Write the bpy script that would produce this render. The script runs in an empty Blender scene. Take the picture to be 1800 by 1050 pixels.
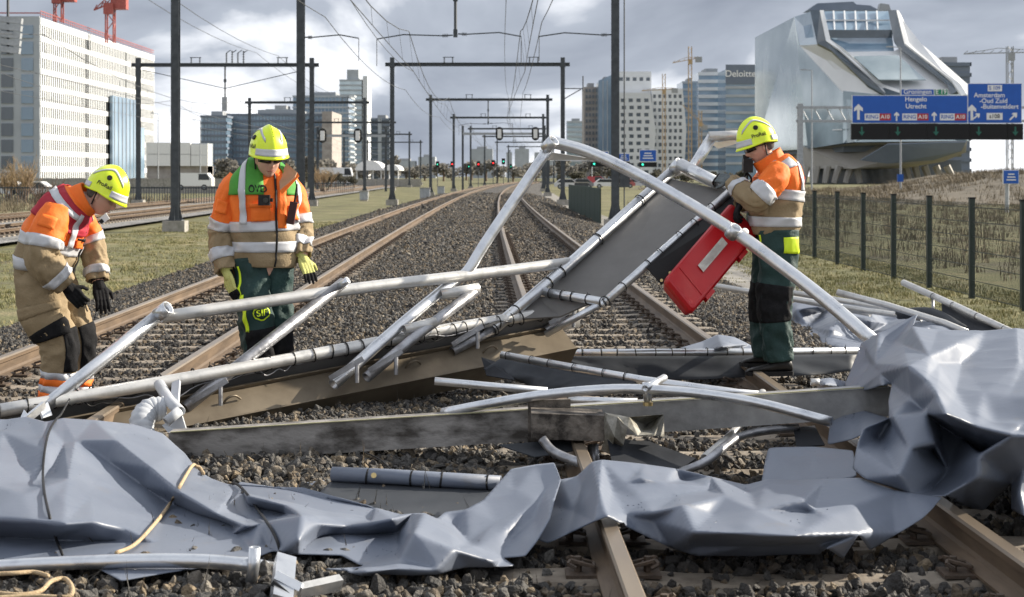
import bpy, bmesh, math, random
import numpy as np
from mathutils import Vector, Matrix, noise, geometry
random.seed(7); rng = np.random.default_rng(7)
S = bpy.context.scene; COL = S.collection
R = math.radians
# ---------------------------------------------------------------- camera
F = 2900.0; CX = 900.0; HZ = 310.0; H = 1.43      # focal length and horizon in photo pixels, eye height above the rail tops (z = 0)
cam = bpy.data.cameras.new('camera'); cam_o = bpy.data.objects.new('camera', cam); COL.objects.link(cam_o)
cam_o.location = (0, 0, H); cam_o.rotation_euler = (R(90), 0, 0)
cam.sensor_width = 36; cam.lens = 36*F/1800; cam.shift_y = -(525-HZ)/1800
cam.clip_start = 0.1; cam.clip_end = 12000
cam.dof.use_dof = True; cam.dof.focus_distance = 10.8; cam.dof.aperture_fstop = 6.5
S.camera = cam_o
# ---------------------------------------------------------------- sky, sun, exposure
SUN_AZ, SUN_EL = R(70), R(26)                      # azimuth clockwise from +Y (camera looks along +Y)
w = bpy.data.worlds.new('World'); S.world = w; w.use_nodes = True
nt = w.node_tree; N = nt.nodes; L = nt.links; N.clear()
out = N.new('ShaderNodeOutputWorld'); bg = N.new('ShaderNodeBackground'); bg.inputs['Strength'].default_value = 0.053
sky = N.new('ShaderNodeTexSky'); sky.sky_type = 'NISHITA'; sky.sun_disc = False
sky.sun_elevation = SUN_EL; sky.sun_rotation = SUN_AZ; sky.air_density = 1.0; sky.dust_density = 0.3
tc = N.new('ShaderNodeTexCoord'); sep = N.new('ShaderNodeSeparateXYZ'); L.new(tc.outputs['Generated'], sep.inputs[0])
def wmath(op, a, b=None, clamp=False):
    n = N.new('ShaderNodeMath'); n.operation = op; n.use_clamp = clamp
    for i, v in enumerate((a, b)):
        if v is None: continue
        if isinstance(v, (int, float)): n.inputs[i].default_value = v
        else: L.new(v, n.inputs[i])
    return n.outputs[0]
mp = N.new('ShaderNodeMapping'); mp.inputs['Location'].default_value = (1.63, 0.2, 0.47); L.new(tc.outputs['Generated'], mp.inputs['Vector'])
mp.inputs['Scale'].default_value = (1.0, 1.0, 2.3)
n1 = N.new('ShaderNodeTexNoise'); n1.inputs['Scale'].default_value = 3.2; n1.inputs['Detail'].default_value = 8; n1.inputs['Roughness'].default_value = 0.52; n1.inputs['Distortion'].default_value = 0.35
n2 = N.new('ShaderNodeTexNoise'); n2.inputs['Scale'].default_value = 5.2; n2.inputs['Detail'].default_value = 7; n2.inputs['Roughness'].default_value = 0.5; n2.inputs['Distortion'].default_value = 0.3
L.new(mp.outputs[0], n1.inputs['Vector']); L.new(mp.outputs[0], n2.inputs['Vector'])
r1 = N.new('ShaderNodeValToRGB'); r1.color_ramp.elements[0].position = 0.22; r1.color_ramp.elements[1].position = 0.36
r2 = N.new('ShaderNodeValToRGB')
e = r2.color_ramp.elements; e[0].position = 0.33; e[0].color = (3.0, 3.4, 4.2, 1); e[1].position = 0.60; e[1].color = (15, 15.2, 15.6, 1)
x = e.new(0.48); x.color = (5.0, 5.5, 6.4, 1)
L.new(n1.outputs['Fac'], r1.inputs[0]); L.new(n2.outputs['Fac'], r2.inputs[0])
mx = N.new('ShaderNodeMix'); mx.data_type = 'RGBA'
L.new(r1.outputs[0], mx.inputs[0]); L.new(sky.outputs[0], mx.inputs[6]); L.new(r2.outputs[0], mx.inputs[7])
L.new(mx.outputs[2], bg.inputs['Color']); L.new(bg.outputs[0], out.inputs['Surface'])
sl = bpy.data.lights.new('sun', 'SUN'); sl.energy = 5.0; sl.angle = R(0.6); sl.color = (1.0, 0.91, 0.77)
so = bpy.data.objects.new('sun', sl); COL.objects.link(so)
sd = Vector((math.sin(SUN_AZ)*math.cos(SUN_EL), math.cos(SUN_AZ)*math.cos(SUN_EL), math.sin(SUN_EL)))
so.rotation_euler = sd.to_track_quat('Z', 'Y').to_euler(); so.location = sd*60
vs = S.view_settings; vs.view_transform = 'Standard'; vs.look = 'None'; vs.exposure = 0.92; vs.gamma = 1; vs.use_curve_mapping = False
# ---------------------------------------------------------------- helpers
def P(px, py, Y): return Vector(((px-CX)/F*Y, Y, H+(HZ-py)/F*Y))          # pixel + distance
def G(px, py, z): return P(px, py, F*(H-z)/(py-HZ))                        # pixel + height above the rails
def off(Y): return -0.0214*Y + min(Y, 420)**2/12600 + max(0, Y-420)*0.0667
def offn(Y): Y = np.asarray(Y, float); m = np.minimum(Y, 420); return -0.0214*Y + m*m/12600 + np.maximum(0, Y-420)*0.0667
def offL(Y): return -0.0255*Y                                              # the two tracks on the far left run straighter
def tag(o, label=None, cat=None, group=None, kind=None):
    if label: o['label'] = label
    if cat: o['category'] = cat
    if group: o['group'] = group
    if kind: o['kind'] = kind
    return o
def empty(name, loc, label=None, cat=None, group=None, kind=None, parent=None):
    o = bpy.data.objects.new(name, None); COL.objects.link(o); o.empty_display_size = 0.2
    loc = Vector(loc); o['base'] = list(loc)
    if parent: o.parent = parent; o.location = loc-Vector(parent['base'])
    else: o.location = loc
    return tag(o, label, cat, group, kind)
def mesh(name, v, f, mats=None, smooth=False, mi=None):
    me = bpy.data.meshes.new(name); me.from_pydata([tuple(p) for p in v], [], f)
    for m in (mats if isinstance(mats, (list, tuple)) else [mats]):
        if m: me.materials.append(m)
    if smooth: me.polygons.foreach_set('use_smooth', [True]*len(me.polygons))
    if mi is not None: me.polygons.foreach_set('material_index', mi)
    return me
def obj(name, me, parent=None, label=None, cat=None, group=None, kind=None, center=True):
    """world-space mesh -> object with its origin at the middle of its base"""
    o = bpy.data.objects.new(name, me); COL.objects.link(o); loc = Vector((0, 0, 0))
    if center and len(me.vertices):
        a = np.empty(len(me.vertices)*3); me.vertices.foreach_get('co', a); a = a.reshape(-1, 3)
        lo, hi = a.min(0), a.max(0); loc = Vector(((lo[0]+hi[0])/2, (lo[1]+hi[1])/2, lo[2]))
        me.vertices.foreach_set('co', (a-np.array(loc)).ravel()); me.update()
    o['base'] = list(loc); o.location = loc
    if parent: o.parent = parent; o.location = loc-Vector(parent['base'])
    return tag(o, label, cat, group, kind)
def inst(name, me, M, parent=None, **k):
    """shared mesh, world matrix (no parent rotation anywhere)"""
    o = bpy.data.objects.new(name, me); COL.objects.link(o); o['base'] = list(M.translation)
    M = M.copy()
    if parent: o.parent = parent; M.translation = M.translation-Vector(parent['base'])
    o.matrix_local = M
    return tag(o, **k)
def frame(z, x=None):
    """rotation whose Z axis is z"""
    z = Vector(z).normalized(); x = Vector(x) if x is not None else (Vector((1, 0, 0)) if abs(z.x) < 0.9 else Vector((0, 1, 0)))
    y = z.cross(x).normalized(); x = y.cross(z).normalized()
    return Matrix((x, y, z)).transposed()
def crom(pts, n):
    """Catmull-Rom through points (rows of a list of tuples), n samples per span"""
    p = np.array(pts, float); q = np.vstack([2*p[0]-p[1], p, 2*p[-1]-p[-2]]); o = []
    for i in range(1, len(q)-2):
        a, b, c, d = q[i-1], q[i], q[i+1], q[i+2]
        for t in np.linspace(0, 1, n, endpoint=False):
            o.append(0.5*((2*b)+(-a+c)*t+(2*a-5*b+4*c-d)*t*t+(-a+3*b-3*c+d)*t**3))
    o.append(p[-1]); return np.array(o)
class MB:
    def __init__(s): s.v = []; s.f = []; s.m = []
    def add(s, v, f, mi=0):
        n = len(s.v); s.v += [tuple(p) for p in v]; s.f += [tuple(i+n for i in q) for q in f]; s.m += [mi]*len(f)
        return s
    def box(s, lo, hi, mi=0):
        (a, b, c), (d, e, f) = lo, hi
        v = [(a,b,c),(d,b,c),(d,e,c),(a,e,c),(a,b,f),(d,b,f),(d,e,f),(a,e,f)]
        return s.add(v, [(0,3,2,1),(4,5,6,7),(0,1,5,4),(1,2,6,5),(2,3,7,6),(3,0,4,7)], mi)
    def obox(s, c, ax, ay, az, mi=0):
        c, ax, ay, az = map(Vector, (c, ax, ay, az)); v = []
        for k in (-1, 1):
            for i, j in ((-1,-1),(1,-1),(1,1),(-1,1)): v.append(c+ax*i+ay*j+az*k)
        return s.add(v, [(0,3,2,1),(4,5,6,7),(0,1,5,4),(1,2,6,5),(2,3,7,6),(3,0,4,7)], mi)
    def bar(s, a, b, r, r2=None, n=6, mi=0, caps=True):
        a, b = Vector(a), Vector(b); M = frame(b-a); r2 = r if r2 is None else r2; v = []
        for p, q in ((a, r), (b, r2)):
            for i in range(n):
                t = 2*math.pi*i/n; v.append(p+M@Vector((q*math.cos(t), q*math.sin(t), 0)))
        f = [(i, (i+1)%n, n+(i+1)%n, n+i) for i in range(n)]
        if caps: f += [tuple(range(n-1, -1, -1)), tuple(range(n, 2*n))]
        return s.add(v, f, mi)
    def beam(s, a, b, w, h, up=(0, 0, 1), mi=0):
        """rectangular bar a->b, w across, h along up"""
        a, b = Vector(a), Vector(b); d = (b-a).normalized(); x = d.cross(Vector(up)).normalized(); u = x.cross(d)
        return s.obox((a+b)/2, x*(w/2), (b-a)/2, u*(h/2), mi)
    def prism(s, poly, d, mi=0):
        """polygon (3D points) extruded by vector d"""
        poly = [Vector(p) for p in poly]; d = Vector(d); n = len(poly)
        v = poly+[p+d for p in poly]
        return s.add(v, [tuple(range(n-1, -1, -1)), tuple(range(n, 2*n))]+[(i, (i+1)%n, n+(i+1)%n, n+i) for i in range(n)], mi)
    def mesh(s, name, mats, smooth=False): return mesh(name, s.v, s.f, mats, smooth, s.m)
    def build(s, name, mats, parent=None, smooth=False, **k): return obj(name, s.mesh(name, mats, smooth), parent, **k)
def sweep(pts, r, n=12, hollow=0.0, cap=True):
    """round tube along a polyline; r number or list; hollow = wall thickness, shows open ends"""
    p = np.array([tuple(q) for q in pts], float); m = len(p)
    r = np.full(m, r) if np.isscalar(r) else np.array(r, float)
    t = np.gradient(p, axis=0); t /= np.linalg.norm(t, axis=1)[:, None]
    u = np.cross(t[0], (0, 0, 1.0) if abs(t[0][2]) < 0.9 else (1.0, 0, 0)); u /= np.linalg.norm(u)
    v = []; f = []; rings = []
    th = np.arange(n)*2*np.pi/n; c, s_ = np.cos(th)[:, None], np.sin(th)[:, None]; U = []
    for i in range(m):
        u = u-t[i]*np.dot(u, t[i]); u /= np.linalg.norm(u); U.append((u.copy(), np.cross(t[i], u)))
        v.append(p[i]+r[i]*(c*U[i][0]+s_*U[i][1]))
    for i in range(m-1):
        for j in range(n): f.append((i*n+j, i*n+(j+1)%n, (i+1)*n+(j+1)%n, (i+1)*n+j))
    if hollow:
        dep = min(r[0]*5, 0.35*float(np.linalg.norm(np.diff(p, axis=0), axis=1).sum()))
        for e, i, sg in ((0, 0, 1), (1, m-1, -1)):
            ri = r[i]-hollow; b = len(v)*n
            v.append(p[i]+ri*(c*U[i][0]+s_*U[i][1])); v.append(p[i]+sg*t[i]*dep+ri*0.98*(c*U[i][0]+s_*U[i][1]))
            for j in range(n):
                k = (j+1) % n
                q1 = (i*n+k, i*n+j, b+j, b+k); q2 = (b+k, b+j, b+n+j, b+n+k)
                if e: q1 = q1[::-1]; q2 = q2[::-1]
                f += [q1, q2]
            cp = [b+n+j for j in range(n)]; f.append(tuple(cp[::-1] if not e else cp))
    elif cap:
        f.append(tuple(range(n-1, -1, -1))); f.append(tuple((m-1)*n+j for j in range(n)))
    return np.vstack(v), f
def tube(name, pts, r, mat, parent=None, n=14, hollow=0.006, curve=0, **k):
    if curve: pts = crom(pts, curve)
    v, f = sweep(pts, r, n, hollow); me = mesh(name, v, f, mat, True)
    return obj(name, me, parent, **k)
# ---------------------------------------------------------------- materials
def mat(name, c, c2=None, rough=0.6, metal=0.0, scale=6.0, detail=5, bump=0.0, bscale=None, spec=0.5, var=0.0, stretch=(1,1,1), lo=0.35, hi=0.65, emit=0, rvar=0.0, coat=0.0, trans=0.0):
    m = bpy.data.materials.new(name); m.use_nodes = True; t = m.node_tree; n = t.nodes; l = t.links; b = n['Principled BSDF']
    b.inputs['Roughness'].default_value = rough; b.inputs['Metallic'].default_value = metal; b.inputs['Specular IOR Level'].default_value = spec
    b.inputs['Coat Weight'].default_value = coat; b.inputs['Transmission Weight'].default_value = trans
    co = n.new('ShaderNodeTexCoord'); mpn = n.new('ShaderNodeMapping'); l.new(co.outputs['Object'], mpn.inputs[0]); mpn.inputs['Scale'].default_value = stretch
    c = (*c, 1) if len(c) == 3 else c; src = None
    if c2 is not None or rvar:
        tx = n.new('ShaderNodeTexNoise'); tx.inputs['Scale'].default_value = scale; tx.inputs['Detail'].default_value = detail; tx.inputs['Roughness'].default_value = 0.6
        l.new(mpn.outputs[0], tx.inputs['Vector'])
        rp = n.new('ShaderNodeValToRGB'); rp.color_ramp.elements[0].position = lo; rp.color_ramp.elements[1].position = hi
        rp.color_ramp.elements[0].color = c; rp.color_ramp.elements[1].color = (*c2, 1) if c2 is not None else c; l.new(tx.outputs['Fac'], rp.inputs[0]); src = rp.outputs[0]
        if rvar:
            mr = n.new('ShaderNodeMapRange'); mr.inputs['To Min'].default_value = rough-rvar; mr.inputs['To Max'].default_value = rough+rvar
            mr.inputs['From Min'].default_value = 0.3; mr.inputs['From Max'].default_value = 0.7
            l.new(tx.outputs['Fac'], mr.inputs['Value']); l.new(mr.outputs[0], b.inputs['Roughness'])
    if var:
        oi = n.new('ShaderNodeObjectInfo'); hs = n.new('ShaderNodeHueSaturation'); mr = n.new('ShaderNodeMapRange')
        mr.inputs['To Min'].default_value = 1-var; mr.inputs['To Max'].default_value = 1+var; l.new(oi.outputs['Random'], mr.inputs['Value']); l.new(mr.outputs[0], hs.inputs['Value'])
        if src: l.new(src, hs.inputs['Color'])
        else: hs.inputs['Color'].default_value = c
        src = hs.outputs[0]
    if src: l.new(src, b.inputs['Base Color'])
    else: b.inputs['Base Color'].default_value = c
    if bump:
        tb = n.new('ShaderNodeTexNoise'); tb.inputs['Scale'].default_value = bscale or scale*4; tb.inputs['Detail'].default_value = 6; l.new(mpn.outputs[0], tb.inputs['Vector'])
        bp = n.new('ShaderNodeBump'); bp.inputs['Strength'].default_value = bump; bp.inputs['Distance'].default_value = 0.02; l.new(tb.outputs['Fac'], bp.inputs['Height']); l.new(bp.outputs[0], b.inputs['Normal'])
    if emit: b.inputs['Emission Color'].default_value = c; b.inputs['Emission Strength'].default_value = emit
    return m
M = dict(
 alu=mat('aluminium_tube', (0.48,0.50,0.54), (0.68,0.70,0.73), rough=0.33, metal=0.9, scale=8, rvar=0.08, bump=0.05, bscale=40, detail=9, lo=0.25, hi=0.5, stretch=(1,1,1)),
 alu_white=mat('white_coated_tube', (0.46,0.46,0.45), (0.60,0.595,0.58), rough=0.36, metal=0.5, detail=9, lo=0.3, hi=0.48, scale=11, rvar=0.08, bump=0.05),
 alu_dirty=mat('soiled_tube', (0.20,0.20,0.21), (0.48,0.49,0.52), rough=0.42, metal=0.8, scale=7, rvar=0.1, bump=0.15),
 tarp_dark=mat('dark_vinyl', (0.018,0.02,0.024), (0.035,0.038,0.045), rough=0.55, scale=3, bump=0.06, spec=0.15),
 panel=mat('dark_grey_board', (0.11,0.106,0.102), (0.145,0.14,0.135), rough=0.5, scale=3, bump=0.05),
 black=mat('black_rubber', (0.010,0.010,0.011), rough=0.55, spec=0.3),
 black_fab=mat('black_fabric', (0.009,0.009,0.010), (0.016,0.016,0.018), rough=0.85, scale=30, bump=0.2, spec=0.15),
 red=mat('red_plastic', (0.46,0.004,0.009), (0.40,0.003,0.008), rough=0.34, scale=3, bump=0.02),
 steel_rust=mat('weathered_galvanised', (0.125,0.10,0.07), (0.20,0.165,0.118), rough=0.5, metal=0.4, scale=3, bump=0.04, detail=8, lo=0.35, hi=0.65),
 beam_grey=mat('weathered_grey_beam', (0.05,0.043,0.037), (0.30,0.285,0.27), rough=0.65, metal=0.1, scale=6, bump=0.4, detail=10, lo=0.36, hi=0.56, stretch=(0.6,1,1.2)),
 rail=mat('rusty_rail', (0.08,0.054,0.033), (0.155,0.107,0.067), rough=0.62, metal=0.1, scale=9, bump=0.12, stretch=(1,0.15,1)),
 rail_top=mat('worn_rail_head', (0.19,0.15,0.11), (0.28,0.228,0.17), rough=0.42, metal=0.5, scale=5, stretch=(1,0.1,1), rvar=0.06),
 sleeper=mat('sleeper_concrete', (0.16,0.13,0.10), (0.29,0.25,0.20), rough=0.85, scale=7, bump=0.35, var=0.12),
 clip=mat('rusty_fastening', (0.05,0.036,0.026), (0.10,0.068,0.046), rough=0.7, scale=20, bump=0.2),
 concrete=mat('concrete', (0.24,0.23,0.20), (0.36,0.34,0.31), rough=0.85, scale=4, bump=0.25),
 pole=mat('dark_painted_steel', (0.035,0.042,0.05), (0.06,0.07,0.08), rough=0.5, scale=5),
 pole_l=mat('galvanised_steel', (0.30,0.32,0.34), (0.42,0.44,0.46), rough=0.5, metal=0.4, scale=5),
 wire=mat('dark_wire', (0.05,0.055,0.06), rough=0.5),
 rope=mat('tan_rope', (0.40,0.29,0.17), (0.52,0.40,0.25), rough=0.9, scale=60, bump=0.5),
 white=mat('white_paint', (0.74,0.74,0.73), (0.80,0.80,0.79), rough=0.5, scale=3),
 brass=mat('brass_eyelet', (0.55,0.42,0.2), rough=0.3, metal=0.9),
)

def vinyl():
    """coated sheet: fine creases, a little dust, uneven sheen"""
    m = mat('grey_vinyl', (0.125,0.147,0.195), (0.155,0.178,0.228), rough=0.43, scale=2.2, rvar=0.06, spec=0.5); t = m.node_tree; n = t.nodes; l = t.links; b = n['Principled BSDF']; co = n.new('ShaderNodeTexCoord')
    a = n.new('ShaderNodeTexNoise'); a.noise_type = 'RIDGED_MULTIFRACTAL'; a.inputs['Scale'].default_value = 2.6; a.inputs['Detail'].default_value = 3; a.inputs['Distortion'].default_value = 0.4; l.new(co.outputs['Object'], a.inputs['Vector'])
    c = n.new('ShaderNodeTexNoise'); c.inputs['Scale'].default_value = 38; c.inputs['Detail'].default_value = 3; l.new(co.outputs['Object'], c.inputs['Vector'])
    b1 = n.new('ShaderNodeBump'); b1.inputs['Strength'].default_value = 0.10; b1.inputs['Distance'].default_value = 0.012; l.new(a.outputs['Fac'], b1.inputs['Height'])
    b2 = n.new('ShaderNodeBump'); b2.inputs['Strength'].default_value = 0.06; b2.inputs['Distance'].default_value = 0.01; l.new(c.outputs['Fac'], b2.inputs['Height']); l.new(b1.outputs[0], b2.inputs['Normal']); l.new(b2.outputs[0], b.inputs['Normal'])
    d = n.new('ShaderNodeTexNoise'); d.inputs['Scale'].default_value = 5; d.inputs['Detail'].default_value = 9; d.inputs['Roughness'].default_value = 0.7; l.new(co.outputs['Object'], d.inputs['Vector'])
    rp = n.new('ShaderNodeValToRGB'); rp.color_ramp.elements[0].position = 0.60; rp.color_ramp.elements[1].position = 0.78; rp.color_ramp.elements[1].color = (0.5,0.5,0.5,1); l.new(d.outputs['Fac'], rp.inputs[0])
    mxx = n.new('ShaderNodeMix'); mxx.data_type = 'RGBA'; src = b.inputs['Base Color'].links[0].from_socket; l.new(rp.outputs[0], mxx.inputs[0]); l.new(src, mxx.inputs[6]); mxx.inputs[7].default_value = (0.16,0.145,0.125,1); l.new(mxx.outputs[2], b.inputs['Base Color'])
    return m
M['tarp'] = vinyl()
# ================================================================ ground, ballast, tracks
def stone_mat(name, c1, c2, c3, scale, bump=1.0):
    m = bpy.data.materials.new(name); m.use_nodes = True; t = m.node_tree; n = t.nodes; l = t.links; b = n['Principled BSDF']; b.inputs['Roughness'].default_value = 0.85
    co = n.new('ShaderNodeTexCoord'); vo = n.new('ShaderNodeTexVoronoi'); vo.inputs['Scale'].default_value = scale; l.new(co.outputs['Object'], vo.inputs['Vector'])
    sp = n.new('ShaderNodeSeparateColor'); l.new(vo.outputs['Color'], sp.inputs[0]); rp = n.new('ShaderNodeValToRGB'); e = rp.color_ramp.elements
    e[0].color = (*c1, 1); e[1].color = (*c3, 1); k = e.new(0.55); k.color = (*c2, 1); l.new(sp.outputs[0], rp.inputs[0])
    nz = n.new('ShaderNodeTexNoise'); nz.inputs['Scale'].default_value = 0.35; nz.inputs['Detail'].default_value = 4; l.new(co.outputs['Object'], nz.inputs['Vector'])
    mr = n.new('ShaderNodeMapRange'); mr.inputs['From Min'].default_value = 0.3; mr.inputs['From Max'].default_value = 0.7; mr.inputs['To Min'].default_value = 0.75; mr.inputs['To Max'].default_value = 1.25; l.new(nz.outputs['Fac'], mr.inputs['Value'])
    hs = n.new('ShaderNodeHueSaturation'); l.new(rp.outputs[0], hs.inputs['Color']); l.new(mr.outputs[0], hs.inputs['Value']); l.new(hs.outputs[0], b.inputs['Base Color'])
    bp = n.new('ShaderNodeBump'); bp.inputs['Strength'].default_value = bump; bp.inputs['Distance'].default_value = 0.03; bp.invert = True; l.new(vo.outputs['Distance'], bp.inputs['Height']); l.new(bp.outputs[0], b.inputs['Normal'])
    return m
M['bed'] = stone_mat('ballast_bed', (0.025,0.023,0.022), (0.055,0.051,0.047), (0.12,0.11,0.097), 18)  # darker than the loose stones: their self-shadows are put into the colour
M['bed_in'] = stone_mat('ballast_between_rails', (0.016,0.014,0.013), (0.034,0.03,0.027), (0.075,0.066,0.057), 18)  # stone self-shadows put into this colour too
M['bed_far'] = stone_mat('grey_ballast', (0.10,0.10,0.10), (0.20,0.195,0.19), (0.32,0.31,0.29), 12)
def ground_mat():
    m = bpy.data.materials.new('rough_grass_ground'); m.use_nodes = True; t = m.node_tree; n = t.nodes; l = t.links; b = n['Principled BSDF']; b.inputs['Roughness'].default_value = 0.95
    co = n.new('ShaderNodeTexCoord'); a = n.new('ShaderNodeTexNoise'); a.inputs['Scale'].default_value = 0.45; a.inputs['Detail'].default_value = 8; a.inputs['Roughness'].default_value = 0.65; l.new(co.outputs['Object'], a.inputs['Vector'])
    rp = n.new('ShaderNodeValToRGB'); e = rp.color_ramp.elements; e[0].position = 0.33; e[0].color = (0.085,0.072,0.042,1); e[1].position = 0.68; e[1].color = (0.22,0.185,0.10,1); k = e.new(0.5); k.color = (0.12,0.12,0.045,1)
    l.new(a.outputs['Fac'], rp.inputs[0]); l.new(rp.outputs[0], b.inputs['Base Color'])
    c = n.new('ShaderNodeTexNoise'); c.inputs['Scale'].default_value = 14; c.inputs['Detail'].default_value = 6; l.new(co.outputs['Object'], c.inputs['Vector'])
    bp = n.new('ShaderNodeBump'); bp.inputs['Strength'].default_value = 0.8; bp.inputs['Distance'].default_value = 0.06; l.new(c.outputs['Fac'], bp.inputs['Height']); l.new(bp.outputs[0], b.inputs['Normal'])
    return m
M['ground'] = ground_mat()
obj('ground', mesh('ground', [(-6000,-200,-0.66),(6000,-200,-0.66),(6000,9000,-0.66),(-6000,9000,-0.66)], [(0,1,2,3)], M['ground']), kind='structure', center=False)
PROF = [(-6.7,-0.70),(-6.2,-0.60),(-5.4,-0.42),(-4.75,-0.215),(-4.3,-0.195),(-3.95,-0.21),(-3.03,-0.215),(-2.1,-0.21),(-1.7,-0.17),(-0.9,-0.14),(-0.1,-0.17),(0.4,-0.21),(1.3,-0.215),(2.2,-0.21),(2.6,-0.19),(3.1,-0.22),(3.9,-0.45),(4.5,-0.60),(5.0,-0.70)]
PX = np.array([a for a, _ in PROF]); PZ = np.array([b for _, b in PROF])
def bedz(xr): return np.interp(xr, PX, PZ)
def in_track(xr): return ((np.abs(xr-1.295) < 0.72) | (np.abs(xr+3.03) < 0.72))
ys = np.concatenate([np.arange(3, 40, 0.5), np.arange(40, 120, 2), np.arange(120, 520, 8)])
xs = np.unique(np.concatenate([PX, np.arange(-6.6, 5, 0.25)])); nx = len(xs)
v = []; f = []; mi = []
for i, y in enumerate(ys):
    for x in xs:
        d = noise.noise(Vector((x*0.9, y*0.9, 3)))*0.02 if -6.2 < x < 4.5 else 0
        v.append((x+off(y), y, float(bedz(x))+d))
for i in range(len(ys)-1):
    for j in range(nx-1):
        f.append((i*nx+j, i*nx+j+1, (i+1)*nx+j+1, (i+1)*nx+j)); mi.append(1 if in_track((xs[j]+xs[j+1])/2) else 0)
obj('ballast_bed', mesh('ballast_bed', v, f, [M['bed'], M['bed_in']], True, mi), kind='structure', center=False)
# access path right of the ballast, and the bed of the two far-left tracks
M['path'] = mat('grey_path', (0.16,0.15,0.135), (0.27,0.255,0.23), rough=0.9, scale=1.2, bump=0.4, bscale=20)
def strip(name, x0, x1, z, fn, ys, m, **k):
    v = []; f = []
    for y in ys: v += [(x0+fn(y), y, z), (x1+fn(y), y, z)]
    for i in range(len(ys)-1): f.append((2*i, 2*i+1, 2*i+3, 2*i+2))
    return obj(name, mesh(name, v, f, m), kind='structure', center=False, **k)
strip('path', 4.35, 6.1, -0.645, off, np.linspace(4, 200, 60), M['path'])
strip('track_bed', -23.4, -13.6, -0.52, offL, np.linspace(20, 500, 60), M['bed_far'])
# rails and sleepers
RP = [(-0.07,-0.159),(0.07,-0.159),(0.07,-0.148),(0.018,-0.128),(0.009,-0.11),(0.009,-0.055),(0.033,-0.04),(0.036,-0.012),(0.028,-0.001),(-0.028,-0.001),(-0.036,-0.012),(-0.033,-0.04),(-0.009,-0.055),(-0.009,-0.11),(-0.018,-0.128),(-0.07,-0.148)]
def rail_mesh(xr, fn, ys, dz=0):
    v = []; f = []; mi = []; n = len(RP)
    for y in ys:
        for a, b in RP: v.append((xr+a+fn(y), y, b+dz))
    for i in range(len(ys)-1):
        for j in range(n):
            f.append((i*n+j, (i+1)*n+j, (i+1)*n+(j+1)%n, i*n+(j+1)%n)[::-1]); mi.append(1 if j in (7, 8, 9) else 0)
    f.append(tuple(range(n))); mi.append(0)
    return mesh('rail', v, f, [M['rail'], M['rail_top']], False, mi)
yr = np.concatenate([np.arange(3.2, 60, 1.5), np.arange(60, 520, 6)])
def sleeper_mesh():
    xs = [-1.26,-1.15,-0.75,-0.45,0,0.45,0.75,1.15,1.26]; zt = [-0.20,-0.172,-0.166,-0.185,-0.192,-0.185,-0.166,-0.172,-0.20]; v = []; f = []
    for x, z in zip(xs, zt):
        hw = 0.11 if abs(x) < 0.6 else 0.13
        v += [(x,-hw-0.03,-0.36),(x,-hw,z-0.015),(x,-hw+0.015,z),(x,hw-0.015,z),(x,hw,z-0.015),(x,hw+0.03,-0.36)]
    for i in range(len(xs)-1):
        for j in range(5): f.append((i*6+j, i*6+j+1, i*6+j+7, i*6+j+6)[::-1])
    f += [tuple(range(6)), tuple(range(48, 54))[::-1]]
    return mesh('sleeper', v, f, M['sleeper'])
def clip_mesh():
    b = MB(); b.box((-0.19,-0.075,-0.168), (0.19,0.075,-0.155))
    for s in (-1, 1):
        b.bar((s*0.14,0.0,-0.156), (s*0.14,0.0,-0.095), 0.016); b.bar((s*0.14,0.0,-0.13), (s*0.14,0,-0.115), 0.028)
        pts = [(s*0.15,-0.06,-0.13),(s*0.18,-0.055,-0.115),(s*0.17,-0.03,-0.105),(s*0.075,-0.035,-0.13),(s*0.075,0.035,-0.13),(s*0.17,0.03,-0.105),(s*0.18,0.055,-0.115),(s*0.15,0.06,-0.13)]
        for p, q in zip(pts, pts[1:]): b.bar(p, q, 0.009, n=5)
    return b.mesh('rail_fastening', M['clip'])
SLM, CLM = sleeper_mesh(), clip_mesh()
SLEEP_Y = np.arange(5.42, 400, 0.6)
def track(xc, fn, label):
    t = empty('railway_track', (xc, 6, -0.2), kind='structure')
    for s in (-0.7525, 0.7525): obj('rail', rail_mesh(xc+s, fn, yr), t)
    far = MB()
    for y in SLEEP_Y:
        x = xc+fn(y)
        if y < 62:
            inst('sleeper', SLM, Matrix.Translation((x+random.uniform(-.01,.01), y, 0)), t)
            if y < 46:
                for s in (-0.7525, 0.7525): inst('rail_fastening', CLM, Matrix.Translation((x+s, y, 0)), t)
        else: far.box((x-1.25, y-0.12, -0.3), (x+1.25, y+0.12, -0.18))
    far.build('far_sleepers', M['sleeper'], t, kind='stuff')
    return t
track(1.295, off, ''); track(-3.03, off, '')
def far_track(xc):
    t = empty('railway_track', (xc, 40, -0.4), kind='structure'); yy = np.arange(24, 500, 6)
    for s in (-0.7525, 0.7525): obj('rail', rail_mesh(xc+s, offL, yy, -0.3), t)
    b = MB()
    for y in np.arange(40, 260, 0.6):
        x = xc+offL(y); b.box((x-1.25,y-0.12,-0.6), (x+1.25,y+0.12,-0.475))
        if y < 120:
            for s in (-0.7525, 0.7525): b.box((x+s-0.17,y-0.06,-0.475), (x+s+0.17,y+0.06,-0.40), 1)
    b.build('far_sleepers', [M['sleeper'], M['clip']], t, kind='stuff')
far_track(-16.1); far_track(-20.9)
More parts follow.
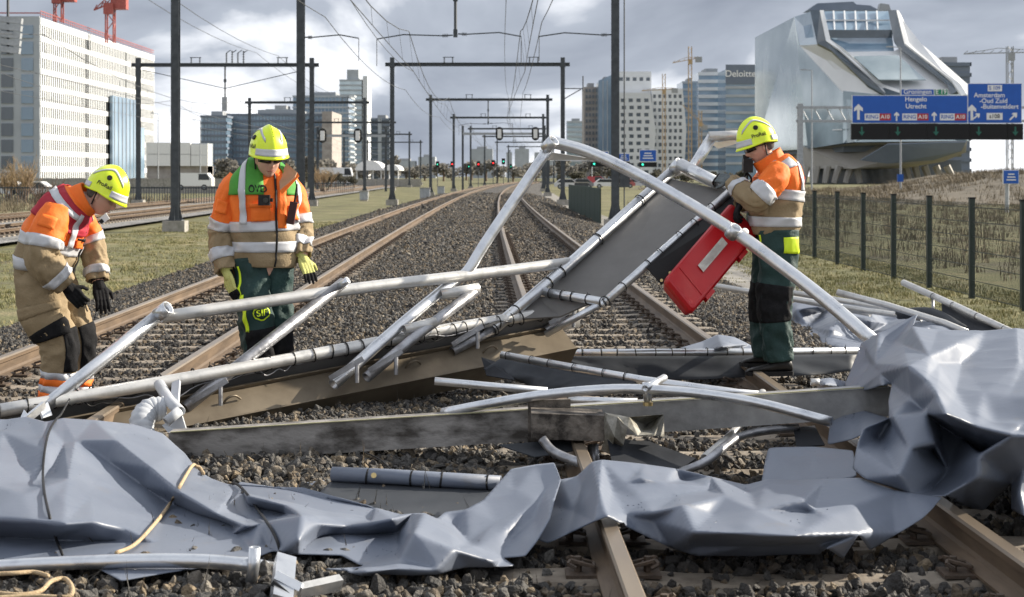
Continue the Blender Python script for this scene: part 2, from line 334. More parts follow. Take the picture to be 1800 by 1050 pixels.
# ---------------------------------------------------------------- scatter (uncountable stuff only)
def gn_scatter(name, pts, scl, rot, protos, mat_, idx=None):
    """one object: points that carry copies of a few small meshes"""
    pc = bpy.data.collections.new(name+'_pieces')
    for i, me in enumerate(protos):
        o = bpy.data.objects.new('%s_piece_%02d' % (name, i), me); pc.objects.link(o)
    me = bpy.data.meshes.new(name); me.from_pydata([tuple(p) for p in pts], [], [])
    a = me.attributes.new('scl', 'FLOAT_VECTOR', 'POINT'); a.data.foreach_set('vector', np.asarray(scl, float).ravel())
    a = me.attributes.new('rot', 'FLOAT_VECTOR', 'POINT'); a.data.foreach_set('vector', np.asarray(rot, float).ravel())
    idx = rng.integers(0, len(protos), len(pts)) if idx is None else idx
    a = me.attributes.new('idx', 'INT', 'POINT'); a.data.foreach_set('value', np.asarray(idx, int))
    o = bpy.data.objects.new(name, me); COL.objects.link(o); o['kind'] = 'stuff'
    ng = bpy.data.node_groups.new(name+'_nodes', 'GeometryNodeTree')
    ng.interface.new_socket('Geometry', in_out='INPUT', socket_type='NodeSocketGeometry'); ng.interface.new_socket('Geometry', in_out='OUTPUT', socket_type='NodeSocketGeometry')
    n = ng.nodes; l = ng.links; gi = n.new('NodeGroupInput'); go = n.new('NodeGroupOutput'); ip = n.new('GeometryNodeInstanceOnPoints'); ci = n.new('GeometryNodeCollectionInfo')
    ci.inputs['Collection'].default_value = pc; ci.inputs['Separate Children'].default_value = True; ci.inputs['Reset Children'].default_value = True
    def attr(nm, ty):
        q = n.new('GeometryNodeInputNamedAttribute'); q.data_type = ty; q.inputs['Name'].default_value = nm; return q.outputs['Attribute']
    l.new(gi.outputs[0], ip.inputs['Points']); l.new(ci.outputs[0], ip.inputs['Instance']); ip.inputs['Pick Instance'].default_value = True
    l.new(attr('idx', 'INT'), ip.inputs['Instance Index']); l.new(attr('scl', 'FLOAT_VECTOR'), ip.inputs['Scale'])
    er = n.new('FunctionNodeEulerToRotation'); l.new(attr('rot', 'FLOAT_VECTOR'), er.inputs[0]); l.new(er.outputs[0], ip.inputs['Rotation'])
    l.new(ip.outputs[0], go.inputs[0])
    md = o.modifiers.new('scatter', 'NODES'); md.node_group = ng
    return o
def rock_proto(i, m):
    """angular broken stone: convex hull of few points"""
    r = np.random.default_rng(100+i); bm = bmesh.new()
    p = r.normal(size=(13, 3)); p /= np.linalg.norm(p, axis=1)[:, None]; p *= r.uniform(0.75, 1.0, (13, 1)); p *= np.array([0.5, 0.40, 0.32])
    for q in p: bm.verts.new(q)
    bmesh.ops.convex_hull(bm, input=bm.verts)
    bmesh.ops.delete(bm, geom=[x for x in bm.verts if not x.link_faces], context='VERTS')
    bmesh.ops.bevel(bm, geom=bm.edges[:], offset=0.03, segments=1, affect='EDGES')
    me = bpy.data.meshes.new('stone'); bm.to_mesh(me); bm.free(); me.materials.append(m); return me
def rock_mat(name, c1, c2, c3):
    m = bpy.data.materials.new(name); m.use_nodes = True; t = m.node_tree; n = t.nodes; l = t.links; b = n['Principled BSDF']; b.inputs['Roughness'].default_value = 0.78
    oi = n.new('ShaderNodeObjectInfo'); rp = n.new('ShaderNodeValToRGB'); e = rp.color_ramp.elements; e[0].color = (*c1, 1); e[1].color = (*c3, 1); k = e.new(0.6); k.color = (*c2, 1); k = e.new(0.9); k.color = (c3[0]*0.9, c3[1]*0.75, c3[2]*0.55, 1)
    l.new(oi.outputs['Random'], rp.inputs[0])
    co = n.new('ShaderNodeTexCoord'); nz = n.new('ShaderNodeTexNoise'); nz.inputs['Scale'].default_value = 5; nz.inputs['Detail'].default_value = 5; l.new(co.outputs['Object'], nz.inputs['Vector'])
    mr = n.new('ShaderNodeMapRange'); mr.inputs['From Min'].default_value = 0.3; mr.inputs['From Max'].default_value = 0.7; mr.inputs['To Min'].default_value = 0.6; mr.inputs['To Max'].default_value = 1.35; l.new(nz.outputs['Fac'], mr.inputs['Value'])
    hs = n.new('ShaderNodeHueSaturation'); l.new(rp.outputs[0], hs.inputs['Color']); l.new(mr.outputs[0], hs.inputs['Value']); l.new(hs.outputs[0], b.inputs['Base Color'])
    bp = n.new('ShaderNodeBump'); bp.inputs['Strength'].default_value = 0.5; bp.inputs['Distance'].default_value = 0.1; l.new(nz.outputs['Fac'], bp.inputs['Height']); l.new(bp.outputs[0], b.inputs['Normal'])
    return m
M['rock'] = rock_mat('ballast_stone', (0.042,0.040,0.038), (0.10,0.095,0.088), (0.215,0.195,0.165))
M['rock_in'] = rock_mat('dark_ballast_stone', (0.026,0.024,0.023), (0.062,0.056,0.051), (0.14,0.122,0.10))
ROCKS = [rock_proto(i, M['rock']) for i in range(10)]+[rock_proto(20+i, M['rock_in']) for i in range(10)]
def ballast(name, y0, y1, dens, size, lift):
    n = int((y1-y0)*11.5*dens); y = rng.uniform(y0, y1, n); xr = rng.uniform(-6.5, 4.9, n); x = xr+offn(y)
    keep = np.abs(x) < 0.345*y+1.0
    sy = np.abs(((y-5.42+0.3) % 0.6)-0.3)                       # keep most stones off the sleeper tops and the rails
    intr = (np.abs(xr-1.295) < 1.28) | (np.abs(xr+3.03) < 1.28)
    mid = (np.abs(xr-1.295) < 0.45) | (np.abs(xr+3.03) < 0.45)
    keep &= ~(intr & (sy < 0.125) & (rng.random(n) > np.where(mid, 0.34, 0.12)))
    for c in (1.295-0.7525, 1.295+0.7525, -3.03-0.7525, -3.03+0.7525): keep &= np.abs(xr-c) > 0.085
    y, xr, x = y[keep], xr[keep], x[keep]; n = len(y); s = size*rng.lognormal(0, 0.28, n)
    z = bedz(xr)+rng.uniform(-0.3, 1.0, n)*lift+s*0.08
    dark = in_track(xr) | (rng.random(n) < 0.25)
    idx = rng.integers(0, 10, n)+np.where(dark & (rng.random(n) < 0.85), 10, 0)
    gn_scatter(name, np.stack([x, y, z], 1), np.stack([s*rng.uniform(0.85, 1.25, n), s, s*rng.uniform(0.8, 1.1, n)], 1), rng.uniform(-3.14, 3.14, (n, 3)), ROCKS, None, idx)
ballast('ballast_stones', 5.6, 9.6, 900, 0.066, 0.026)
ballast('ballast_stones', 9.6, 15, 1250, 0.053, 0.022)
ballast('ballast_stones', 15, 32, 620, 0.06, 0.02)
ballast('ballast_stones', 32, 75, 200, 0.09, 0.02)
ballast('ballast_stones', 75, 150, 60, 0.15, 0.02)
# ---------------------------------------------------------------- grass and scrub
def tuft(i, m, blades, h, spread, w, lean):
    r = random.Random(i); v = []; f = []
    for _ in range(blades):
        a = r.uniform(0, 6.28); d = spread*math.sqrt(r.random()); x, y = d*math.cos(a), d*math.sin(a); b = r.uniform(0, 6.28); hh = h*r.uniform(0.5, 1.15); ln = lean*r.uniform(0.2, 1)*hh
        dx, dy = math.cos(b), math.sin(b); px, py = -dy*w, dx*w; k = len(v)
        v += [(x-px,y-py,-0.02),(x+px,y+py,-0.02),(x+px*.7+dx*ln*.35,y+py*.7+dy*ln*.35,hh*.6),(x-px*.7+dx*ln*.35,y-py*.7+dy*ln*.35,hh*.6),(x+dx*ln,y+dy*ln,hh)]
        f += [(k,k+1,k+2,k+3),(k+3,k+2,k+4)]
    return mesh('tuft', v, f, m)
def grass_mat(name, a, b, c):
    m = bpy.data.materials.new(name); m.use_nodes = True; t = m.node_tree; n = t.nodes; l = t.links; bs = n['Principled BSDF']; bs.inputs['Roughness'].default_value = 0.8
    oi = n.new('ShaderNodeObjectInfo'); rp = n.new('ShaderNodeValToRGB'); e = rp.color_ramp.elements; e[0].color = (*a, 1); e[1].color = (*c, 1); k = e.new(0.5); k.color = (*b, 1); l.new(oi.outputs['Random'], rp.inputs[0]); l.new(rp.outputs[0], bs.inputs['Base Color'])
    return m
M['grass'] = grass_mat('winter_grass', (0.115,0.12,0.04), (0.20,0.19,0.07), (0.34,0.29,0.14))
M['reed'] = grass_mat('dry_reed', (0.09,0.07,0.042), (0.15,0.12,0.075), (0.25,0.20,0.13))
GR = [tuft(i, M['grass'], 14, 0.06, 0.11, 0.005, 1.0) for i in range(5)]
RD = [tuft(50+i, M['reed'], 26, 0.5, 0.35, 0.010, 0.7) for i in range(5)]
def patch(name, n, fx, y0, y1, fn, protos, s0, s1, zb, pw=1.0, thin=0.0):
    y = y0+(y1-y0)*rng.random(n)**pw; a, b = fx; x = rng.uniform(a, b, n)+np.array([fn(q) for q in y])
    k = np.abs(x) < 0.33*y+1
    if thin: k &= np.array([noise.noise(Vector((p*0.35, q*0.2, 7)))+0.5 > thin*rng.random() for p, q in zip(x, y)])
    x, y = x[k], y[k]; n = len(x); s = rng.uniform(s0, s1, n)
    gn_scatter(name, np.stack([x, y, np.full(n, zb)], 1), np.stack([s, s, s*rng.uniform(0.7, 1.2, n)], 1), np.stack([np.zeros(n), np.zeros(n), rng.uniform(0, 6.28, n)], 1), protos, None)
patch('grass', 16000, (-13.4,-6.0), 17, 75, off, GR, 0.5, 1.5, -0.67, 1.4, 1.25)
patch('grass', 15000, (5.7, 9.6), 16, 75, off, GR, 0.5, 1.7, -0.67, 1.4, 1.1)
patch('grass', 700, (4.9, 6.2), 14, 60, off, GR, 0.5, 1.1, -0.655, 1.4, 1.3)
patch('dry_scrub', 3600, (10.2, 60), 26, 130, off, RD, 0.5, 1.1, -0.68, 1.3, 0.6)
patch('dry_scrub', 1500, (-60,-25.5), 60, 150, offL, RD, 0.8, 1.5, -0.68, 1.2, 0.7)
# ================================================================ overhead line portals and wires
def hsec(b, x, y, z0, z1, w=0.30, mi=0):
    b.box((x-w/2,y-w/2,z0), (x+w/2,y-w/2+0.03,z1), mi); b.box((x-w/2,y+w/2-0.03,z0), (x+w/2,y+w/2,z1), mi); b.box((x-0.015,y-w/2+0.03,z0), (x+0.015,y+w/2-0.03,z1), mi)
def insul(b, a, c, r=0.05, n=5, mi=0):
    a, c = Vector(a), Vector(c); b.bar(a, c, r*0.4, mi=mi)
    for i in range(n):
        p = a.lerp(c, (i+0.5)/n); d = (c-a)/n*0.22; b.bar(p-d, p+d, r, n=8, mi=mi)
def portal(name, Y, xl, xr, ztop, label, group, gz=-0.66, drops=(), horn=True, cols=(1, 1), bw=0.26, arms=True):
    t = empty(name, ((xl+xr)/2, Y, gz), label, 'portal', group)
    for x, on in ((xl, cols[0]), (xr, cols[1])):
        if not on: continue
        c = MB(); hsec(c, x, Y, gz+0.45, ztop+0.5); c.box((x-0.28,Y-0.28,gz+0.42),(x+0.28,Y+0.28,gz+0.46))
        for s in (-1, 1): c.prism([(x+s*0.15,Y-0.012,gz+0.46),(x+s*0.27,Y-0.012,gz+0.46),(x+s*0.15,Y-0.012,gz+1.0)], (0,0.024,0)); c.prism([(x-0.012,Y+s*0.15,gz+0.46),(x-0.012,Y+s*0.27,gz+0.46),(x-0.012,Y+s*0.15,gz+1.0)], (0.024,0,0))
        c.box((x-0.19,Y-0.19,ztop-0.2),(x+0.19,Y+0.19,ztop+0.14))
        o = c.build('column', M['pole'], t)
        q = MB(); q.prism([(x-0.42,Y-0.42,gz-0.2),(x+0.42,Y-0.42,gz-0.2),(x+0.42,Y+0.42,gz-0.2),(x-0.42,Y+0.42,gz-0.2)], (0,0,0.62)); me = q.mesh('footing', M['concrete']); obj('footing', me, t)
    b = MB(); e0 = 0.0 if not cols[0] else -0.5; e1 = 0.5
    b.box((xl+e0,Y-bw/2,ztop-0.13),(xr+e1,Y+bw/2,ztop-0.10)); b.box((xl+e0,Y-bw/2,ztop+0.10),(xr+e1,Y+bw/2,ztop+0.13)); b.box((xl+e0,Y-0.012,ztop-0.10),(xr+e1,Y+0.012,ztop+0.10))
    b.build('beam', M['pole'], t)
    for x in drops:
        d = MB(); d.bar((x,Y,ztop-0.12),(x,Y,ztop-2.35),0.06); d.box((x-0.09,Y-0.09,ztop-1.2),(x+0.09,Y+0.09,ztop-1.0)); d.box((x-0.08,Y-0.08,ztop-2.6),(x+0.08,Y+0.08,ztop-2.3))
        d.build('drop_post', M['pole'], t)
    if horn:
        for x in (xl+(xr-xl)*0.33, xl+(xr-xl)*0.83):
            d = MB()
            for s in (-0.3, 0.3): insul(d, (x+s,Y,ztop+0.13), (x+s,Y,ztop+0.5), 0.06)
            d.bar((x-0.4,Y,ztop+0.52),(x+0.4,Y,ztop+0.52),0.03)
            d.build('insulator_pair', M['pole'], t)
    return t
def arm(t, p, q, zc, name='registration_arm'):
    """thin arm from p to q with an insulator near p, dropping to the contact wire"""
    p, q = Vector(p), Vector(q); b = MB(); k = p.lerp(q, 0.06); k2 = p.lerp(q, 0.14)
    b.bar(p, k, 0.03); insul(b, k, k2, 0.07, 4); m = p.lerp(q, 0.65)+Vector((0,0,0.12)); b.bar(k2, m, 0.026); b.bar(m, q, 0.026); b.bar(q, (q.x, q.y, zc), 0.014)
    return b.build(name, M['pole'], t)
PG = 'portals over the two damaged tracks'
PY = [64, 118, 172, 225, 278, 332, 388, 446]
for i, Y in enumerate(PY):
    o = off(Y); xl, xr = o-7.15, o+5.05; zt = 9.42
    lab = ['tall steel portal whose twin posts stand nearest the collapsed frame', 'second steel portal beyond the collapsed frame, side bracket on its post'][i] if i < 2 else '%s steel portal along the damaged tracks, counted from the collapsed frame' % ('third','fourth','fifth','sixth','seventh','eighth')[i-2]
    t = portal('catenary_portal', Y, xl, xr, zt, lab, PG if i > 1 else None, drops=[o-1.15] if i in (0, 2) else ())
    if i in (0, 2):
        d = o-1.15
        arm(t, (d+0.1,Y,6.95), (o+1.4,Y,6.85), 5.75); arm(t, (d-0.1,Y,6.9), (o-4.2,Y,6.75), 5.7)
    if i == 0:
        arm(t, (xl+0.15,Y,6.82), (o-4.9,Y,6.78), 5.9); arm(t, (xr-0.15,Y,6.92), (o+2.1,Y,6.85), 5.9)
        b = MB(); b.bar((xr+0.35,Y,-0.2),(xr+0.35,Y,9.3),0.025); b.build('conduit', M['pole'], t)
        b = MB(); b.box((xr+0.17,Y-0.2,1.0),(xr+0.55,Y+0.1,1.9)); b.build('switch_box', M['pole'], t)
    if i == 1:
        b = MB(); b.bar((xr,Y,7.7),(xr+1.45,Y,7.7),0.04); b.bar((xr,Y,6.9),(xr+1.3,Y,7.65),0.035); b.bar((xr+1.45,Y,7.5),(xr+1.45,Y,8.6),0.045); b.build('side_bracket', M['pole'], t)
PL = [62, 116, 175, 240, 308, 380]
for i, Y in enumerate(PL):
    xr = -11.0-0.0265*Y; xl = xr-12.2
    t = portal('catenary_portal', Y, xl, xr, 9.25, '%s steel portal over the left pair of tracks, counted from the bending worker' % ('','second','third','fourth','fifth','sixth')[i] if i else 'steel portal post with concrete foot on the grass between the track pairs', 'portals over the left pair of tracks' if i else None, drops=[xr-6.1] if i == 1 else ())
    if i == 1:
        x = xr-6.1
        b = MB(); b.box((x-0.18,Y-0.3,6.0),(x+0.18,Y,7.0)); b.build('signal_box', M['pole_l'], t)
        b = MB(); b.bar((x,Y,7.6),(x-5.8,Y,8.9),0.03); b.bar((x,Y,7.6),(x+5.6,Y,8.9),0.03); b.build('tie_rod', M['pole'], t)
        b = MB()
        for k, s in enumerate((-0.5,-0.1,0.3,0.7)): insul(b, (x+0.6+s,Y,9.38),(x+0.6+s,Y,10.1+0.15*(k%2)),0.07); b.bar((x+0.6+s,Y,10.1),(x+0.6+s+0.3,Y,10.3),0.03)
        b.build('switch_gear', M['pole'], t)
def line(name, X, zc, fn, y0, ys, label, group, zig=0.25):
    t = empty(name, (X+fn(y0), y0, zc), label, 'overhead wire', group)
    sup = [y0]+list(ys); cw = []; mw = []; dr = MB()
    for i, (a, b) in enumerate(zip(sup, sup[1:])):
        n = 8
        for k in range(n):
            y = a+(b-a)*k/n; u = k/n; z = 1.55-4*1.1*u*(1-u); s = zig*(1-2*u)*(1 if i % 2 else -1); x = X+fn(y)
            cw.append((x+s, y, zc)); mw.append((x+s*0.3, y, zc+z))
            if b < 300: dr.bar((x+s, y, zc), (x+s*0.3, y, zc+z), 0.007, n=3, caps=False)
    for nm, p, r in (('contact_wire', cw, 0.012), ('messenger_wire', mw, 0.015)):
        v, f = sweep(p, r, 5); obj(nm, mesh(nm, v, f, M['wire']), t)
    dr.build('dropper_wires', M['wire'], t, kind='stuff')
line('overhead_line', 1.295, 5.5, off, 12, PY, 'contact and messenger wires over the blocked track', None)
line('overhead_line', -3.03, 5.5, off, 12, PY, 'contact and messenger wires over the track with the brown rails', None)
line('overhead_line', -16.1, 5.2, offL, 14, PL, 'sagging wires over the nearer of the left pair of tracks', None)
line('overhead_line', -20.9, 5.2, offL, 14, PL, 'sagging wires over the farther of the left pair of tracks', None)
for X, z, fn, ps, lab in ((-5.6, 8.9, off, PY, 'feeder cable strung along the portals over the left portal posts'), (-6.2, 7.6, off, PY, 'lower feeder cable strung beside the left portal posts'), (2.2, 7.4, off, PY, 'feeder cable strung beside the right portal posts'), (0.9, 9.95, off, PY, 'feeder cable carried on top of the portal beams'), (-13.5, 9.9, offL, PL, 'feeder cable on the beam tops of the left portals'), (-15.0, 10.1, offL, PL, 'second feeder cable on the beam tops of the left portals')):
    p = []; sup = [10]+ps
    for a, b in zip(sup, sup[1:]):
        for k in range(8): u = k/8; y = a+(b-a)*u; p.append((X+fn(y), y, z-4*0.55*u*(1-u)))
    v, f = sweep(p, 0.016, 5); obj('feeder_cable', mesh('feeder_cable', v, f, M['wire']), label=lab, cat='cable')
# signals
def lamp(name, c, e): return mat(name, c, emit=e, rough=0.3)
M['red_lamp'] = lamp('red_signal_lamp', (1,0.03,0.03), 3); M['green_lamp'] = lamp('green_signal_lamp', (0.05,0.8,0.5), 1.2); M['white_lamp'] = lamp('white_lamp', (1,0.95,0.85), 8)
def gantry(Y, x0, x1, z, sx, label):
    t = empty('signal_gantry', ((x0+x1)/2, Y, -0.66), label, 'signal gantry')
    b = MB(); b.box((x0,Y-0.2,z-0.17),(x1,Y+0.2,z+0.17)); b.build('beam', M['pole_l'], t)
    for x in (x0, x1): c = MB(); hsec(c, x, Y, -0.66, z+1.2, 0.3); c.build('post', M['pole'], t)
    for x in sx:
        b = MB(); n = 16; p = []
        for i in range(n): a = 2*math.pi*i/n; p.append((x+0.55*math.cos(a), Y-0.45, z+(0.45 if math.sin(a) > 0 else -0.45)+0.55*math.sin(a)))
        b.prism(p, (0,0.05,0)); s = b.build('signal_board', M['black'], t)
        b = MB(); b.box((x-0.28,Y-0.75,z-0.65),(x+0.28,Y-0.46,z+0.65)); b.build('lamp_housing', M['white'], s)
gantry(240, off(240)-6.6, off(240)+5.3, 7.6, [-1.83, 3.4], 'signal gantry with two black oval boards over the damaged tracks')
gantry(225, -26.5, -17.2, 6.95, [-25.8, -21.0], 'signal gantry with two black oval boards over the left tracks')
for px, py, c in ((769,289,'green'),(795,289,'red'),(841,289,'red'),(867,287,'red'),(885,284,'green'),(898,293,'green'),(824,293,'green')):
    Y = 330 if py < 290 else 400; p = P(px, py, Y)
    t = empty('track_signal', (p.x, Y, -0.66), 'far line-side signal post showing a %s lamp' % c, 'signal', 'far signals showing %s' % c)
    b = MB(); b.bar((p.x,Y,-0.66),(p.x,Y,p.z-0.5),0.07); b.build('post', M['pole'], t)
    b = MB(); b.box((p.x-0.35,Y-0.05,p.z-0.6),(p.x+0.35,Y+0.1,p.z+0.6)); b.build('board', M['black'], t)
    b = MB(); b.bar((p.x,Y-0.1,p.z),(p.x,Y-0.06,p.z),0.11,n=10); b.build('lamp', M[c+'_lamp'], t)
# hanging signal plates at the upper left edge
p = P(14, 60, 58); t = empty('hanging_signal', (p.x, 58, p.z-0.8), 'grey slatted signal unit hanging from the wires at the left edge', 'signal')
b = MB(); b.bar((p.x,58,p.z-0.7),(p.x,58,9.0),0.05); b.build('hanger', M['pole'], t)
for k in range(5): b = MB(); z = p.z-0.55+k*0.26; b.obox((p.x+0.02*k,58,z), (0.42,0,-0.05), (0,0.12,0), (0.012,0,0.1)); b.build('slat', M['pole_l'], t)
# ================================================================ buildings
M['glassd'] = mat('dark_glazing', (0.045,0.06,0.075), (0.10,0.13,0.16), rough=0.15, scale=0.08, spec=0.8)
M['glassb'] = mat('blue_glazing', (0.12,0.19,0.27), (0.22,0.32,0.42), rough=0.12, scale=0.06, spec=0.9)
M['glassp'] = mat('pale_glazing', (0.26,0.33,0.36), (0.46,0.53,0.55), rough=0.08, scale=0.05, spec=1.0, detail=4, metal=0.45)
M['facade_w'] = mat('white_cladding', (0.58,0.60,0.62), (0.64,0.66,0.68), rough=0.6, scale=0.1)
M['facade_g'] = mat('grey_cladding', (0.34,0.37,0.40), (0.42,0.45,0.48), rough=0.6, scale=0.1)
M['facade_b'] = mat('bluegrey_cladding', (0.13,0.16,0.21), (0.17,0.20,0.25), rough=0.6, scale=0.1)
M['brown'] = mat('brown_brick', (0.28,0.25,0.235), (0.40,0.37,0.345), rough=0.85, scale=0.5)
M['redst'] = mat('red_steel', (0.30,0.06,0.05), (0.38,0.10,0.08), rough=0.6, scale=2)
M['yelst'] = mat('ochre_steel', (0.38,0.26,0.13), (0.46,0.33,0.18), rough=0.6, scale=2)
M['greyst'] = mat('grey_steel', (0.30,0.31,0.32), rough=0.6)
# white office block with slit windows, its long side facing the sun
M['slit'] = mat('dark_window_slit', (0.03,0.033,0.036), (0.05,0.054,0.058), rough=0.8, spec=0.05, scale=0.2)
t = empty('office_block', (-140, 480, -0.66), 'long white office block under construction, rows of slit windows, red roof edge', 'building')
X0, Y0, Y1, ZT = -120.0, 420.0, 553.0, 41.5; FH = 4.15
b = MB(); b.box((-172,Y0,-1),(X0,Y1,ZT)); b.build('core', M['slit'], t)
for k in range(11):
    z0 = ZT-0.2-k*FH; b = MB(); b.box((X0-0.2,Y0-0.3,max(-1, z0-1.35)),(X0+0.12,Y1+0.3,z0+(0.5 if k == 0 else 0))); b.build('floor_band', M['facade_w'], t)
fins = MB()
for k in range(10):
    z0 = ZT-0.2-(k+1)*FH; z1 = z0+FH-1.35
    for i in range(67):
        y = Y0+0.4+i*2.0
        if 488 < y < 521 and z0 < 22 or 520 < y < 534 and z0 < 14: continue
        w_ = 0.9 if i not in (22, 23, 46) else 0.3
        fins.box((X0+0.02,y-w_/2,z0),(X0+0.07,y+w_/2,z1))
fins.build('window_mullions', M['facade_w'], t, kind='stuff')
b = MB(); b.box((X0+0.6,490,-1),(X0+1.4,520,25.4)); b.box((X0+0.6,520,-1),(X0+1.3,533,17)); b.build('glass_atrium', M['glassb'], t)
for i in range(6): b = MB(); b.box((X0+1.4,492+i*5,-1),(X0+1.55,492.3+i*5,25.2)); b.build('atrium_mullion', M['greyst'], t)
b = MB(); b.box((-172,Y0-0.6,-1),(X0-0.1,Y0-0.02,ZT+0.6)); b.build('end_wall', M['facade_g'], t)
for i in range(8):
    for k in range(10):
        x = X0-3.2-i*5.1; z = ZT-1.2-(k+1)*FH+0.4; b = MB(); b.box((x-1.5,Y0-0.85,z),(x+1.5,Y0-0.58,z+3.2)); b.build('window', M['glassb'] if i != 1 else M['glassd'], t)
b = MB()
for i in range(60): y = Y0+i*2.2; b.box((X0-0.1,y,ZT+0.5),(X0,y+0.1,ZT+2.0))
b.box((X0-0.1,Y0,ZT+1.9),(X0,Y1,ZT+2.1)); b.box((X0-0.1,Y0,ZT+1.2),(X0,Y1,ZT+1.35)); b.box((-172,Y0-0.3,ZT+1.3),(X0,Y0-0.2,ZT+1.6)); b.build('roof_railing', M['redst'], t)
def crane(px, ytop, ybot, Y, jl, jr, jy, tilt, m, label, w_=1.6, zb=None):
    p = P(px, ytop, Y); zb = P(px, ybot, Y).z if zb is None else zb; t = empty('tower_crane', (p.x, Y, zb), label, 'crane')
    b = MB(); zt = p.z; n = max(3, int((zt-zb)/w_/1.3))
    for sx in (-1, 1):
        for sy in (-1, 1): b.beam((p.x+sx*w_/2,Y+sy*w_/2,zb),(p.x+sx*w_/2,Y+sy*w_/2,zt),w_*0.16,w_*0.16,(0,1,0))
    for i in range(n):
        a, c = zb+(zt-zb)*i/n, zb+(zt-zb)*(i+1)/n; s = 1 if i % 2 else -1
        b.bar((p.x-s*w_/2,Y-w_/2,a),(p.x+s*w_/2,Y-w_/2,c),w_*0.06,n=4); b.bar((p.x+w_/2,Y-s*w_/2,a),(p.x+w_/2,Y+s*w_/2,c),w_*0.06,n=4)
    b.build('mast', m, t)
    z = P(px, jy, Y).z; a = P(jl, jy+tilt, Y); c = P(jr, jy-tilt*abs(jr-px)/max(1, abs(px-jl)), Y); b = MB(); L_ = (c-a).length; k = max(4, int(L_/2.5))
    up = Vector((0,0,w_*0.9)); b.beam(a, c, w_*0.2, w_*0.2); b.beam(a, a.lerp(c, 0.5)+up*1.0, w_*0.12, w_*0.12); b.beam(a.lerp(c, 0.5)+up, c+up*0.4, w_*0.12, w_*0.12)
    for i in range(k): b.bar(a.lerp(c, i/k), a.lerp(c, (i+0.5)/k)+up*0.6, w_*0.06, n=4)
    b.build('jib', m, t)
    e = c if abs(jr-px) < abs(px-jl) else a; b = MB(); b.box((e.x-w_,Y-w_*0.7,e.z-w_*1.3),(e.x+w_,Y+w_*0.7,e.z+w_*0.3)); b.build('counterweight', M['greyst'] if m is not M['redst'] else m, t)
    b = MB(); b.box((p.x-w_*0.6,Y-w_*1.3,z-w_*1.5),(p.x+w_*0.6,Y-w_*0.4,z-w_*0.1)); b.build('cab', m, t)
crane(103, -20, 40, 440, 60, 120, -12, 4, M['redst'], 'red lattice crane mast rising nearest the end wall of the white office block', 2.0)
crane(194, 2, 76, 470, 165, 210, 6, 12, M['redst'], 'red tower crane with tilted jib over the middle of the white office block', 2.2)
def block(name, x0, x1, ytop, Y, dep, m, label, bands=0, bm=None, fh=3.4, ybot=315, roof=None, bw=0.35, side=None):
    """building with a front x0..x1 (pixels) at distance Y, roof at pixel row ytop, floor bands proud of the glass"""
    a, c = P(x0, ytop, Y), P(x1, ytop, Y); zt = a.z; t = empty(name, ((a.x+c.x)/2, Y+dep/2, -0.66), label, 'building')
    b = MB(); b.box((a.x,Y,-1),(c.x,Y+dep,zt)); b.build('walls', m, t)
    if bm is not None:
        n = int(zt/fh)
        for k in range(n):
            z = zt-k*fh; b = MB(); b.box((a.x-0.3,Y-0.5,z-fh*bw),(c.x+0.3,Y-0.02,z)); b.box((c.x+0.02,Y-0.5,z-fh*bw),(c.x+0.5,Y+dep,z)); b.build('floor_band', bm, t)
    b = MB(); b.box((a.x+(c.x-a.x)*0.3,Y+dep*0.2,zt),(c.x-(c.x-a.x)*0.25,Y+dep*0.8,zt+2.5)); b.build('roof_plant', M['greyst'], t)
    return t, a.x, c.x, zt
def mull(t, x0, x1, Y, z0, z1, step, m, w_=0.25):
    b = MB(); x = x0+step
    while x < x1-0.2: b.box((x-w_/2,Y-0.35,z0),(x+w_/2,Y-0.03,z1)); x += step
    b.build('mullions', m, t, kind='stuff')
t, a, c, z = block('office_building', 353, 398, 203, 880, 40, M['glassb'], 'low blue glass office wing with flat roof behind the railway', 1, M['facade_b']); mull(t, a, c, 880, 0, z, 1.8, M['facade_b'])
t, a, c, z = block('office_building', 398, 566, 200, 900, 45, M['glassb'], 'wide blue glass office block with dark floor bands', 1, M['facade_b']); mull(t, a, c, 900, 0, z, 1.8, M['facade_b'])
b = MB(); b.box((c+0.6,895,-1),(c+6,945,z+1)); b.build('brick_end', M['brown'], t)
t, a, c, z = block('office_building', 515, 612, 168, 1020, 40, M['glassb'], 'taller pale blue office behind the wide glass block', 1, M['facade_g']); mull(t, a, c, 1020, 0, z, 2.2, M['facade_g'])
for k in range(12): b = MB(); b.box((c+0.6,1018,z-k*3.6-0.9),(c+4.2,1030,z-k*3.6)); b.build('balcony', M['facade_w'], t)
t, a, c, z = block('office_building', 467, 512, 192, 1000, 30, M['facade_g'], 'grey set-back upper storey behind the wide glass block')
t, a, c, z = block('tower_block', 597, 636, 140, 1400, 40, M['glassp'], 'tall grey-green tower with stepped top', 1, M['facade_g'], 4.2)
b = MB(); b.box((a+6,1402,z),(c-3,1435,z+8.5)); b.build('upper_storeys', M['facade_g'], t); b = MB(); b.box((c+0.8,1400,-1),(c+4.8,1440,z+3)); b.build('stair_tower', M['facade_w'], t)
t, a, c, z = block('office_building', 652, 685, 208, 1150, 40, M['glassd'], 'dark grey slab office beside the tall tower', 1, M['facade_b'], 4); b = MB(); b.box((a+5,1148.5,-1),(a+7.5,1149.4,z)); b.build('light_stripe', M['facade_g'], t)
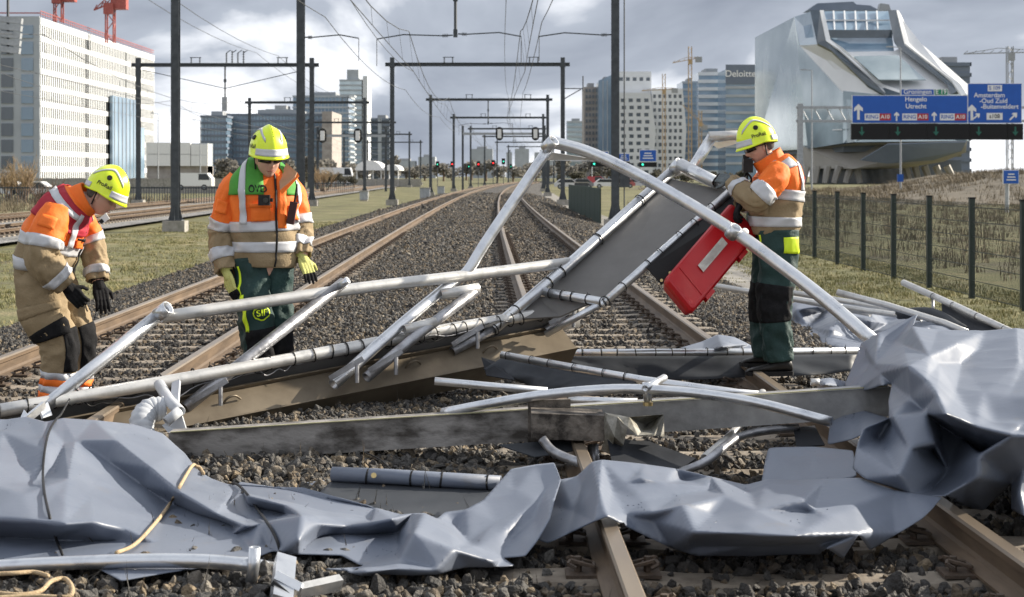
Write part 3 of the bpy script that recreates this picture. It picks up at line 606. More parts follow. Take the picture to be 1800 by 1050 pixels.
# light panelled hall and noise screens on the left
t = empty('panelled_hall', P(320, 316, 420), 'pale grey panelled low hall behind the left tracks', 'building')
for x0, x1, y0, y1 in ((256,300,250,292),(300,335,250,292),(335,366,253,292)):
    for j in range(2):
        p, q = P(x0+0.6, y1-(y1-y0)*j/2, 420), P(x1-0.6, y1-(y1-y0)*(j+1)/2+0.8, 420); b = MB(); b.box((p.x,420,p.z),(q.x,421,q.z)); b.build('panel', M['white'], t)
p, q = P(258, 318, 421), P(364, 292, 421); b = MB(); b.box((p.x,421.2,-1),(q.x,430,q.z)); b.build('base_wall', M['brown'], t)
p, q = P(258, 318, 421), P(364, 252, 421); b = MB(); b.box((p.x,421.5,q.z-8),(q.x,429,q.z)); b.build('core', M['facade_g'], t)
t = empty('parapet_wall', P(150, 322, 200), 'long beige concrete parapet behind the left tracks', 'wall')
for i in range(16): p = P(-20+i*28, 300, 200); q = P(-20+(i+1)*28-0.6, 300, 200); b = MB(); b.box((p.x,200,-1),(q.x,200.4,1.15+0.05*(i%2))); b.build('wall_panel', M['concrete'], t)
t = empty('parapet_wall', P(620, 322, 320), 'low beige wall beside the station platform', 'wall')
for i in range(10): p = P(540+i*20, 300, 320); q = P(540+(i+1)*20-0.5, 300, 320); b = MB(); b.box((p.x,320,-1),(q.x,320.4,0.9)); b.build('wall_panel', M['concrete'], t)
# slat fence left, behind the tracks
t = empty('slat_fence', (-34, 110, -0.66), 'dark railing fence running behind the left tracks', 'fence'); rails = MB(); k = 0
slat = MB().box((-0.025,-0.02,0),(0.025,0.02,1.35)).mesh('slat', M['pole'])
for px in np.concatenate([np.arange(0, 112, 4.4), np.arange(230, 392, 4.6), np.arange(552, 622, 3.6)]):
    Y = 118 if px < 400 else 190; p = P(px, 322, Y); inst('slat', slat, Matrix.Translation((p.x, Y, -0.66)), t)
for x0, x1, Y in ((0, 112, 118), (230, 392, 118), (552, 622, 190)): p, q = P(x0, 300, Y), P(x1, 300, Y); b = MB(); b.box((p.x,Y-0.02,0.55),(q.x,Y+0.02,0.65)); b.build('fence_rail', M['pole'], t)
# platform roofs
for px0, px1, lab in ((624,672,'white arched platform roof'), (673,702,'pale flatter platform roof next to the arched one')):
    p, q = P(px0, 300, 330), P(px1, 300, 330); t = empty('platform_roof', ((p.x+q.x)/2, 335, -0.66), lab, 'shelter'); v = []; f = []; n = 10; zr = 2.6; hh = 2.0 if px0 < 650 else 1.2
    for i in range(n+1): a = math.pi*i/n; x = (p.x+q.x)/2-(q.x-p.x)/2*math.cos(a); zz = zr+hh*math.sin(a); v += [(x,330,zz),(x,345,zz)]
    for i in range(n): f.append((2*i,2*i+1,2*i+3,2*i+2))
    f.append(tuple(2*i for i in range(n+1))); obj('canopy', mesh('canopy', v, f, M['white']), t)
    for x in np.linspace(p.x+0.3, q.x-0.3, 4): b = MB(); b.bar((x,331,-0.66),(x,331,zr),0.12); b.build('post', M['white'], t)
# vehicles
M['tyre'] = mat('tyre', (0.02,0.02,0.02), rough=0.9); M['carglass'] = mat('car_glass', (0.03,0.035,0.04), rough=0.1)
def vehicle(name, px, Y, z, L_, W, Hh, col, label, cat, truck=False, group=None, flip=1):
    p = P(px, 310, Y); x = p.x; t = empty(name, (x, Y, z), label, cat, group); m = mat(name+'_paint', col, rough=0.35, coat=0.3)
    if truck: pr = [(-L_/2,0.5),(L_/2,0.5),(L_/2,1.4),(L_/2-0.25,Hh*0.8),(L_/2-0.5,Hh),(-L_/2,Hh)]
    else: pr = [(-L_/2,0.35),(L_/2,0.35),(L_/2,0.75),(L_*0.27,0.9),(L_*0.1,Hh),(-L_*0.3,Hh),(-L_*0.45,0.92),(-L_/2,0.8)]
    b = MB(); b.prism([(x+flip*a,Y-W/2,z+c) for a, c in pr][::flip], (0,W,0)); o = b.build('body', m, t)
    gl = [(L_/2-0.3,Hh*0.78),(L_/2-0.6,Hh*0.95),(L_/2-1.5,Hh*0.95),(L_/2-1.5,Hh*0.6),(L_/2-0.25,Hh*0.6)] if truck else [(L_*0.22,0.93),(L_*0.09,Hh-0.07),(-L_*0.28,Hh-0.07),(-L_*0.4,0.95)]
    b = MB(); b.prism([(x+flip*a,Y-W/2-0.015,z+c) for a, c in gl][::flip], (0,0.012,0)); b.build('side_window', M['carglass'], t)
    for sx in (-0.31, 0.31):
        b = MB(); b.bar((x+sx*L_,Y-W/2-0.03,z+0.34),(x+sx*L_,Y-W/2+0.2,z+0.34),0.34,n=14); wv = b.build('wheel', M['tyre'], t)
        b = MB(); b.bar((x+sx*L_,Y-W/2-0.05,z+0.34),(x+sx*L_,Y-W/2-0.031,z+0.34),0.2,n=10); b.build('rim', M['pole_l'], wv)
vehicle('van', 341, 190, -0.2, 2.2*2, 2.0, 2.0, (0.78,0.78,0.76), 'white van on the road behind the left fence', 'van', True)
vehicle('lorry', 592, 300, -0.4, 6, 2.4, 3.4, (0.75,0.76,0.78), 'white lorry beside the low beige wall', 'lorry', True)
for px, Y, c, lab in ((20,150,(0.62,0.63,0.64),'silver car parked behind the left fence'),(48,155,(0.03,0.03,0.035),'black car parked behind the left fence'),(68,150,(0.7,0.7,0.7),'white car parked behind the left fence'),(310,205,(0.05,0.055,0.07),'dark car ahead of the white van')):
    vehicle('car', px, Y, -0.5, 4.2, 1.8, 1.45, c, lab, 'car')
vehicle('lorry', 1047, 260, -0.3, 2.6, 2.4, 1.7, (0.45,0.05,0.06), 'red lorry seen between the right portal posts', 'lorry', True)
for i, (px, c) in enumerate(((1000,(0.6,0.6,0.62)),(1018,(0.2,0.2,0.22)),(1068,(0.75,0.75,0.75)),(1092,(0.4,0.1,0.1)),(1122,(0.5,0.52,0.55)),(1160,(0.1,0.1,0.12)),(1178,(0.7,0.7,0.7)))):
    vehicle('car', px, 235+6*i, -0.4, 4.2, 1.8, 1.45, c, 'distant %s car on the motorway beyond the green screen' % ('silver','dark grey','white','dark red','blue-grey','black','pale')[i], 'car', group='cars on the motorway', flip=-1 if i % 2 else 1)
# ---------------------------------------------------------------- right-hand cluster
block('office_building', 997, 1027, 213, 1500, 30, M['glassp'], 'pale low office left of the brown brick tower', 1, M['facade_g'], 4.5)
t, a, c, z = block('tower_block', 1027, 1051, 153, 950, 30, M['brown'], 'narrow brown brick tower'); 
b = MB()
for k in range(13):
    for i in range(4): b.box((a+0.8+i*1.9,949.6,z-3-k*3.5),(a+1.9+i*1.9,949.98,z-1.2-k*3.5))
b.build('windows', M['glassd'], t, kind='stuff')
t, a, c, z = block('tower_block', 1052, 1086, 142, 930, 30, M['glassb'], 'blue glass tower with slanted roof beside the white tower'); mull(t, a, c, 930, 0, z, 2.5, M['facade_g'], 0.5)
b = MB(); b.prism([(a,930.5,z),(c,930.5,z),(c,930.5,z+4.8)], (0,28,0)); b.build('slanted_roof', M['glassb'], t)
def punched(name, x0, x1, yt, yb, Y, cols, rows, label, lean=0, m=None):
    """white wall with rows of square windows, each row a part"""
    a, c = P(x0, yt, Y), P(x1, yb, Y); zt, zb = a.z, -1; t = empty(name, ((a.x+c.x)/2, Y, -0.66), label, 'building')
    b = MB(); b.prism([(a.x,Y,zb),(c.x+lean*0.3,Y,zb),(c.x+lean,Y,zt*0.55),(c.x,Y,zt),(a.x,Y,zt)], (0,30,0)); b.build('walls', m or M['facade_w'], t)
    for k in range(rows):
        b = MB(); z = zt-3.2-k*(zt-4)/rows
        for i in range(cols): x = a.x+(c.x-a.x)*(i+0.5+0.12*(k%2))/cols; s = (c.x-a.x)/cols*0.27; b.box((x-s,Y-0.03,z-1.9),(x+s,Y+0.25,z)); b.box((x-s-0.25,Y-0.25,z),(x+s+0.25,Y-0.05,z+0.3), 1)
        b.build('window_row', [M['glassd'], M['facade_w']], t)
    return t, a, c
punched('tower_block', 1086, 1145, 126, 300, 900, 5, 2, 'white top storeys of the tower with square windows'); 
punched('tower_block', 1088, 1143, 163, 300, 880, 4, 11, 'white tower face with staggered square windows', 3)
punched('tower_block', 1146, 1200, 156, 300, 890, 6, 12, 'slimmer white tower with many small square windows', 2)
t, a, c, z = block('tower_block', 1200, 1243, 143, 980, 35, M['glassb'], 'blue-grey tower with white floor bands behind the yellow crane', 1, M['facade_g'], 4.2)
t, a, c, z = block('tower_block', 1228, 1276, 127, 940, 35, M['glassb'], 'rounded office with bright white floor bands', 1, M['facade_w'], 4.3, bw=0.45)
t, a, c, z = block('tower_block', 1276, 1330, 122, 900, 35, M['glassb'], 'dark blue glass office with company name on its top', 1, M['facade_g'], 4.6, bw=0.3)
b = MB(); b.box((a-0.2,899.2,z-8),(c+0.2,899.6,z+2.5)); b.build('top_band', M['facade_b'], t)
_deps = None
def text_mesh(s, size, m, align='CENTER', ext=0.0, bold=0.0):
    cu = bpy.data.curves.new('text', 'FONT'); cu.body = s; cu.size = size; cu.align_x = align; cu.align_y = 'CENTER'; cu.extrude = ext; cu.offset = bold
    o = bpy.data.objects.new('text', cu); COL.objects.link(o); bpy.context.view_layer.update()
    me = bpy.data.meshes.new_from_object(o.evaluated_get(bpy.context.evaluated_depsgraph_get())); bpy.data.objects.remove(o)
    me.materials.clear(); me.materials.append(m); return me
def put_text(s, size, m, loc, parent, name='lettering', align='CENTER', bold=0.0):
    """upright text facing the camera side (-Y)"""
    me = text_mesh(s, size, m, align, 0.0, bold); me.transform(Matrix.Translation(loc)@Matrix.Rotation(R(90), 4, 'X')); return obj(name, me, parent)
put_text('Deloitte.', 5.0, M['white'], ((a+c)/2, 899.0, z-2.6), t, bold=0.06)
crane(1213, 82, 300, 860, 1182, 1228, 105, 6, M['yelst'], 'tall ochre tower crane in front of the banded towers', 1.7, -0.66)
crane(1167, 130, 300, 850, 1128, 1186, 158, 2, M['yelst'], 'lower ochre tower crane with level jib by the white towers', 1.5, -0.66)
crane(1231, 195, 300, 840, 1200, 1238, 215, -30, M['yelst'], 'short ochre crane with steeply lowered jib', 1.5, -0.66)
crane(1775, 82, 180, 520, 1694, 1815, 93, 2, M['greyst'], 'grey tower crane behind the motorway sign', 1.7, -0.66)
block('office_building', 1645, 1705, 110, 620, 30, M['facade_b'], 'plain dark grey block behind the sloping glass building', 1, M['facade_b'], 4)
# ---------------------------------------------------------------- boat-shaped glass office
M['ing_w'] = mat('aluminium_cladding', (0.62,0.63,0.64), (0.68,0.69,0.70), rough=0.35, metal=0.2, scale=0.1)
M['ing_u'] = mat('concrete_hull', (0.36,0.34,0.31), (0.43,0.41,0.38), rough=0.7, scale=0.1)
t = empty('glass_office', P(1500, 318, 450), 'boat-shaped glass office building on slanted legs with white sloping front', 'building')
def ply(name, pts, th, m, par=t):
    """slab: polygon through pixel+distance points, thickened away from the viewer"""
    p = [P(*q) for q in pts]; n = sum(((p[i]-p[0]).cross(p[i+1]-p[0]) for i in range(1, len(p)-1)), Vector()).normalized()
    if n.y > 0: p = p[::-1]; n = -n
    b = MB(); b.prism(p, -n*th); return b.build(name, m, par)
sg = ply('side_glass', [(1327,66,540),(1396,30,480),(1405,80,464),(1482,162,442),(1482,252,442),(1420,262,470),(1327,268,540)], 1.0, M['glassp'])
for i in range(9):
    x = 1340+i*16; Y = 540-(x-1327)/155*98; yt = 62-(x-1327)*0.5 if x < 1398 else 74+(x-1400)*1.0
    p, q = P(x, yt+6, Y-0.3), P(x, 254+(8-i), Y-0.3); b = MB(); b.beam(p, q, 0.35, 0.35, (0,1,0)); b.build('mullion', M['ing_w'], sg)
for k, yy in enumerate((110, 150, 190, 228)): p, q = P(1328, yy+4, 540-0.4), P(1480 if yy > 160 else 1400+(yy-74), yy, 441.6 if yy > 160 else 540-(73+yy-74)/155*98-0.4); b = MB(); b.beam(p, q, 0.3, 0.3, (0,0,1)); b.build('transom', M['ing_w'], sg)
ply('corner_glass', [(1396,30,480),(1430,19,462),(1443,78,452),(1405,82,464)], 0.8, M['glassb'])
ply('side_slope', [(1405,80,464),(1443,78,452),(1560,166,425),(1482,164,442)], 0.8, M['ing_w'])
rb = [(1424,18,460),(1441,18,458),(1452,70,450),(1475,86,445),(1545,150,432),(1600,168,425),(1560,170,425),(1525,150,432),(1460,88,446),(1436,76,452)]
ply('edge_band', [(a, c, d-1.5) for a, c, d in rb], 0.8, M['glassd'])
ply('white_rim', [(1441,18,456),(1448,18,456),(1460,70,448),(1482,85,443),(1552,148,430),(1605,167,423),(1598,169,423),(1545,151,430),(1475,87,443),(1452,72,448)], 0.6, M['white'])
w1 = ply('upper_glazing', [(1446,20,470),(1562,20,470),(1572,92,450),(1470,92,450),(1455,66,455)], 1.0, M['glassb'])
for i in range(1, 6): x = 1446+i*19; b = MB(); b.beam(P(x, 20, 469), P(x+2, 55, 459), 0.4, 0.4, (0,1,0)); b.build('mullion', M['ing_w'], w1)
for yy in (36,): b = MB(); b.beam(P(1449, yy, 464), P(1564, yy, 464), 0.4, 0.4); b.build('transom', M['ing_w'], w1)
b = MB(); b.beam(P(1452, 60, 454.5), P(1568, 60, 454.5), 0.8, 2.2); b.build('dark_band', M['glassd'], w1)  # dark band across the upper glazing
ply('white_slope', [(1470,92,448),(1572,90,448),(1592,80,450),(1690,162,422),(1660,172,420),(1560,172,424),(1500,120,438)], 0.8, M['ing_w'])
ply('roof_window', [(1500,99,440),(1578,97,440),(1628,140,427),(1545,140,428)], 0.3, M['glassp'])
ply('edge_band', [(1561,18,462),(1576,18,460),(1590,76,446),(1672,140,425),(1684,160,419),(1672,166,419),(1664,146,424),(1580,84,446),(1571,72,449)], 0.8, M['glassd'])
ply('white_rim', [(1576,18,459),(1580,19,459),(1597,76,445),(1688,148,420),(1699,166,416),(1690,168,416),(1672,140,423),(1590,76,445)], 0.6, M['white'])
ply('right_flank', [(1580,19,462),(1600,60,462),(1720,165,425),(1699,168,417),(1597,76,446)], 0.8, M['ing_w'])
ply('roof_plant', [(1420,18,485),(1437,6,485),(1500,3,485),(1505,8,485),(1530,10,485),(1545,18,485)], 8, M['facade_b']); ply('roof_vent', [(1545,18,480),(1548,6,480),(1563,8,480),(1566,18,480)], 3, M['greyst'])
ply('lower_front', [(1482,160,442),(1560,168,424),(1699,166,416),(1700,248,416),(1500,250,430),(1482,252,442)], 0.8, M['glassp'])
b = MB(); hullp = [(1410,256,470),(1420,262,465),(1500,252,428),(1700,248,414),(1698,268,416),(1660,284,422),(1590,296,432),(1500,297,440),(1415,296,470)]; b.prism([P(*q) for q in hullp], (6,60,0)); b.build('hull', M['ing_u'], t)
ply('hull_recess', [(1512,282,427),(1560,254,421),(1698,250,412.5),(1690,266,414),(1640,282,419),(1560,288,424)], 0.4, M['facade_b'])
b = MB(); b.prism([(P(1330,0,540)).to_tuple()[:2]+(8,), P(1482,0,446).to_tuple()[:2]+(8,), P(1690,0,430).to_tuple()[:2]+(8,), P(1690,0,560).to_tuple()[:2]+(8,)], (0,0,16)); b.build('inner_core', M['facade_b'], t)
b = MB(); b.box((P(1425,0,470).x,470,-1),(P(1690,0,470).x,472,6)); b.build('plinth', M['glassd'], t)
for i, (x0, x1) in enumerate(((1418,1412),(1436,1432),(1455,1450),(1475,1466),(1496,1486),(1505,1512),(1592,1600),(1608,1616),(1625,1636),(1645,1658),(1664,1680))):
    b = MB(); b.bar(P(x0, 292, 446), P(x1, 322, 446), 1.0, 0.8, 6); b.build('leg', M['ing_u'], t)
# ---------------------------------------------------------------- motorway signs
M['blue'] = mat('blue_sign', (0.008,0.09,0.42), (0.01,0.10,0.46), rough=0.45, scale=1); M['green'] = mat('green_sign', (0.01,0.22,0.12), rough=0.45); M['redsign'] = mat('red_sign', (0.42,0.03,0.04), rough=0.45)
M['dimgreen'] = mat('dim_green_lamp', (0.01,0.10,0.07), rough=0.4, emit=0.06)
YS = 165.0; t = empty('motorway_sign', P(1640, 318, YS), 'wide blue motorway sign gantry with black lane boards', 'road sign')
def rect(name, x0, y0, x1, y1, dy, m, par, th=0.12):
    a, c = P(x0, y1, YS), P(x1, y0, YS); b = MB(); b.box((a.x,YS-dy-th,a.z),(c.x,YS-dy,c.z)); return b.build(name, m, par)
post = MB()
pz = P(1407, 186, YS); post.box((pz.x-0.25,YS-0.1,-0.66),(pz.x+0.25,YS+0.5,pz.z+0.2)); post.build('post', M['pole_l'], t)
p2 = P(1860, 186, YS); b = MB(); b.box((p2.x-0.25,YS-0.1,-0.66),(p2.x+0.25,YS+0.5,pz.z+0.2)); b.build('post', M['pole_l'], t)
for yy in (189, 213): a, c = P(1400, yy, YS), P(1870, yy, YS); b = MB(); b.box((a.x,YS,a.z-0.12),(c.x,YS+0.35,a.z+0.12)); b.build('cross_beam', M['pole_l'], t)
for i in range(20): a, c = P(1410+i*22, 189, YS), P(1421+i*22, 213, YS); b = MB(); b.bar((a.x,YS+0.2,a.z-0.1),(c.x,YS+0.2,c.z+0.1),0.05); b.build('brace', M['pole_l'], t)
def sign(x0, y0, x1, y1, m=None, name='sign_panel'):
    o = rect(name, x0, y0, x1, y1, 0.1, M['white'], t); rect('blue_face' if m is None else 'green_face', x0+0.8, y0+0.8, x1-0.8, y1-0.8, 0.221, m or M['blue'], o, 0.02); return o
s1 = sign(1497,168,1700,217); s2 = sign(1700,147,1795,217); s3 = sign(1583,157,1641,168); s4 = sign(1641,157,1665,168, M['green'])
def st(s, x, y, px, par, al='CENTER', m=None, dy=0.25): p = P(x, y, YS); put_text(s, px/F*YS, m or M['white'], (p.x, YS-dy, p.z), par, align=al, bold=0.01)
st('Groningen', 1612, 162, 11.5, s3); st('E 19', 1653, 162, 11, s4); st('Hengelo', 1609, 175, 11.5, s1); st('Utrecht', 1609, 187.5, 11.5, s1)
st('Amsterdam', 1738, 168, 11.5, s2); st('-Oud Zuid', 1745, 178, 11.5, s2); st('-Buitenveldert', 1756, 188, 11.5, s2)
for x in (1519, 1585, 1651):
    rect('ring_plate', x, 200, x+26, 212, 0.245, M['white'], s1, 0.02); rect('road_number_plate', x+26, 200, x+46, 212, 0.245, M['redsign'], s1, 0.02)
    st('RING', x+13, 206, 9.5, s1, m=M['blue'], dy=0.27); st('A10', x+36, 206, 9.5, s1, dy=0.27)
rect('exit_plate', 1735, 150, 1760, 161, 0.245, M['white'], s2, 0.02); st('S 109', 1747, 155.5, 9, s2, m=M['blue'], dy=0.27)
rect('route_plate', 1733, 199, 1761, 211, 0.245, M['white'], s2, 0.02); st('s108', 1747, 205, 10, s2, m=M['black'], dy=0.27)
def arrow(x, y, s, ang, par):
    pts = [(-0.16,-1),(0.16,-1),(0.16,0.25),(0.55,0.05),(0.55,0.45),(0,1),(-0.55,0.45),(-0.55,0.05),(-0.16,0.25)]; c, n = math.cos(ang), math.sin(ang)
    b = MB(); b.prism([(lambda q: (q.x, YS-0.27, q.z))(P(x+s*(u*c+w_*n), y-s*(-u*n+w_*c), YS)) for u, w_ in pts], (0,0.02,0)); b.build('arrow', M['white'], par)
arrow(1508, 197, 14, 0, s1); arrow(1575, 205, 8, 0, s1); arrow(1641, 205, 8, 0, s1); arrow(1707, 198, 14, 0, s2); arrow(1715, 205, 8, 0.9, s2); arrow(1780, 205, 9, 0.8, s2)
for i, (x0, x1) in enumerate(((1495,1560),(1561,1627),(1628,1702),(1703,1768),(1769,1796))):
    o = rect('lane_board', x0, 218, x1, 246, 0.1, M['black'], t, 0.4); x = (1513,1576,1643,1718,1782)[i]; arrow_b = MB(); p = P(x, 232, YS)
    arrow_b.prism([(p.x-0.08,YS-0.53,p.z+0.5),(p.x-0.08,YS-0.53,p.z),(p.x-0.3,YS-0.53,p.z),(p.x,YS-0.53,p.z-0.4),(p.x+0.3,YS-0.53,p.z),(p.x+0.08,YS-0.53,p.z),(p.x+0.08,YS-0.53,p.z+0.5)], (0,0.02,0)); arrow_b.build('lane_arrow', M['dimgreen'], o)
def small_sign(px, y0, y1, wpx, Y, label, lights=True):
    t2 = empty('motorway_sign', P(px, 318, Y), label, 'road sign'); a, c = P(px-wpx/2, y1, Y), P(px+wpx/2, y0, Y)
    b = MB(); b.box((a.x,Y,a.z),(c.x,Y+0.1,c.z)); o = b.build('sign_panel', M['white'], t2); k0 = (c.x-a.x)*0.04; b = MB(); b.box((a.x+k0,Y-0.05,a.z+k0),(c.x-k0,Y-0.01,c.z-k0)); b.build('blue_face', M['blue'], o)
    for k in range(3): b = MB(); z = a.z+(c.z-a.z)*(0.3+0.2*k); ww = (c.x-a.x)*(0.3-0.05*k); b.box(((a.x+c.x)/2-ww,Y-0.08,z-(c.z-a.z)*0.04),((a.x+c.x)/2+ww,Y-0.06,z+(c.z-a.z)*0.04)); b.build('lettering_line', M['white'], o)
    b = MB(); b.bar((a.x+0.3,Y+0.2,-0.66),(a.x+0.3,Y+0.2,c.z),0.12); b.build('post', M['pole_l'], t2)
    if lights:
        d = P(px, y1+9, Y).z; b = MB(); b.box((a.x,Y-0.05,d),(c.x,Y+0.2,a.z-0.05)); o = b.build('lane_board', M['black'], t2)
        b = MB(); b.bar((a.x+(c.x-a.x)*0.2,Y-0.12,(d+a.z)/2),(a.x+(c.x-a.x)*0.2,Y-0.06,(d+a.z)/2),0.2,n=10); b.build('lamp', M['green_lamp'], o)
small_sign(1096, 270, 284, 22, 330, 'small blue motorway sign left of the larger one, behind the right portal post'); small_sign(1139, 263, 285, 31, 320, 'blue motorway sign with black board standing near the white towers'); small_sign(1054, 266, 284, 32, 340, 'blue motorway sign hidden behind the right portal post')
small_sign(1777, 299, 324, 28, 95, 'low blue sign at the foot of the brown bank', False)
# lamp posts, bank, green screen, trees
def lamppost(px, ytop, Y, label, m=None):
    p = P(px, ytop, Y); t2 = empty('lamp_post', (p.x, Y, -0.66), label, 'lamp post'); b = MB(); b.bar((p.x,Y,-0.66),(p.x,Y,p.z),0.13,0.06,8); b.build('post', m or M['pole_l'], t2)
    b = MB(); b.bar((p.x,Y,p.z),(p.x-0.9,Y,p.z+0.1),0.05); b.box((p.x-1.5,Y-0.15,p.z+0.03),(p.x-0.8,Y+0.15,p.z+0.17)); b.build('lamp_head', m or M['pole_l'], t2); return t2
lamppost(1427, 124, 220, 'lamp post in front of the glass side of the boat-shaped office'); 
t2 = lamppost(1583, 84, 176, 'tall thin lamp post rising behind the motorway sign'); p = P(1583, 318, 175.3); b = MB(); b.box((p.x-0.3,175.3,p.z-0.1),(p.x+0.3,175.6,p.z+0.7)); b.build('small_plate', M['blue'], t2)
lamppost(352, 212, 300, 'slim lamp post left of the wide blue office'); lamppost(278, 200, 330, 'slim lamp post beside the pale panelled hall')
ys_ = np.linspace(120, 300, 14); v = []; f = []; xs_ = np.linspace(18, 130, 24)
for y in ys_:
    for x in xs_: u = min(1, max(0, (x-y*0.2)/22)); v.append((x, y, -0.7+(2.5*u*u*(3-2*u))*min(1, (y-118)/30)+0.5*noise.noise(Vector((x*.1, y*.1, 0)))*min(1, (y-118)/20)))
for i in range(13):
    for j in range(23): f.append((i*24+j, i*24+j+1, (i+1)*24+j+1, (i+1)*24+j))
M['bank'] = mat('brown_bank', (0.06,0.05,0.035), (0.125,0.105,0.075), rough=0.95, scale=0.6, bump=0.8, bscale=3); obj('embankment', mesh('embankment', v, f, M['bank'], True), kind='structure', center=False)
p0, p1 = P(1000, 360, 105), P(1056, 360, 72); t = empty('privacy_screen', ((p0.x+p1.x)/2, 88, -0.66), 'dark green privacy screen between the right portal posts', 'fence')
M['dgreen'] = mat('dark_green_mesh', (0.012,0.03,0.022), (0.02,0.045,0.032), rough=0.8, scale=3)
for k in range(8): a, c = p0.lerp(p1, k/8), p0.lerp(p1, (k+0.97)/8); b = MB(); b.beam((a.x,a.y,0.12),(c.x,c.y,0.12),0.05,1.56); b.build('screen_panel', M['dgreen'], t)
# mesh fence on the right
M['fence'] = mat('dark_green_fence', (0.018,0.03,0.026), (0.03,0.042,0.038), rough=0.55, scale=6)
t = empty('mesh_fence', (8.2, 32, -0.66), 'dark green wire mesh fence with square posts along the grass', 'fence')
fy = [22.8+2.7*k for k in range(18)]; fp = MB().box((-0.045,-0.045,0),(0.045,0.045,1.72)).mesh('fence_post', M['fence'])
capm = MB().box((-0.052,-0.052,1.72),(0.052,0.052,1.75)).mesh('post_cap', M['black'])
for i, y in enumerate(fy):
    x = 8.4+off(y); po = inst('fence_post', fp, Matrix.Translation((x, y, -0.68)), t); inst('post_cap', capm, Matrix.Translation((x, y, -0.68)), po)
    if i+1 < len(fy):
        y2 = fy[i+1]; x2 = 8.4+off(y2); a, c = Vector((x, y+0.04, 0)), Vector((x2, y2-0.04, 0)); b = MB()
        for z in (-0.6,-0.35,-0.1,0.15,0.4,0.65,0.9): b.beam((a.x,a.y,z),(c.x,c.y,z),0.008,0.012)
        nv = 46 if y < 45 else 16
        for k in range(nv): q = a.lerp(c, (k+0.5)/nv); b.box((q.x-0.003,q.y-0.003,-0.62),(q.x+0.003,q.y+0.003,0.98))
        b.build('mesh_panel', M['fence'], t)
# bare shrubs
def shrub(px, py, Y, h, label, seed, m, spread=1.0, n=9):
    r = random.Random(seed); p = P(px, 322, Y); t2 = empty('bare_shrub', (p.x, Y, -0.66), label, 'shrub'); st_ = MB(); tw = MB()
    for i in range(n):
        a = r.uniform(0, 6.28); l0 = h*r.uniform(0.35, 0.6); d = Vector((math.cos(a)*spread*r.uniform(0.15,0.5), math.sin(a)*spread*0.4, 1)).normalized(); q = Vector((p.x+r.uniform(-.2,.2)*spread, Y, -0.7)); e2 = q+d*l0; st_.bar(q, e2, 0.03*h/2, 0.015*h/2, 5)
        for j in range(10):
            d2 = (d+Vector((r.uniform(-.8,.8),r.uniform(-.8,.8),r.uniform(0,.6)))).normalized(); s = q.lerp(e2, r.uniform(0.5,1)); e3 = s+d2*h*r.uniform(0.15,0.4); tw.bar(s, e3, 0.010*h/2, 0.005, 4, caps=False)
            for k in range(4): d3 = (d2+Vector((r.uniform(-1,1),r.uniform(-1,1),r.uniform(-.2,.8)))).normalized(); s3 = s.lerp(e3, r.uniform(0.3,1)); tw.bar(s3, s3+d3*h*r.uniform(0.05,0.16), 0.007*h/2, 0.003, 3, caps=False)
    st_.build('stems', M['twig'], t2); tw.build('twigs', m, t2)
M['twig'] = mat('brown_twig', (0.10,0.07,0.05), (0.17,0.12,0.085), rough=0.9, scale=3); M['twig2'] = mat('tan_twig', (0.26,0.18,0.10), (0.36,0.27,0.16), rough=0.9, scale=3)
shrub(82, 360, 64, 2.6, 'bare dark shrub at the railing behind the left worker', 3, M['twig'], 1.1)
shrub(40, 340, 130, 4.5, 'tan leafless shrub in front of the white office block', 4, M['twig2'], 1.6, 12); shrub(15, 340, 135, 4.0, 'leafless shrub nearest the glass end wall', 5, M['twig2'], 1.6, 12)
shrub(570, 330, 210, 4.5, 'dry golden shrub behind the left portal posts', 6, M['twig2'], 1.5, 14)
def bush(px, wpx, hpx, Y, label, seed, m):
    """clumped leafless bushes far off: many small faces through the crown volume, a trunk below"""
    r = np.random.default_rng(seed); p = P(px, 318, Y); W = wpx/F*Y/2; Hh = hpx/F*Y; t2 = empty('far_tree', (p.x, Y, -0.66), label, 'tree', 'trees on the far horizon'); k = 500; c = r.normal(size=(k, 3)); c /= np.linalg.norm(c, axis=1)[:, None]; c *= r.random((k, 1))**0.4
    cl = r.integers(0, 7, k); cc = r.uniform(-0.6, 0.6, (7, 3)); q = (c*0.55+cc[cl])*np.array([W, W*0.6, Hh*0.42])+np.array([p.x, Y, Hh*0.55]); b = MB(); s = Hh*0.07
    for x in q: u = Vector(r.normal(size=3)).normalized(); w2 = u.orthogonal().normalized()*s; u = u*s; x = Vector(x); b.add([x-u, x+w2, x+u, x-w2], [(0,1,2,3)])
    b.build('crown', m, t2); b = MB(); b.bar((p.x,Y,-0.7),(p.x,Y,Hh*0.5),W*0.08); b.build('trunk', M['twig'], t2)
M['fartree'] = mat('hazy_tree', (0.13,0.12,0.105), (0.20,0.19,0.165), rough=0.95, scale=0.4)
rr = random.Random(5)
for i in range(34): px = 395+i*21+rr.uniform(-8, 8); bush(px, rr.uniform(26, 46), rr.uniform(24, 44), rr.uniform(600, 800), 'hazy leafless tree on the far horizon', 30+i, M['fartree'])
# distant low buildings at the vanishing point
for x0, x1, yt in ((690,730,283),(735,765,276),(826,866,262),(890,900,268),(905,930,262),(940,972,268),(975,1000,280)):
    block('office_building', x0, x1, yt, 1700, 30, M['facade_g'], 'hazy grey building far down the line', 0); COL.objects[-1]
for o in COL.objects:
    if o.get('label') == 'hazy grey building far down the line': o['group'] = 'far hazy buildings'

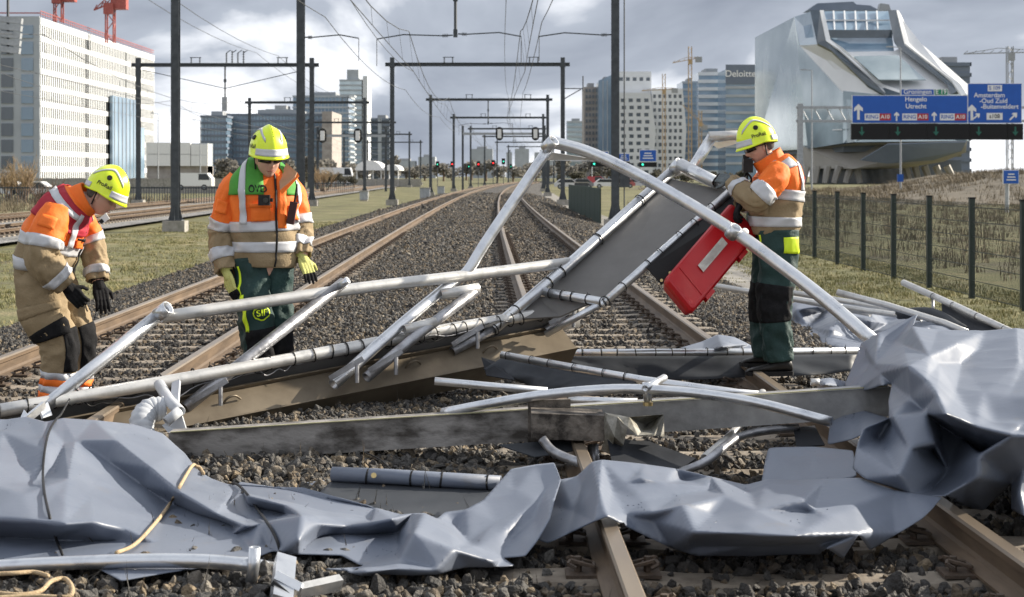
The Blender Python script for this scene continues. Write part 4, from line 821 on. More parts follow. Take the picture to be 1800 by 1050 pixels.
n = 2600; x = rng.uniform(20, 128, n); y = rng.uniform(122, 260, n)                 # scrub growing on the bank
u = np.clip((x-y*0.2)/22, 0, 1); z = -0.7+(2.5*u*u*(3-2*u))*np.minimum(1, (y-118)/30); s_ = rng.uniform(0.7, 1.9, n)
gn_scatter('dry_scrub', np.stack([x, y, z-0.1], 1), np.stack([s_*1.6, s_*1.6, s_], 1), np.stack([np.zeros(n), np.zeros(n), rng.uniform(0, 6.28, n)], 1), RD, None)

M['hedge'] = mat('dark_hedge', (0.045,0.045,0.03), (0.10,0.09,0.06), rough=0.95, scale=0.8)
for i in range(30):
    left = i < 18; px = 385+i*14+rr.uniform(-5, 5) if left else 985+(i-18)*32+rr.uniform(-8, 8); Y = rr.uniform(240, 300) if left else rr.uniform(300, 360)
    bush(px, rr.uniform(20, 40), rr.uniform(16, 26), Y, 'dark scrub bush behind the left tracks' if left else 'dark scrub bush along the motorway', 80+i, M['hedge'])
for o in COL.objects:
    l_ = o.get('label', '')
    if l_.startswith('dark scrub bush'): o['group'] = 'scrub behind the left tracks' if 'left' in l_ else 'scrub along the motorway'; o['category'] = 'bush'; o.name = 'scrub_bush'
# relay cabinets and short posts beside the line
for px, py, Y, w_, h_, lab in ((747,352,150,0.9,1.0,'grey relay cabinet between the portal posts'),(775,340,190,0.8,0.9,'small pale cabinet farther along the verge'),(884,356,85,0.0,0.0,''),(640,352,140,0.7,0.8,'low cabinet beside the left portal post'),(1022,352,120,1.0,1.6,'tall dark cabinet behind the right portal post')):
    if not w_: continue
    p = P(px, py, Y); t = empty('relay_cabinet', (p.x, Y, -0.66), lab, 'cabinet'); b = MB(); b.box((p.x-w_/2,Y-0.3,-0.55),(p.x+w_/2,Y+0.3,-0.66+h_)); b.build('housing', M['pole_l'] if h_ < 1.5 else M['pole'], t); b = MB(); b.box((p.x-w_/2-0.05,Y-0.35,-0.66+h_),(p.x+w_/2+0.05,Y+0.35,-0.6+h_)); b.build('lid', M['concrete'], t); b = MB(); b.box((p.x-w_/2+0.05,Y-0.4,-0.7),(p.x+w_/2-0.05,Y+0.32,-0.552)); b.build('plinth', M['concrete'], t)
# ================================================================ collapsed tube frame lying over the track
def rpx(wpx, Y): return wpx*Y/F/2
def ptube(name, pts, wpx, m, parent=None, curve=0, r=None, hollow=0.006, **k):
    q = [P(*p) for p in pts]; Y = sum(p[2] for p in pts)/len(pts); return tube(name, q, r or rpx(wpx, Y), m, parent, curve=curve, hollow=hollow, **k)
TIE = None
def tie_mesh():
    v = []; f = []; n, k = 14, 5
    for i in range(n):
        a = 2*math.pi*i/n
        for j in range(k): t = 2*math.pi*j/k; rr_ = 1.04+0.07*math.cos(t); v.append((rr_*math.cos(a), rr_*math.sin(a), 0.13*math.sin(t)))
    for i in range(n):
        for j in range(k): f.append((i*k+j, ((i+1)%n)*k+j, ((i+1)%n)*k+(j+1)%k, i*k+(j+1)%k))
    b = MB(); b.v, b.f, b.m = v, f, [0]*len(f); b.bar((1.05,0,0),(1.5,0.25,0.05),0.06,n=4)   # the loose tail of the tie
    return b.mesh('cable_tie', M['black'])
TIE = tie_mesh()
def ties(parent, a, b, r, n, t0=0.05, t1=0.95, seed=1):
    rr_ = random.Random(seed); a, b = Vector(a), Vector(b); d = (b-a).normalized()
    for i in range(n):
        t = t0+(t1-t0)*(i+rr_.uniform(-.25,.25))/max(1, n-1); dd = (d+Vector((rr_.uniform(-.15,.15),rr_.uniform(-.15,.15),rr_.uniform(-.15,.15)))).normalized()
        Mx = frame(dd).to_4x4(); Mx = Matrix.Translation(a.lerp(b, t))@Mx@Matrix.Rotation(rr_.uniform(0, 6.28), 4, 'Z')@Matrix.Scale(r, 4); inst('cable_tie', TIE, Mx, parent)
fr = empty('collapsed_frame', P(560, 720, 11.1), 'long collapsed aluminium tube frame with black cable ties lying over a weathered beam', 'metal frame')
TR = 0.040
def ft(name, pts, m='alu', r=TR, curve=0, n=14): return ptube(name, pts, 0, M[m], fr, curve, r=r)
B0, B1 = (-30,727,9.86), (1022,541,12.42)
tb = ft('lower_tube', [B0, (300,670,10.48), (560,622,11.1), (820,573,11.83), B1], 'alu_white', 0.041, 4)
ties(tb, P(*B0), P(560,622,11.1), 0.047, 15, 0.05, 0.98, 1); ties(tb, P(560,622,11.1), P(*B1), 0.047, 18, 0.03, 0.98, 2)
ft('upper_tube', [(283,558,10.62),(600,511,11.33),(825,484,11.93),(1008,461,12.5)], 'alu_white', 0.041, 4)
ft('strut', [(83,712,10.05),(170,641,10.33),(292,543,10.62)], 'alu', 0.042)
ft('strut', [(325,718,10.52),(425,638,10.8),(604,497,11.33)], 'alu_dirty', 0.040)
ft('strut', [(586,676,10.98),(700,575,11.45),(788,503,11.85),(821,478,11.93),(850,432,12.0),(905,350,12.15),(969,254,12.3)], 'alu', 0.040, 3)
ft('strut', [(644,664,11.1),(740,584,11.45),(838,510,11.8)], 'alu_dirty', 0.037)
ft('stub_tube', [(775,518,11.72),(842,507,11.8)], 'alu_white', 0.039); ft('stub_tube', [(711,580,11.42),(766,566,11.52)], 'alu_white', 0.036)
D5a, D5b, D5c = (795,618,11.75), (866,580,11.95), (1194,290,13.27)
ft('strut', [D5a, D5b], 'alu_dirty', 0.034); tb = ft('strut', [D5b, (1005,461,12.48), D5c], 'alu', 0.042); ties(tb, P(*D5b), P(1005,461,12.48), 0.048, 4, 0.05, 0.9, 3)
ties(tb, P(1060,412,12.7), P(*D5c), 0.048, 2, 0.0, 0.5, 4)
ft('strut', [(958,582,12.25),(1030,533,12.5)], 'alu_dirty', 0.031)
EA = [(966,249,12.3),(1030,266,12.28),(1110,302,12.15),(1200,352,11.95),(1290,407,11.65),(1370,465,11.35),(1450,527,11.0),(1535,600,10.55)]
ft('long_bowed_tube', EA, 'alu', 0.046, 4)
ft('tee_socket', [(1283,416,11.62),(1294,400,11.57)], 'alu', 0.045)
p = P(1306,411,11.72); b = MB(); b.bar(p, p+Vector((0.02,0.05,0.01)), 0.03, n=12); b.build('bolt_cap', M['white'], fr)
ft('end_socket', [(958,262,12.27),(974,246,12.22)], 'alu', 0.046); ft('end_socket', [(276,555,10.58),(296,540,10.55)], 'alu', 0.045)
ft('end_plug', [(596,504,11.28),(612,492,11.26)], 'alu', 0.025); ft('end_socket', [(1184,299,13.2),(1196,286,13.15)], 'alu', 0.049)
# gussets under the top joint, brackets where struts meet the beam
def pslab(name, pts, th, m, parent, **k):
    q = [P(*p) for p in pts]; n = sum(((q[i]-q[0]).cross(q[i+1]-q[0]) for i in range(1, len(q)-1)), Vector()).normalized()
    if n.y > 0: q = q[::-1]; n = -n
    b = MB(); b.prism(q, -n*th); return b.build(name, M[m] if isinstance(m, str) else m, parent, **k)
pslab('gusset', [(962,282,12.36),(968,268,12.34),(1052,281,12.32),(1045,284,12.32)], 0.012, 'alu_white', fr)
pslab('gusset', [(1180,312,13.2),(1200,296,13.22),(1262,327,12.95),(1255,332,12.95),(1198,305,13.2)], 0.012, 'alu_white', fr)
for x, y, Y in ((586,672,10.97),(655,658,11.12),(345,712,10.5),(800,612,11.72),(970,575,12.2)):
    b = MB(); q = P(x, y, Y); b.beam(q+Vector((-0.02,-0.05,0.03)), q+Vector((0.2,-0.02,0.16)), 0.015, 0.035); b.bar(q+Vector((0.16,-0.03,0.0)), q+Vector((0.16,-0.03,0.12)), 0.014); b.build('foot_bracket', M['alu_dirty'], fr)
# weathered box beam under the frame, turned on edge
L0, L1 = P(120,768,10.05), P(1000,596,12.3); d = (L1-L0).normalized(); bx = empty('beam_frame', L0)
bpy.data.objects.remove(bx)
u1 = Vector((0.22,-0.62,0.75)); u1 = (u1-d*u1.dot(d)).normalized(); u2 = d.cross(u1).normalized()      # u1 = normal of the sunny face
if u2.z < 0: u2 = -u2
cb = lambda t, a, c: L0.lerp(L1, t)+u2*a+u1*c
def boxbeam(n=22):
    prof = [(-0.115,0.0),(-0.107,0.008),(0.105,0.008),(0.115,0.0),(0.115,-0.2),(-0.06,-0.2),(-0.115,-0.17)]; v = []; f = []; k = len(prof)
    for i in range(n+1):
        t = i/n
        for a, c in prof: w_ = noise.noise(Vector((t*9, a*20, c*20)))*0.0015; v.append(cb(t, a+w_, c+w_))
    for i in range(n):
        for j in range(k): f.append((i*k+j, i*k+(j+1)%k, (i+1)*k+(j+1)%k, (i+1)*k+j))
    f += [tuple(range(k)), tuple(n*k+j for j in range(k))[::-1]]
    me = mesh('box_beam', v, f, M['steel_rust']); bm = bmesh.new(); bm.from_mesh(me); bmesh.ops.recalc_face_normals(bm, faces=bm.faces[:]); bm.to_mesh(me); bm.free(); return me
bb = obj('box_beam', boxbeam(), fr)
b = MB(); b.beam(cb(0, 0.118, 0.02), cb(1, 0.118, 0.02), 0.012, 0.03, u1); b.build('top_lip', M['steel_rust'], bb); b = MB(); b.beam(cb(0, -0.112, 0.012), cb(1, -0.112, 0.012), 0.012, 0.022, u1); b.build('lower_lip', M['steel_rust'], bb)
for t in (0.27, 0.63, 0.8):
    b = MB(); q = cb(t, 0.02, 0.0); pts = [q, q+u1*0.05+d*0.02, q+u1*0.06+d*0.07, q+u1*0.02+d*0.12]; v, f = sweep(crom(pts, 4), 0.008, 6); obj('hook', mesh('hook', v, f, M['steel_rust'], True), bb)
# black rubber sheet between lower tube and beam
pts = []; n = 24; v = []; f = []
for i in range(n+1):
    t = i/n; x = -10+1030*t; iy = 1/9.9+(1/12.4-1/9.9)*t; top = P(x, 727-185.5*(x+30)/1052+4, 1/iy+0.02); lo = P(x, 770-192*(x-40)/960+10*math.sin(t*9)*0.2, 1/iy+0.1)
    v += [top, top.lerp(lo, 0.5)+Vector((0, 0.05, -0.01)), lo]
for i in range(n): f += [(3*i,3*i+1,3*i+4,3*i+3),(3*i+1,3*i+2,3*i+5,3*i+4)]
me = mesh('rubber_skirt', v, f, M['panel'], True); o = obj('rubber_skirt', me, fr); md = o.modifiers.new('thickness', 'SOLIDIFY'); md.thickness = 0.006
# loose cables along the lower tube
rr = random.Random(11)
for k, (x0, x1, sag) in enumerate(((60,560,14),(150,480,26),(330,640,12),(420,560,20),(90,300,18),(560,900,6),(640,860,9))):
    pts = []
    for i in range(13):
        t = i/12; x = x0+(x1-x0)*t; Y = 1/(1/9.86+(1/12.42-1/9.86)*(x+30)/1052)-0.055; y = 727-186*(x+30)/1052+sag*math.sin(math.pi*t)*(0.7+0.5*rr.random())+rr.uniform(-5, 5); pts.append(P(x, y, Y))
    v, f = sweep(crom(pts, 4), 0.0045, 5); obj('loose_cable', mesh('loose_cable', v, f, M['black'] if k % 2 == 0 else M['alu_dirty'], True), fr)
# dark board and smaller panel in the raised end
bd = pslab('board', [(1176,314,13.2),(1282,336,12.7),(1068,528,12.0),(960,510,12.35)], 0.02, 'panel', fr)
pslab('small_board', [(938,520,12.3),(1050,527,12.05),(985,556,12.1),(893,562,12.05)], 0.015, 'panel', fr)
tb = ft('board_edge_tube', [(1296,326,12.62),(1180,428,12.3),(1062,533,11.93)], 'alu', 0.032); ties(tb, P(1296,326,12.62), P(1062,533,11.93), 0.037, 8, 0.04, 0.97, 5)
tb = ft('board_end_tube', [(950,512,12.28),(1060,531,11.92)], 'alu', 0.032); ties(tb, P(960,514,12.25), P(1060,531,11.92), 0.037, 5, 0.05, 0.95, 6)
ft('board_end_tube', [(1062,531,11.93),(960,588,12.1)], 'alu', 0.027)
bk = pslab('black_flap', [(1279,340,12.6),(1322,352,12.5),(1163,500,12.02),(1137,470,12.05)], 0.012, 'black', fr)
eye = MB().bar((0,0,-0.2),(0,0,0.2),1,n=8).mesh('eyelet', M['brass'])
for i in range(11): t = i/10; q = P(1313-150*t, 360+133*t, 12.42-0.42*t); Mx = Matrix.Translation(q)@frame((-0.5,-1,0.2)).to_4x4()@Matrix.Scale(0.012, 4); inst('eyelet', eye, Mx, bk)
ft('top_cross_tube', [(1196,289,13.15),(1262,323,12.75)], 'alu', 0.049); ft('top_cross_tube', [(1255,318,12.8),(1315,342,12.45)], 'alu_dirty', 0.041)
ft('rear_tube', [(1214,302,13.35),(1254,238,13.55)], 'alu', 0.045); ft('rear_tube', [(1246,240,13.5),(1318,237,13.5)], 'alu_white', 0.040)
pslab('rear_plate', [(1249,252,13.6),(1306,243,13.6),(1306,250,13.6),(1262,262,13.6)], 0.01, 'alu_white', fr)
# clamp bracket on the left end of the lower tube and a bent foot plate
pslab('foot_plate', [(30,748,9.75),(42,720,9.8),(58,742,9.72),(38,765,9.65)], 0.02, 'alu', fr); pslab('foot_plate', [(70,720,9.75),(84,706,9.8),(92,730,9.78),(76,735,9.72)], 0.02, 'alu', fr)
b = MB(); b.beam(P(38,745,9.62), P(78,712,9.78), 0.02, 0.045); b.build('foot_strut', M['alu'], fr)
# ---------------------------------------------------------------- red box
def redbox():
    A, B_, C, D = P(1288,352,12.45), P(1331,414,12.32), P(1220,547,11.85), P(1165,494,11.9)
    ex = (B_-A+C-D)/2; ey = (A-D+B_-C)/2; c = (A+B_+C+D)/4; nz = ex.cross(ey).normalized()
    if nz.y > 0: nz = -nz
    t = empty('red_case', c-Vector((0,0,0.5)), 'bright red ribbed plastic case with white label hanging from the raised frame', 'case')
    W, Hh = ex.length, ey.length; x = ex.normalized(); y = ey.normalized(); z = x.cross(y).normalized()
    if z.dot(nz) < 0: z = -z
    def rr_(w_, h_, r, n=5):
        p = []
        for cx, cy, a0 in ((w_-r,h_-r,0),(-w_+r,h_-r,90),(-w_+r,-h_+r,180),(w_-r,-h_+r,270)):
            for i in range(n+1): a = R(a0+90*i/n); p.append((cx+r*math.cos(a), cy+r*math.sin(a)))
        return p
    def layers(ls):
        v = []; f = []; k = None
        for w_, h_, r, dz in ls:
            q = rr_(w_, h_, r); k = len(q); v += [c+x*a+y*b_+z*dz for a, b_ in q]
        for i in range(len(ls)-1):
            for j in range(k): f.append((i*k+j, i*k+(j+1)%k, (i+1)*k+(j+1)%k, (i+1)*k+j))
        f += [tuple(range(k))[::-1], tuple((len(ls)-1)*k+j for j in range(k))]
        return v, f
    w_, h_ = W/2, Hh/2
    v, f = layers([(w_*0.9,h_*0.93,0.04,-0.15),(w_*0.96,h_*0.97,0.04,-0.06),(w_,h_,0.04,-0.05),(w_,h_,0.04,-0.012),(w_-0.014,h_-0.014,0.032,0.012),(w_-0.03,h_-0.03,0.03,0.018)]); me = mesh('shell', v, f, M['red']); sh = obj('shell', me, t)
    b = MB(); b.obox(c+y*(h_*0.62)+z*0.021, x*(w_*0.8), y*0.006, z*0.003); b.build('rib', M['red'], sh); b = MB(); b.obox(c-y*(h_*0.66)+z*0.021, x*(w_*0.8), y*0.006, z*0.003); b.build('rib', M['red'], sh)
    b = MB(); b.obox(c-x*(w_*0.02)-y*(h_*0.02)+z*0.03, x*(w_*0.2), y*(h_*0.36), z*0.003); lb = b.build('label_plate', M['labelw'], t)
    b = MB()
    for i in range(5): b.obox(c-x*(w_*0.02)+x*(w_*0.05*(i-2))-y*(h_*(0.02+0.03*(i%2)))+z*0.0345, x*(w_*0.012), y*(h_*0.25), z*0.001)
    b.build('print_line', M['labelp'], lb)
    for s in (-0.5, 0.5): b = MB(); b.obox(c+x*(w_+0.012)+y*(h_*s)-z*0.03, x*0.015, y*0.05, z*0.025); b.build('latch', M['red'], t)
    b = MB(); b.bar(c+y*(h_*0.9)-x*0.05-z*0.05, c+y*(h_*0.9)-x*0.05-z*0.05+Vector((0,0.1,0.18)), 0.012); b.build('hanging_strap', M['black'], t)
M['labelw'] = mat('worn_label', (0.42,0.37,0.33), (0.62,0.60,0.56), rough=0.6, scale=14); M['labelp'] = mat('faded_print', (0.36,0.33,0.31), (0.48,0.45,0.43), rough=0.6, scale=40)
redbox()
# ---------------------------------------------------------------- grey cross beam with crumpled end
YL = lambda x: 9.25-0.25*(x-300)/1265
cbm = empty('cross_beam', P(950, 772, 9.12), 'long weathered grey steel beam lying across the track with a torn box joint', 'beam')
def sbeam(name, x0, x1, dz=0.0, n=16):
    v = []; f = []
    for i in range(n+1):
        x = x0+(x1-x0)*i/n; Y = YL(x); yt = 761-40*(x-300)/630; yb = 815-39*(x-300)/630+(0 if x < 1000 else -4*(x-1000)/500); a, c = P(x, yt, Y), P(x, yb, Y); w_ = noise.noise(Vector((x*.02, 1, 0)))*0.006
        v += [a+Vector((0,w_,dz)), c+Vector((0,w_,0)), c+Vector((0,0.14,0)), a+Vector((0,0.14,dz))]
    for i in range(n):
        for j in range(4): f.append((i*4+j, i*4+(j+1)%4, (i+1)*4+(j+1)%4, (i+1)*4+j)[::-1])
    f += [(0,1,2,3),(n*4+3,n*4+2,n*4+1,n*4)]
    return obj(name, mesh(name, v, f, M['beam_grey']), cbm)
sbeam('beam_length', 296, 932); M['beam_b'] = mat('stained_galvanised', (0.20,0.20,0.20), (0.42,0.42,0.42), rough=0.5, metal=0.4, scale=3.5, bump=0.2, detail=8)
o2 = sbeam('beam_length', 1000, 1566); o2.data.materials[0] = M['beam_b']
M['moss'] = mat('mossy_edge', (0.24,0.23,0.13), (0.33,0.31,0.2), rough=0.9, scale=14)
b = MB(); b.beam(P(300,760,9.24), P(1560,679,9.0), 0.02, 0.005); b.build('mossy_edge', M['moss'], cbm)
def pbox(name, x0, x1, y0, y1, Y, dep, m, par, skew=0, **k):
    a, c, e2, g = P(x0,y0,Y), P(x1,y0+skew,Y), P(x1,y1+skew,Y), P(x0,y1,Y); b = MB(); b.prism([g, e2, c, a], (0,dep,0)); return b.build(name, m, par, **k)
M['rustdark'] = mat('dirty_dark_steel', (0.03,0.024,0.02), (0.20,0.175,0.15), rough=0.7, metal=0.2, scale=9, bump=0.5, detail=9, lo=0.42, hi=0.64)
pbox('joint_plate', 928, 1003, 704, 790, 9.09, 0.03, M['rustdark'], cbm, -2)
pbox('box_joint', 934, 1062, 727, 772, 8.83, 0.24, M['rustdark'], cbm, 4)
# crumpled, torn end of the box joint
M['torn'] = mat('torn_galvanised', (0.13,0.12,0.09), (0.33,0.32,0.29), rough=0.5, metal=0.4, scale=12, bump=0.3, detail=8)
cr = [[(1062,728,8.82),(1062,775,8.82),(1056,792,8.85)],[(1085,733,8.74),(1080,768,8.70),(1074,800,8.8)],[(1103,752,8.70),(1096,782,8.72),(1080,800,8.85)]]
v = [P(*q) for row in cr for q in row]; f = [(0,1,4,3),(1,2,5,4),(3,4,7,6),(4,5,8,7)]; o = obj('torn_side', mesh('torn_side', v, f, M['torn']), cbm); o.modifiers.new('t', 'SOLIDIFY').thickness = 0.008
v = [P(*q) for q in [(1062,727,8.82),(1105,735,8.76),(1166,728,8.86),(1168,768,8.84),(1150,766,8.72),(1120,768,8.66),(1102,752,8.70),(1135,748,8.95)]]; f = [(0,1,6),(1,7,5,6),(1,2,7),(7,2,3,4),(7,4,5)]; o = obj('torn_flap', mesh('torn_flap', v, f, M['torn'], False), cbm); o.modifiers.new('t', 'SOLIDIFY').thickness = 0.008
ptube('stub_post', [(1042,782,8.95),(1046,830,8.9)], 20, M['alu_dirty'], cbm)
# ---------------------------------------------------------------- loose tubes
def loose(pts, w_, label, m='alu', curve=0, name='loose_tube'): return ptube(name, pts, w_, M[m], None, curve, label=label, cat='tube')
loose([(764,670,10.35),(860,679,10.35),(962,688,10.3)], 14, 'short open aluminium tube lying on the ballast behind the cross beam')
t = empty('bowed_tube', P(1110, 725, 9.2), 'long bowed aluminium tube with a clamp resting on the cross beam', 'tube')
ptube('tube_length', [(779,726,9.3),(850,712,9.15),(950,695,9.05),(1060,685,8.98),(1140,685,8.95),(1230,692,8.92),(1330,708,8.85),(1462,742,8.7)], 18, M['alu'], t, 5)
ptube('clamp', [(1136,672,8.95),(1139,706,8.95)], 15, M['alu'], t); ptube('clamp_arm', [(1134,683,8.9),(1168,664,9.1)], 13, M['alu'], t)
p = P(1139, 707, 8.95); b = MB(); b.bar(p, p-Vector((0,0,0.02)), 0.026, n=8); b.build('clamp_nut', M['brass'], t)
loose([(1150,672,9.6),(1260,686,9.55),(1350,694,9.5)], 11, 'thin tube behind the bowed tube near the worker\'s boots')
loose([(1000,703,9.5),(1120,707,9.4)], 13, 'flattened tube lying close behind the cross beam'); loose([(1340,690,9.35),(1345,715,9.2)], 14, 'small upright tube end behind the cross beam', 'alu_white')
t = empty('bent_tube', P(1000, 815, 8.6), 'short bent tube with a torn open end in front of the box joint', 'tube'); ptube('tube_length', [(953,772,8.62),(970,792,8.58),(998,806,8.5),(1050,824,8.42)], 17, M['alu_dirty'], t, 5)
loose([(1192,832,8.6),(1240,812,8.62),(1275,785,8.75),(1300,768,8.9),(1345,758,9.0),(1402,752,9.1)], 15, 'curved soiled tube bending away beneath the cross beam', 'alu_dirty', 5)
loose([(1238,805,8.8),(1285,765,9.15),(1305,742,9.3)], 14, 'bright tube end beside the curved soiled tube', 'alu_white')
t = empty('foreground_tube', P(220, 1000, 6.45), 'bowed aluminium tube with an upright open tee in front of the left tarpaulin', 'tube')
ptube('tube_length', [(-40,999,6.5),(100,991,6.45),(250,986,6.4),(360,987,6.35),(440,993,6.3)], 25, M['alu'], t, 5); ptube('tee_socket', [(448,962,6.28),(446,995,6.28),(441,1024,6.28)], 21, M['alu'], t)
ptube('pin', [(455,988,6.4),(480,993,6.5)], 10, M['alu'], t)
# aluminium bracket at the lower edge
t = empty('hinge_bracket', P(500, 1060, 6.0), 'square aluminium hinge bracket at the bottom edge below the tarpaulin', 'bracket')
q = P(500, 1010, 6.1); b = MB(); b.beam(P(494,1060,5.9), P(501,985,6.25), 0.075, 0.05, (0.2,-1,0.1)); b.build('square_bar', M['alu'], t)
b = MB(); b.beam(P(486,1010,6.02), P(530,1033,6.0), 0.03, 0.03, (0,-1,0.2)); b.build('latch', M['alu'], t); b = MB(); b.beam(P(526,1040,6.0), P(598,1024,6.1), 0.035, 0.05, (0,-0.6,1)); b.build('hinge_leaf', M['alu_white'], t)
b = MB(); b.beam(P(480,1025,5.98), P(512,1050,5.95), 0.02, 0.03, (0,-1,0.2)); b.build('clip', M['black'], t)
# ribbed white hose elbow behind the left tarpaulin
M['hose'] = mat('pale_plastic', (0.42,0.44,0.47), (0.52,0.54,0.57), rough=0.4, scale=8, rvar=0.08)
t = empty('hose_elbow', P(270, 760, 9.7), 'white ribbed plastic elbow with a flange behind the left tarpaulin', 'pipe')
cp = crom([P(252,772,9.55),P(249,742,9.6),P(262,722,9.68),P(288,718,9.72)], 9); v, f = sweep(cp, [0.068+0.006*(i%3 == 0) for i in range(len(cp))], 16, 0.006); obj('ribbed_hose', mesh('ribbed_hose', v, f, M['hose'], True), t)
pslab('flange', [(285,748,9.6),(318,725,9.6),(328,758,9.55),(296,762,9.55)], 0.02, 'hose', t); ptube('handle_tube', [(280,676,10.0),(298,705,9.7),(316,724,9.55)], 20, M['hose'], t); b = MB(); b.beam(P(310,672,9.9), P(307,712,9.65), 0.05, 0.02, (0,-1,0)); b.build('strap_plate', M['hose'], t); ptube('spout', [(316,722,9.55),(292,742,9.5)], 18, M['hose'], t)
# ================================================================ grey tarpaulins
TV, TF = [], []
def ridged(p): return 1-2*abs(noise.noise(p))
def tarp(name, outline, ridges, label, m='tarp', crumple=1.0, facets=1.0, smooth=5, edge=0.024, seed=0, th=0.004):
    """sheet with modelled folds: outline and fold lines are (photo x, photo y, height above the rails); the height fixes the distance"""
    vs2 = []; zz = []; idx = {}
    def vid(q):
        k = (round(q[0], 1), round(q[1], 1))
        if k not in idx: idx[k] = len(vs2); vs2.append(Vector((q[0], -q[1]))); zz.append(q[2])
        return idx[k]
    poly = [vid(q) for q in outline]; ed = [(vid(a), vid(b)) for rd in ridges for a, b in zip(rd, rd[1:])]
    ed = [e for e in ed if e[0] != e[1]]
    V, E, Fc, ov, oe, of = geometry.delaunay_2d_cdt(vs2, ed, [poly], 1, 0.01)
    rs = random.Random(seed+40); tris = [(V[f[0]], V[f[1]], V[f[2]], [zz[ov[i][0]] if ov[i] else None for i in f]) for f in Fc]; add = []; base = [Vector(q) for q in vs2]
    for a, b_, c_, z3 in tris:                        # extra random points: flat facets with straight creases between them
        if None in z3: continue
        ar = abs((b_-a).cross(c_-a))/2
        for _ in range(int(facets*ar/1400+rs.random()*facets)):
            u, w_ = rs.random(), rs.random()
            if u+w_ > 1: u, w_ = 1-u, 1-w_
            q = a+(b_-a)*u+(c_-a)*w_
            if min((q-k).length for k in base+[x[0] for x in add]) > 13: add.append((q, z3[0]+(z3[1]-z3[0])*u+(z3[2]-z3[0])*w_+rs.gauss(0, 0.007)*crumple))
    for q, z in add: vs2.append(q); zz.append(z)
    V, E, Fc, ov, oe, of = geometry.delaunay_2d_cdt(vs2, ed, [poly], 1, 0.01)
    co = []
    for v, o in zip(V, ov):
        if o: z = zz[o[0]]
        else:
            d = sorted(((v-q).length, k) for k, q in enumerate(vs2))[:3]; w_ = [1/(x[0]+.1) for x in d]; z = sum(zz[k]*a for (_, k), a in zip(d, w_))/sum(w_)
        co.append(G(v.x, -v.y, z))
    bm = bmesh.new(); bv = [bm.verts.new(c) for c in co]
    for f in Fc:
        try: bm.faces.new([bv[i] for i in f])
        except ValueError: pass
    bmesh.ops.recalc_face_normals(bm, faces=bm.faces[:])
    for _ in range(9):
        le = [e for e in bm.edges if e.calc_length() > edge]
        if not le: break
        bmesh.ops.subdivide_edges(bm, edges=le, cuts=1); bmesh.ops.triangulate(bm, faces=[f for f in bm.faces if len(f.verts) > 3])
    bmesh.ops.delete(bm, geom=[v for v in bm.verts if not v.link_faces], context='VERTS')
    for _ in range(smooth):
        new = {}
        for v in bm.verts:
            if v.is_boundary: n = [e.other_vert(v).co for e in v.link_edges if e.is_boundary]; k = 0.18
            else: n = [e.other_vert(v).co for e in v.link_edges]; k = 0.55
            new[v] = v.co.lerp(sum(n, Vector())/len(n), k)
        for v, c in new.items(): v.co = c
    if sum(f.normal.z for f in bm.faces) < 0: bmesh.ops.reverse_faces(bm, faces=bm.faces[:])
    bm.normal_update(); sd_ = Vector((seed*7.3, seed*3.1, 0))
    for v in bm.verts:
        p = v.co+sd_; q = Vector((p.x+0.35*p.y, p.y*0.75, p.z)); a = ridged(q*4.0+Vector((3,1,2)))*0.005+noise.noise(q*9)*0.0015
        v.co += v.normal*a*crumple*(0.35 if v.is_boundary else 1)
    for v in bm.verts:
        xr = v.co.x-off(v.co.y); lo_ = float(bedz(xr))+0.062
        for c in (0.5425, 2.0475, -3.7825, -2.2775):
            if abs(xr-c) < 0.06: lo_ = max(lo_, 0.012)
        if v.co.z < lo_ and v.co.y < 14: v.co.z = lo_
    TV.append([v.co.copy() for v in bm.verts]); bm.verts.index_update(); TF.append([[v.index for v in f.verts] for f in bm.faces])
    me = bpy.data.meshes.new(name); bm.to_mesh(me); bm.free(); me.materials.append(M[m]); me.polygons.foreach_set('use_smooth', [True]*len(me.polygons))
    o = obj(name, me, label=label, cat='tarpaulin'); md = o.modifiers.new('thickness', 'SOLIDIFY'); md.thickness = th; md.offset = -1
    return o
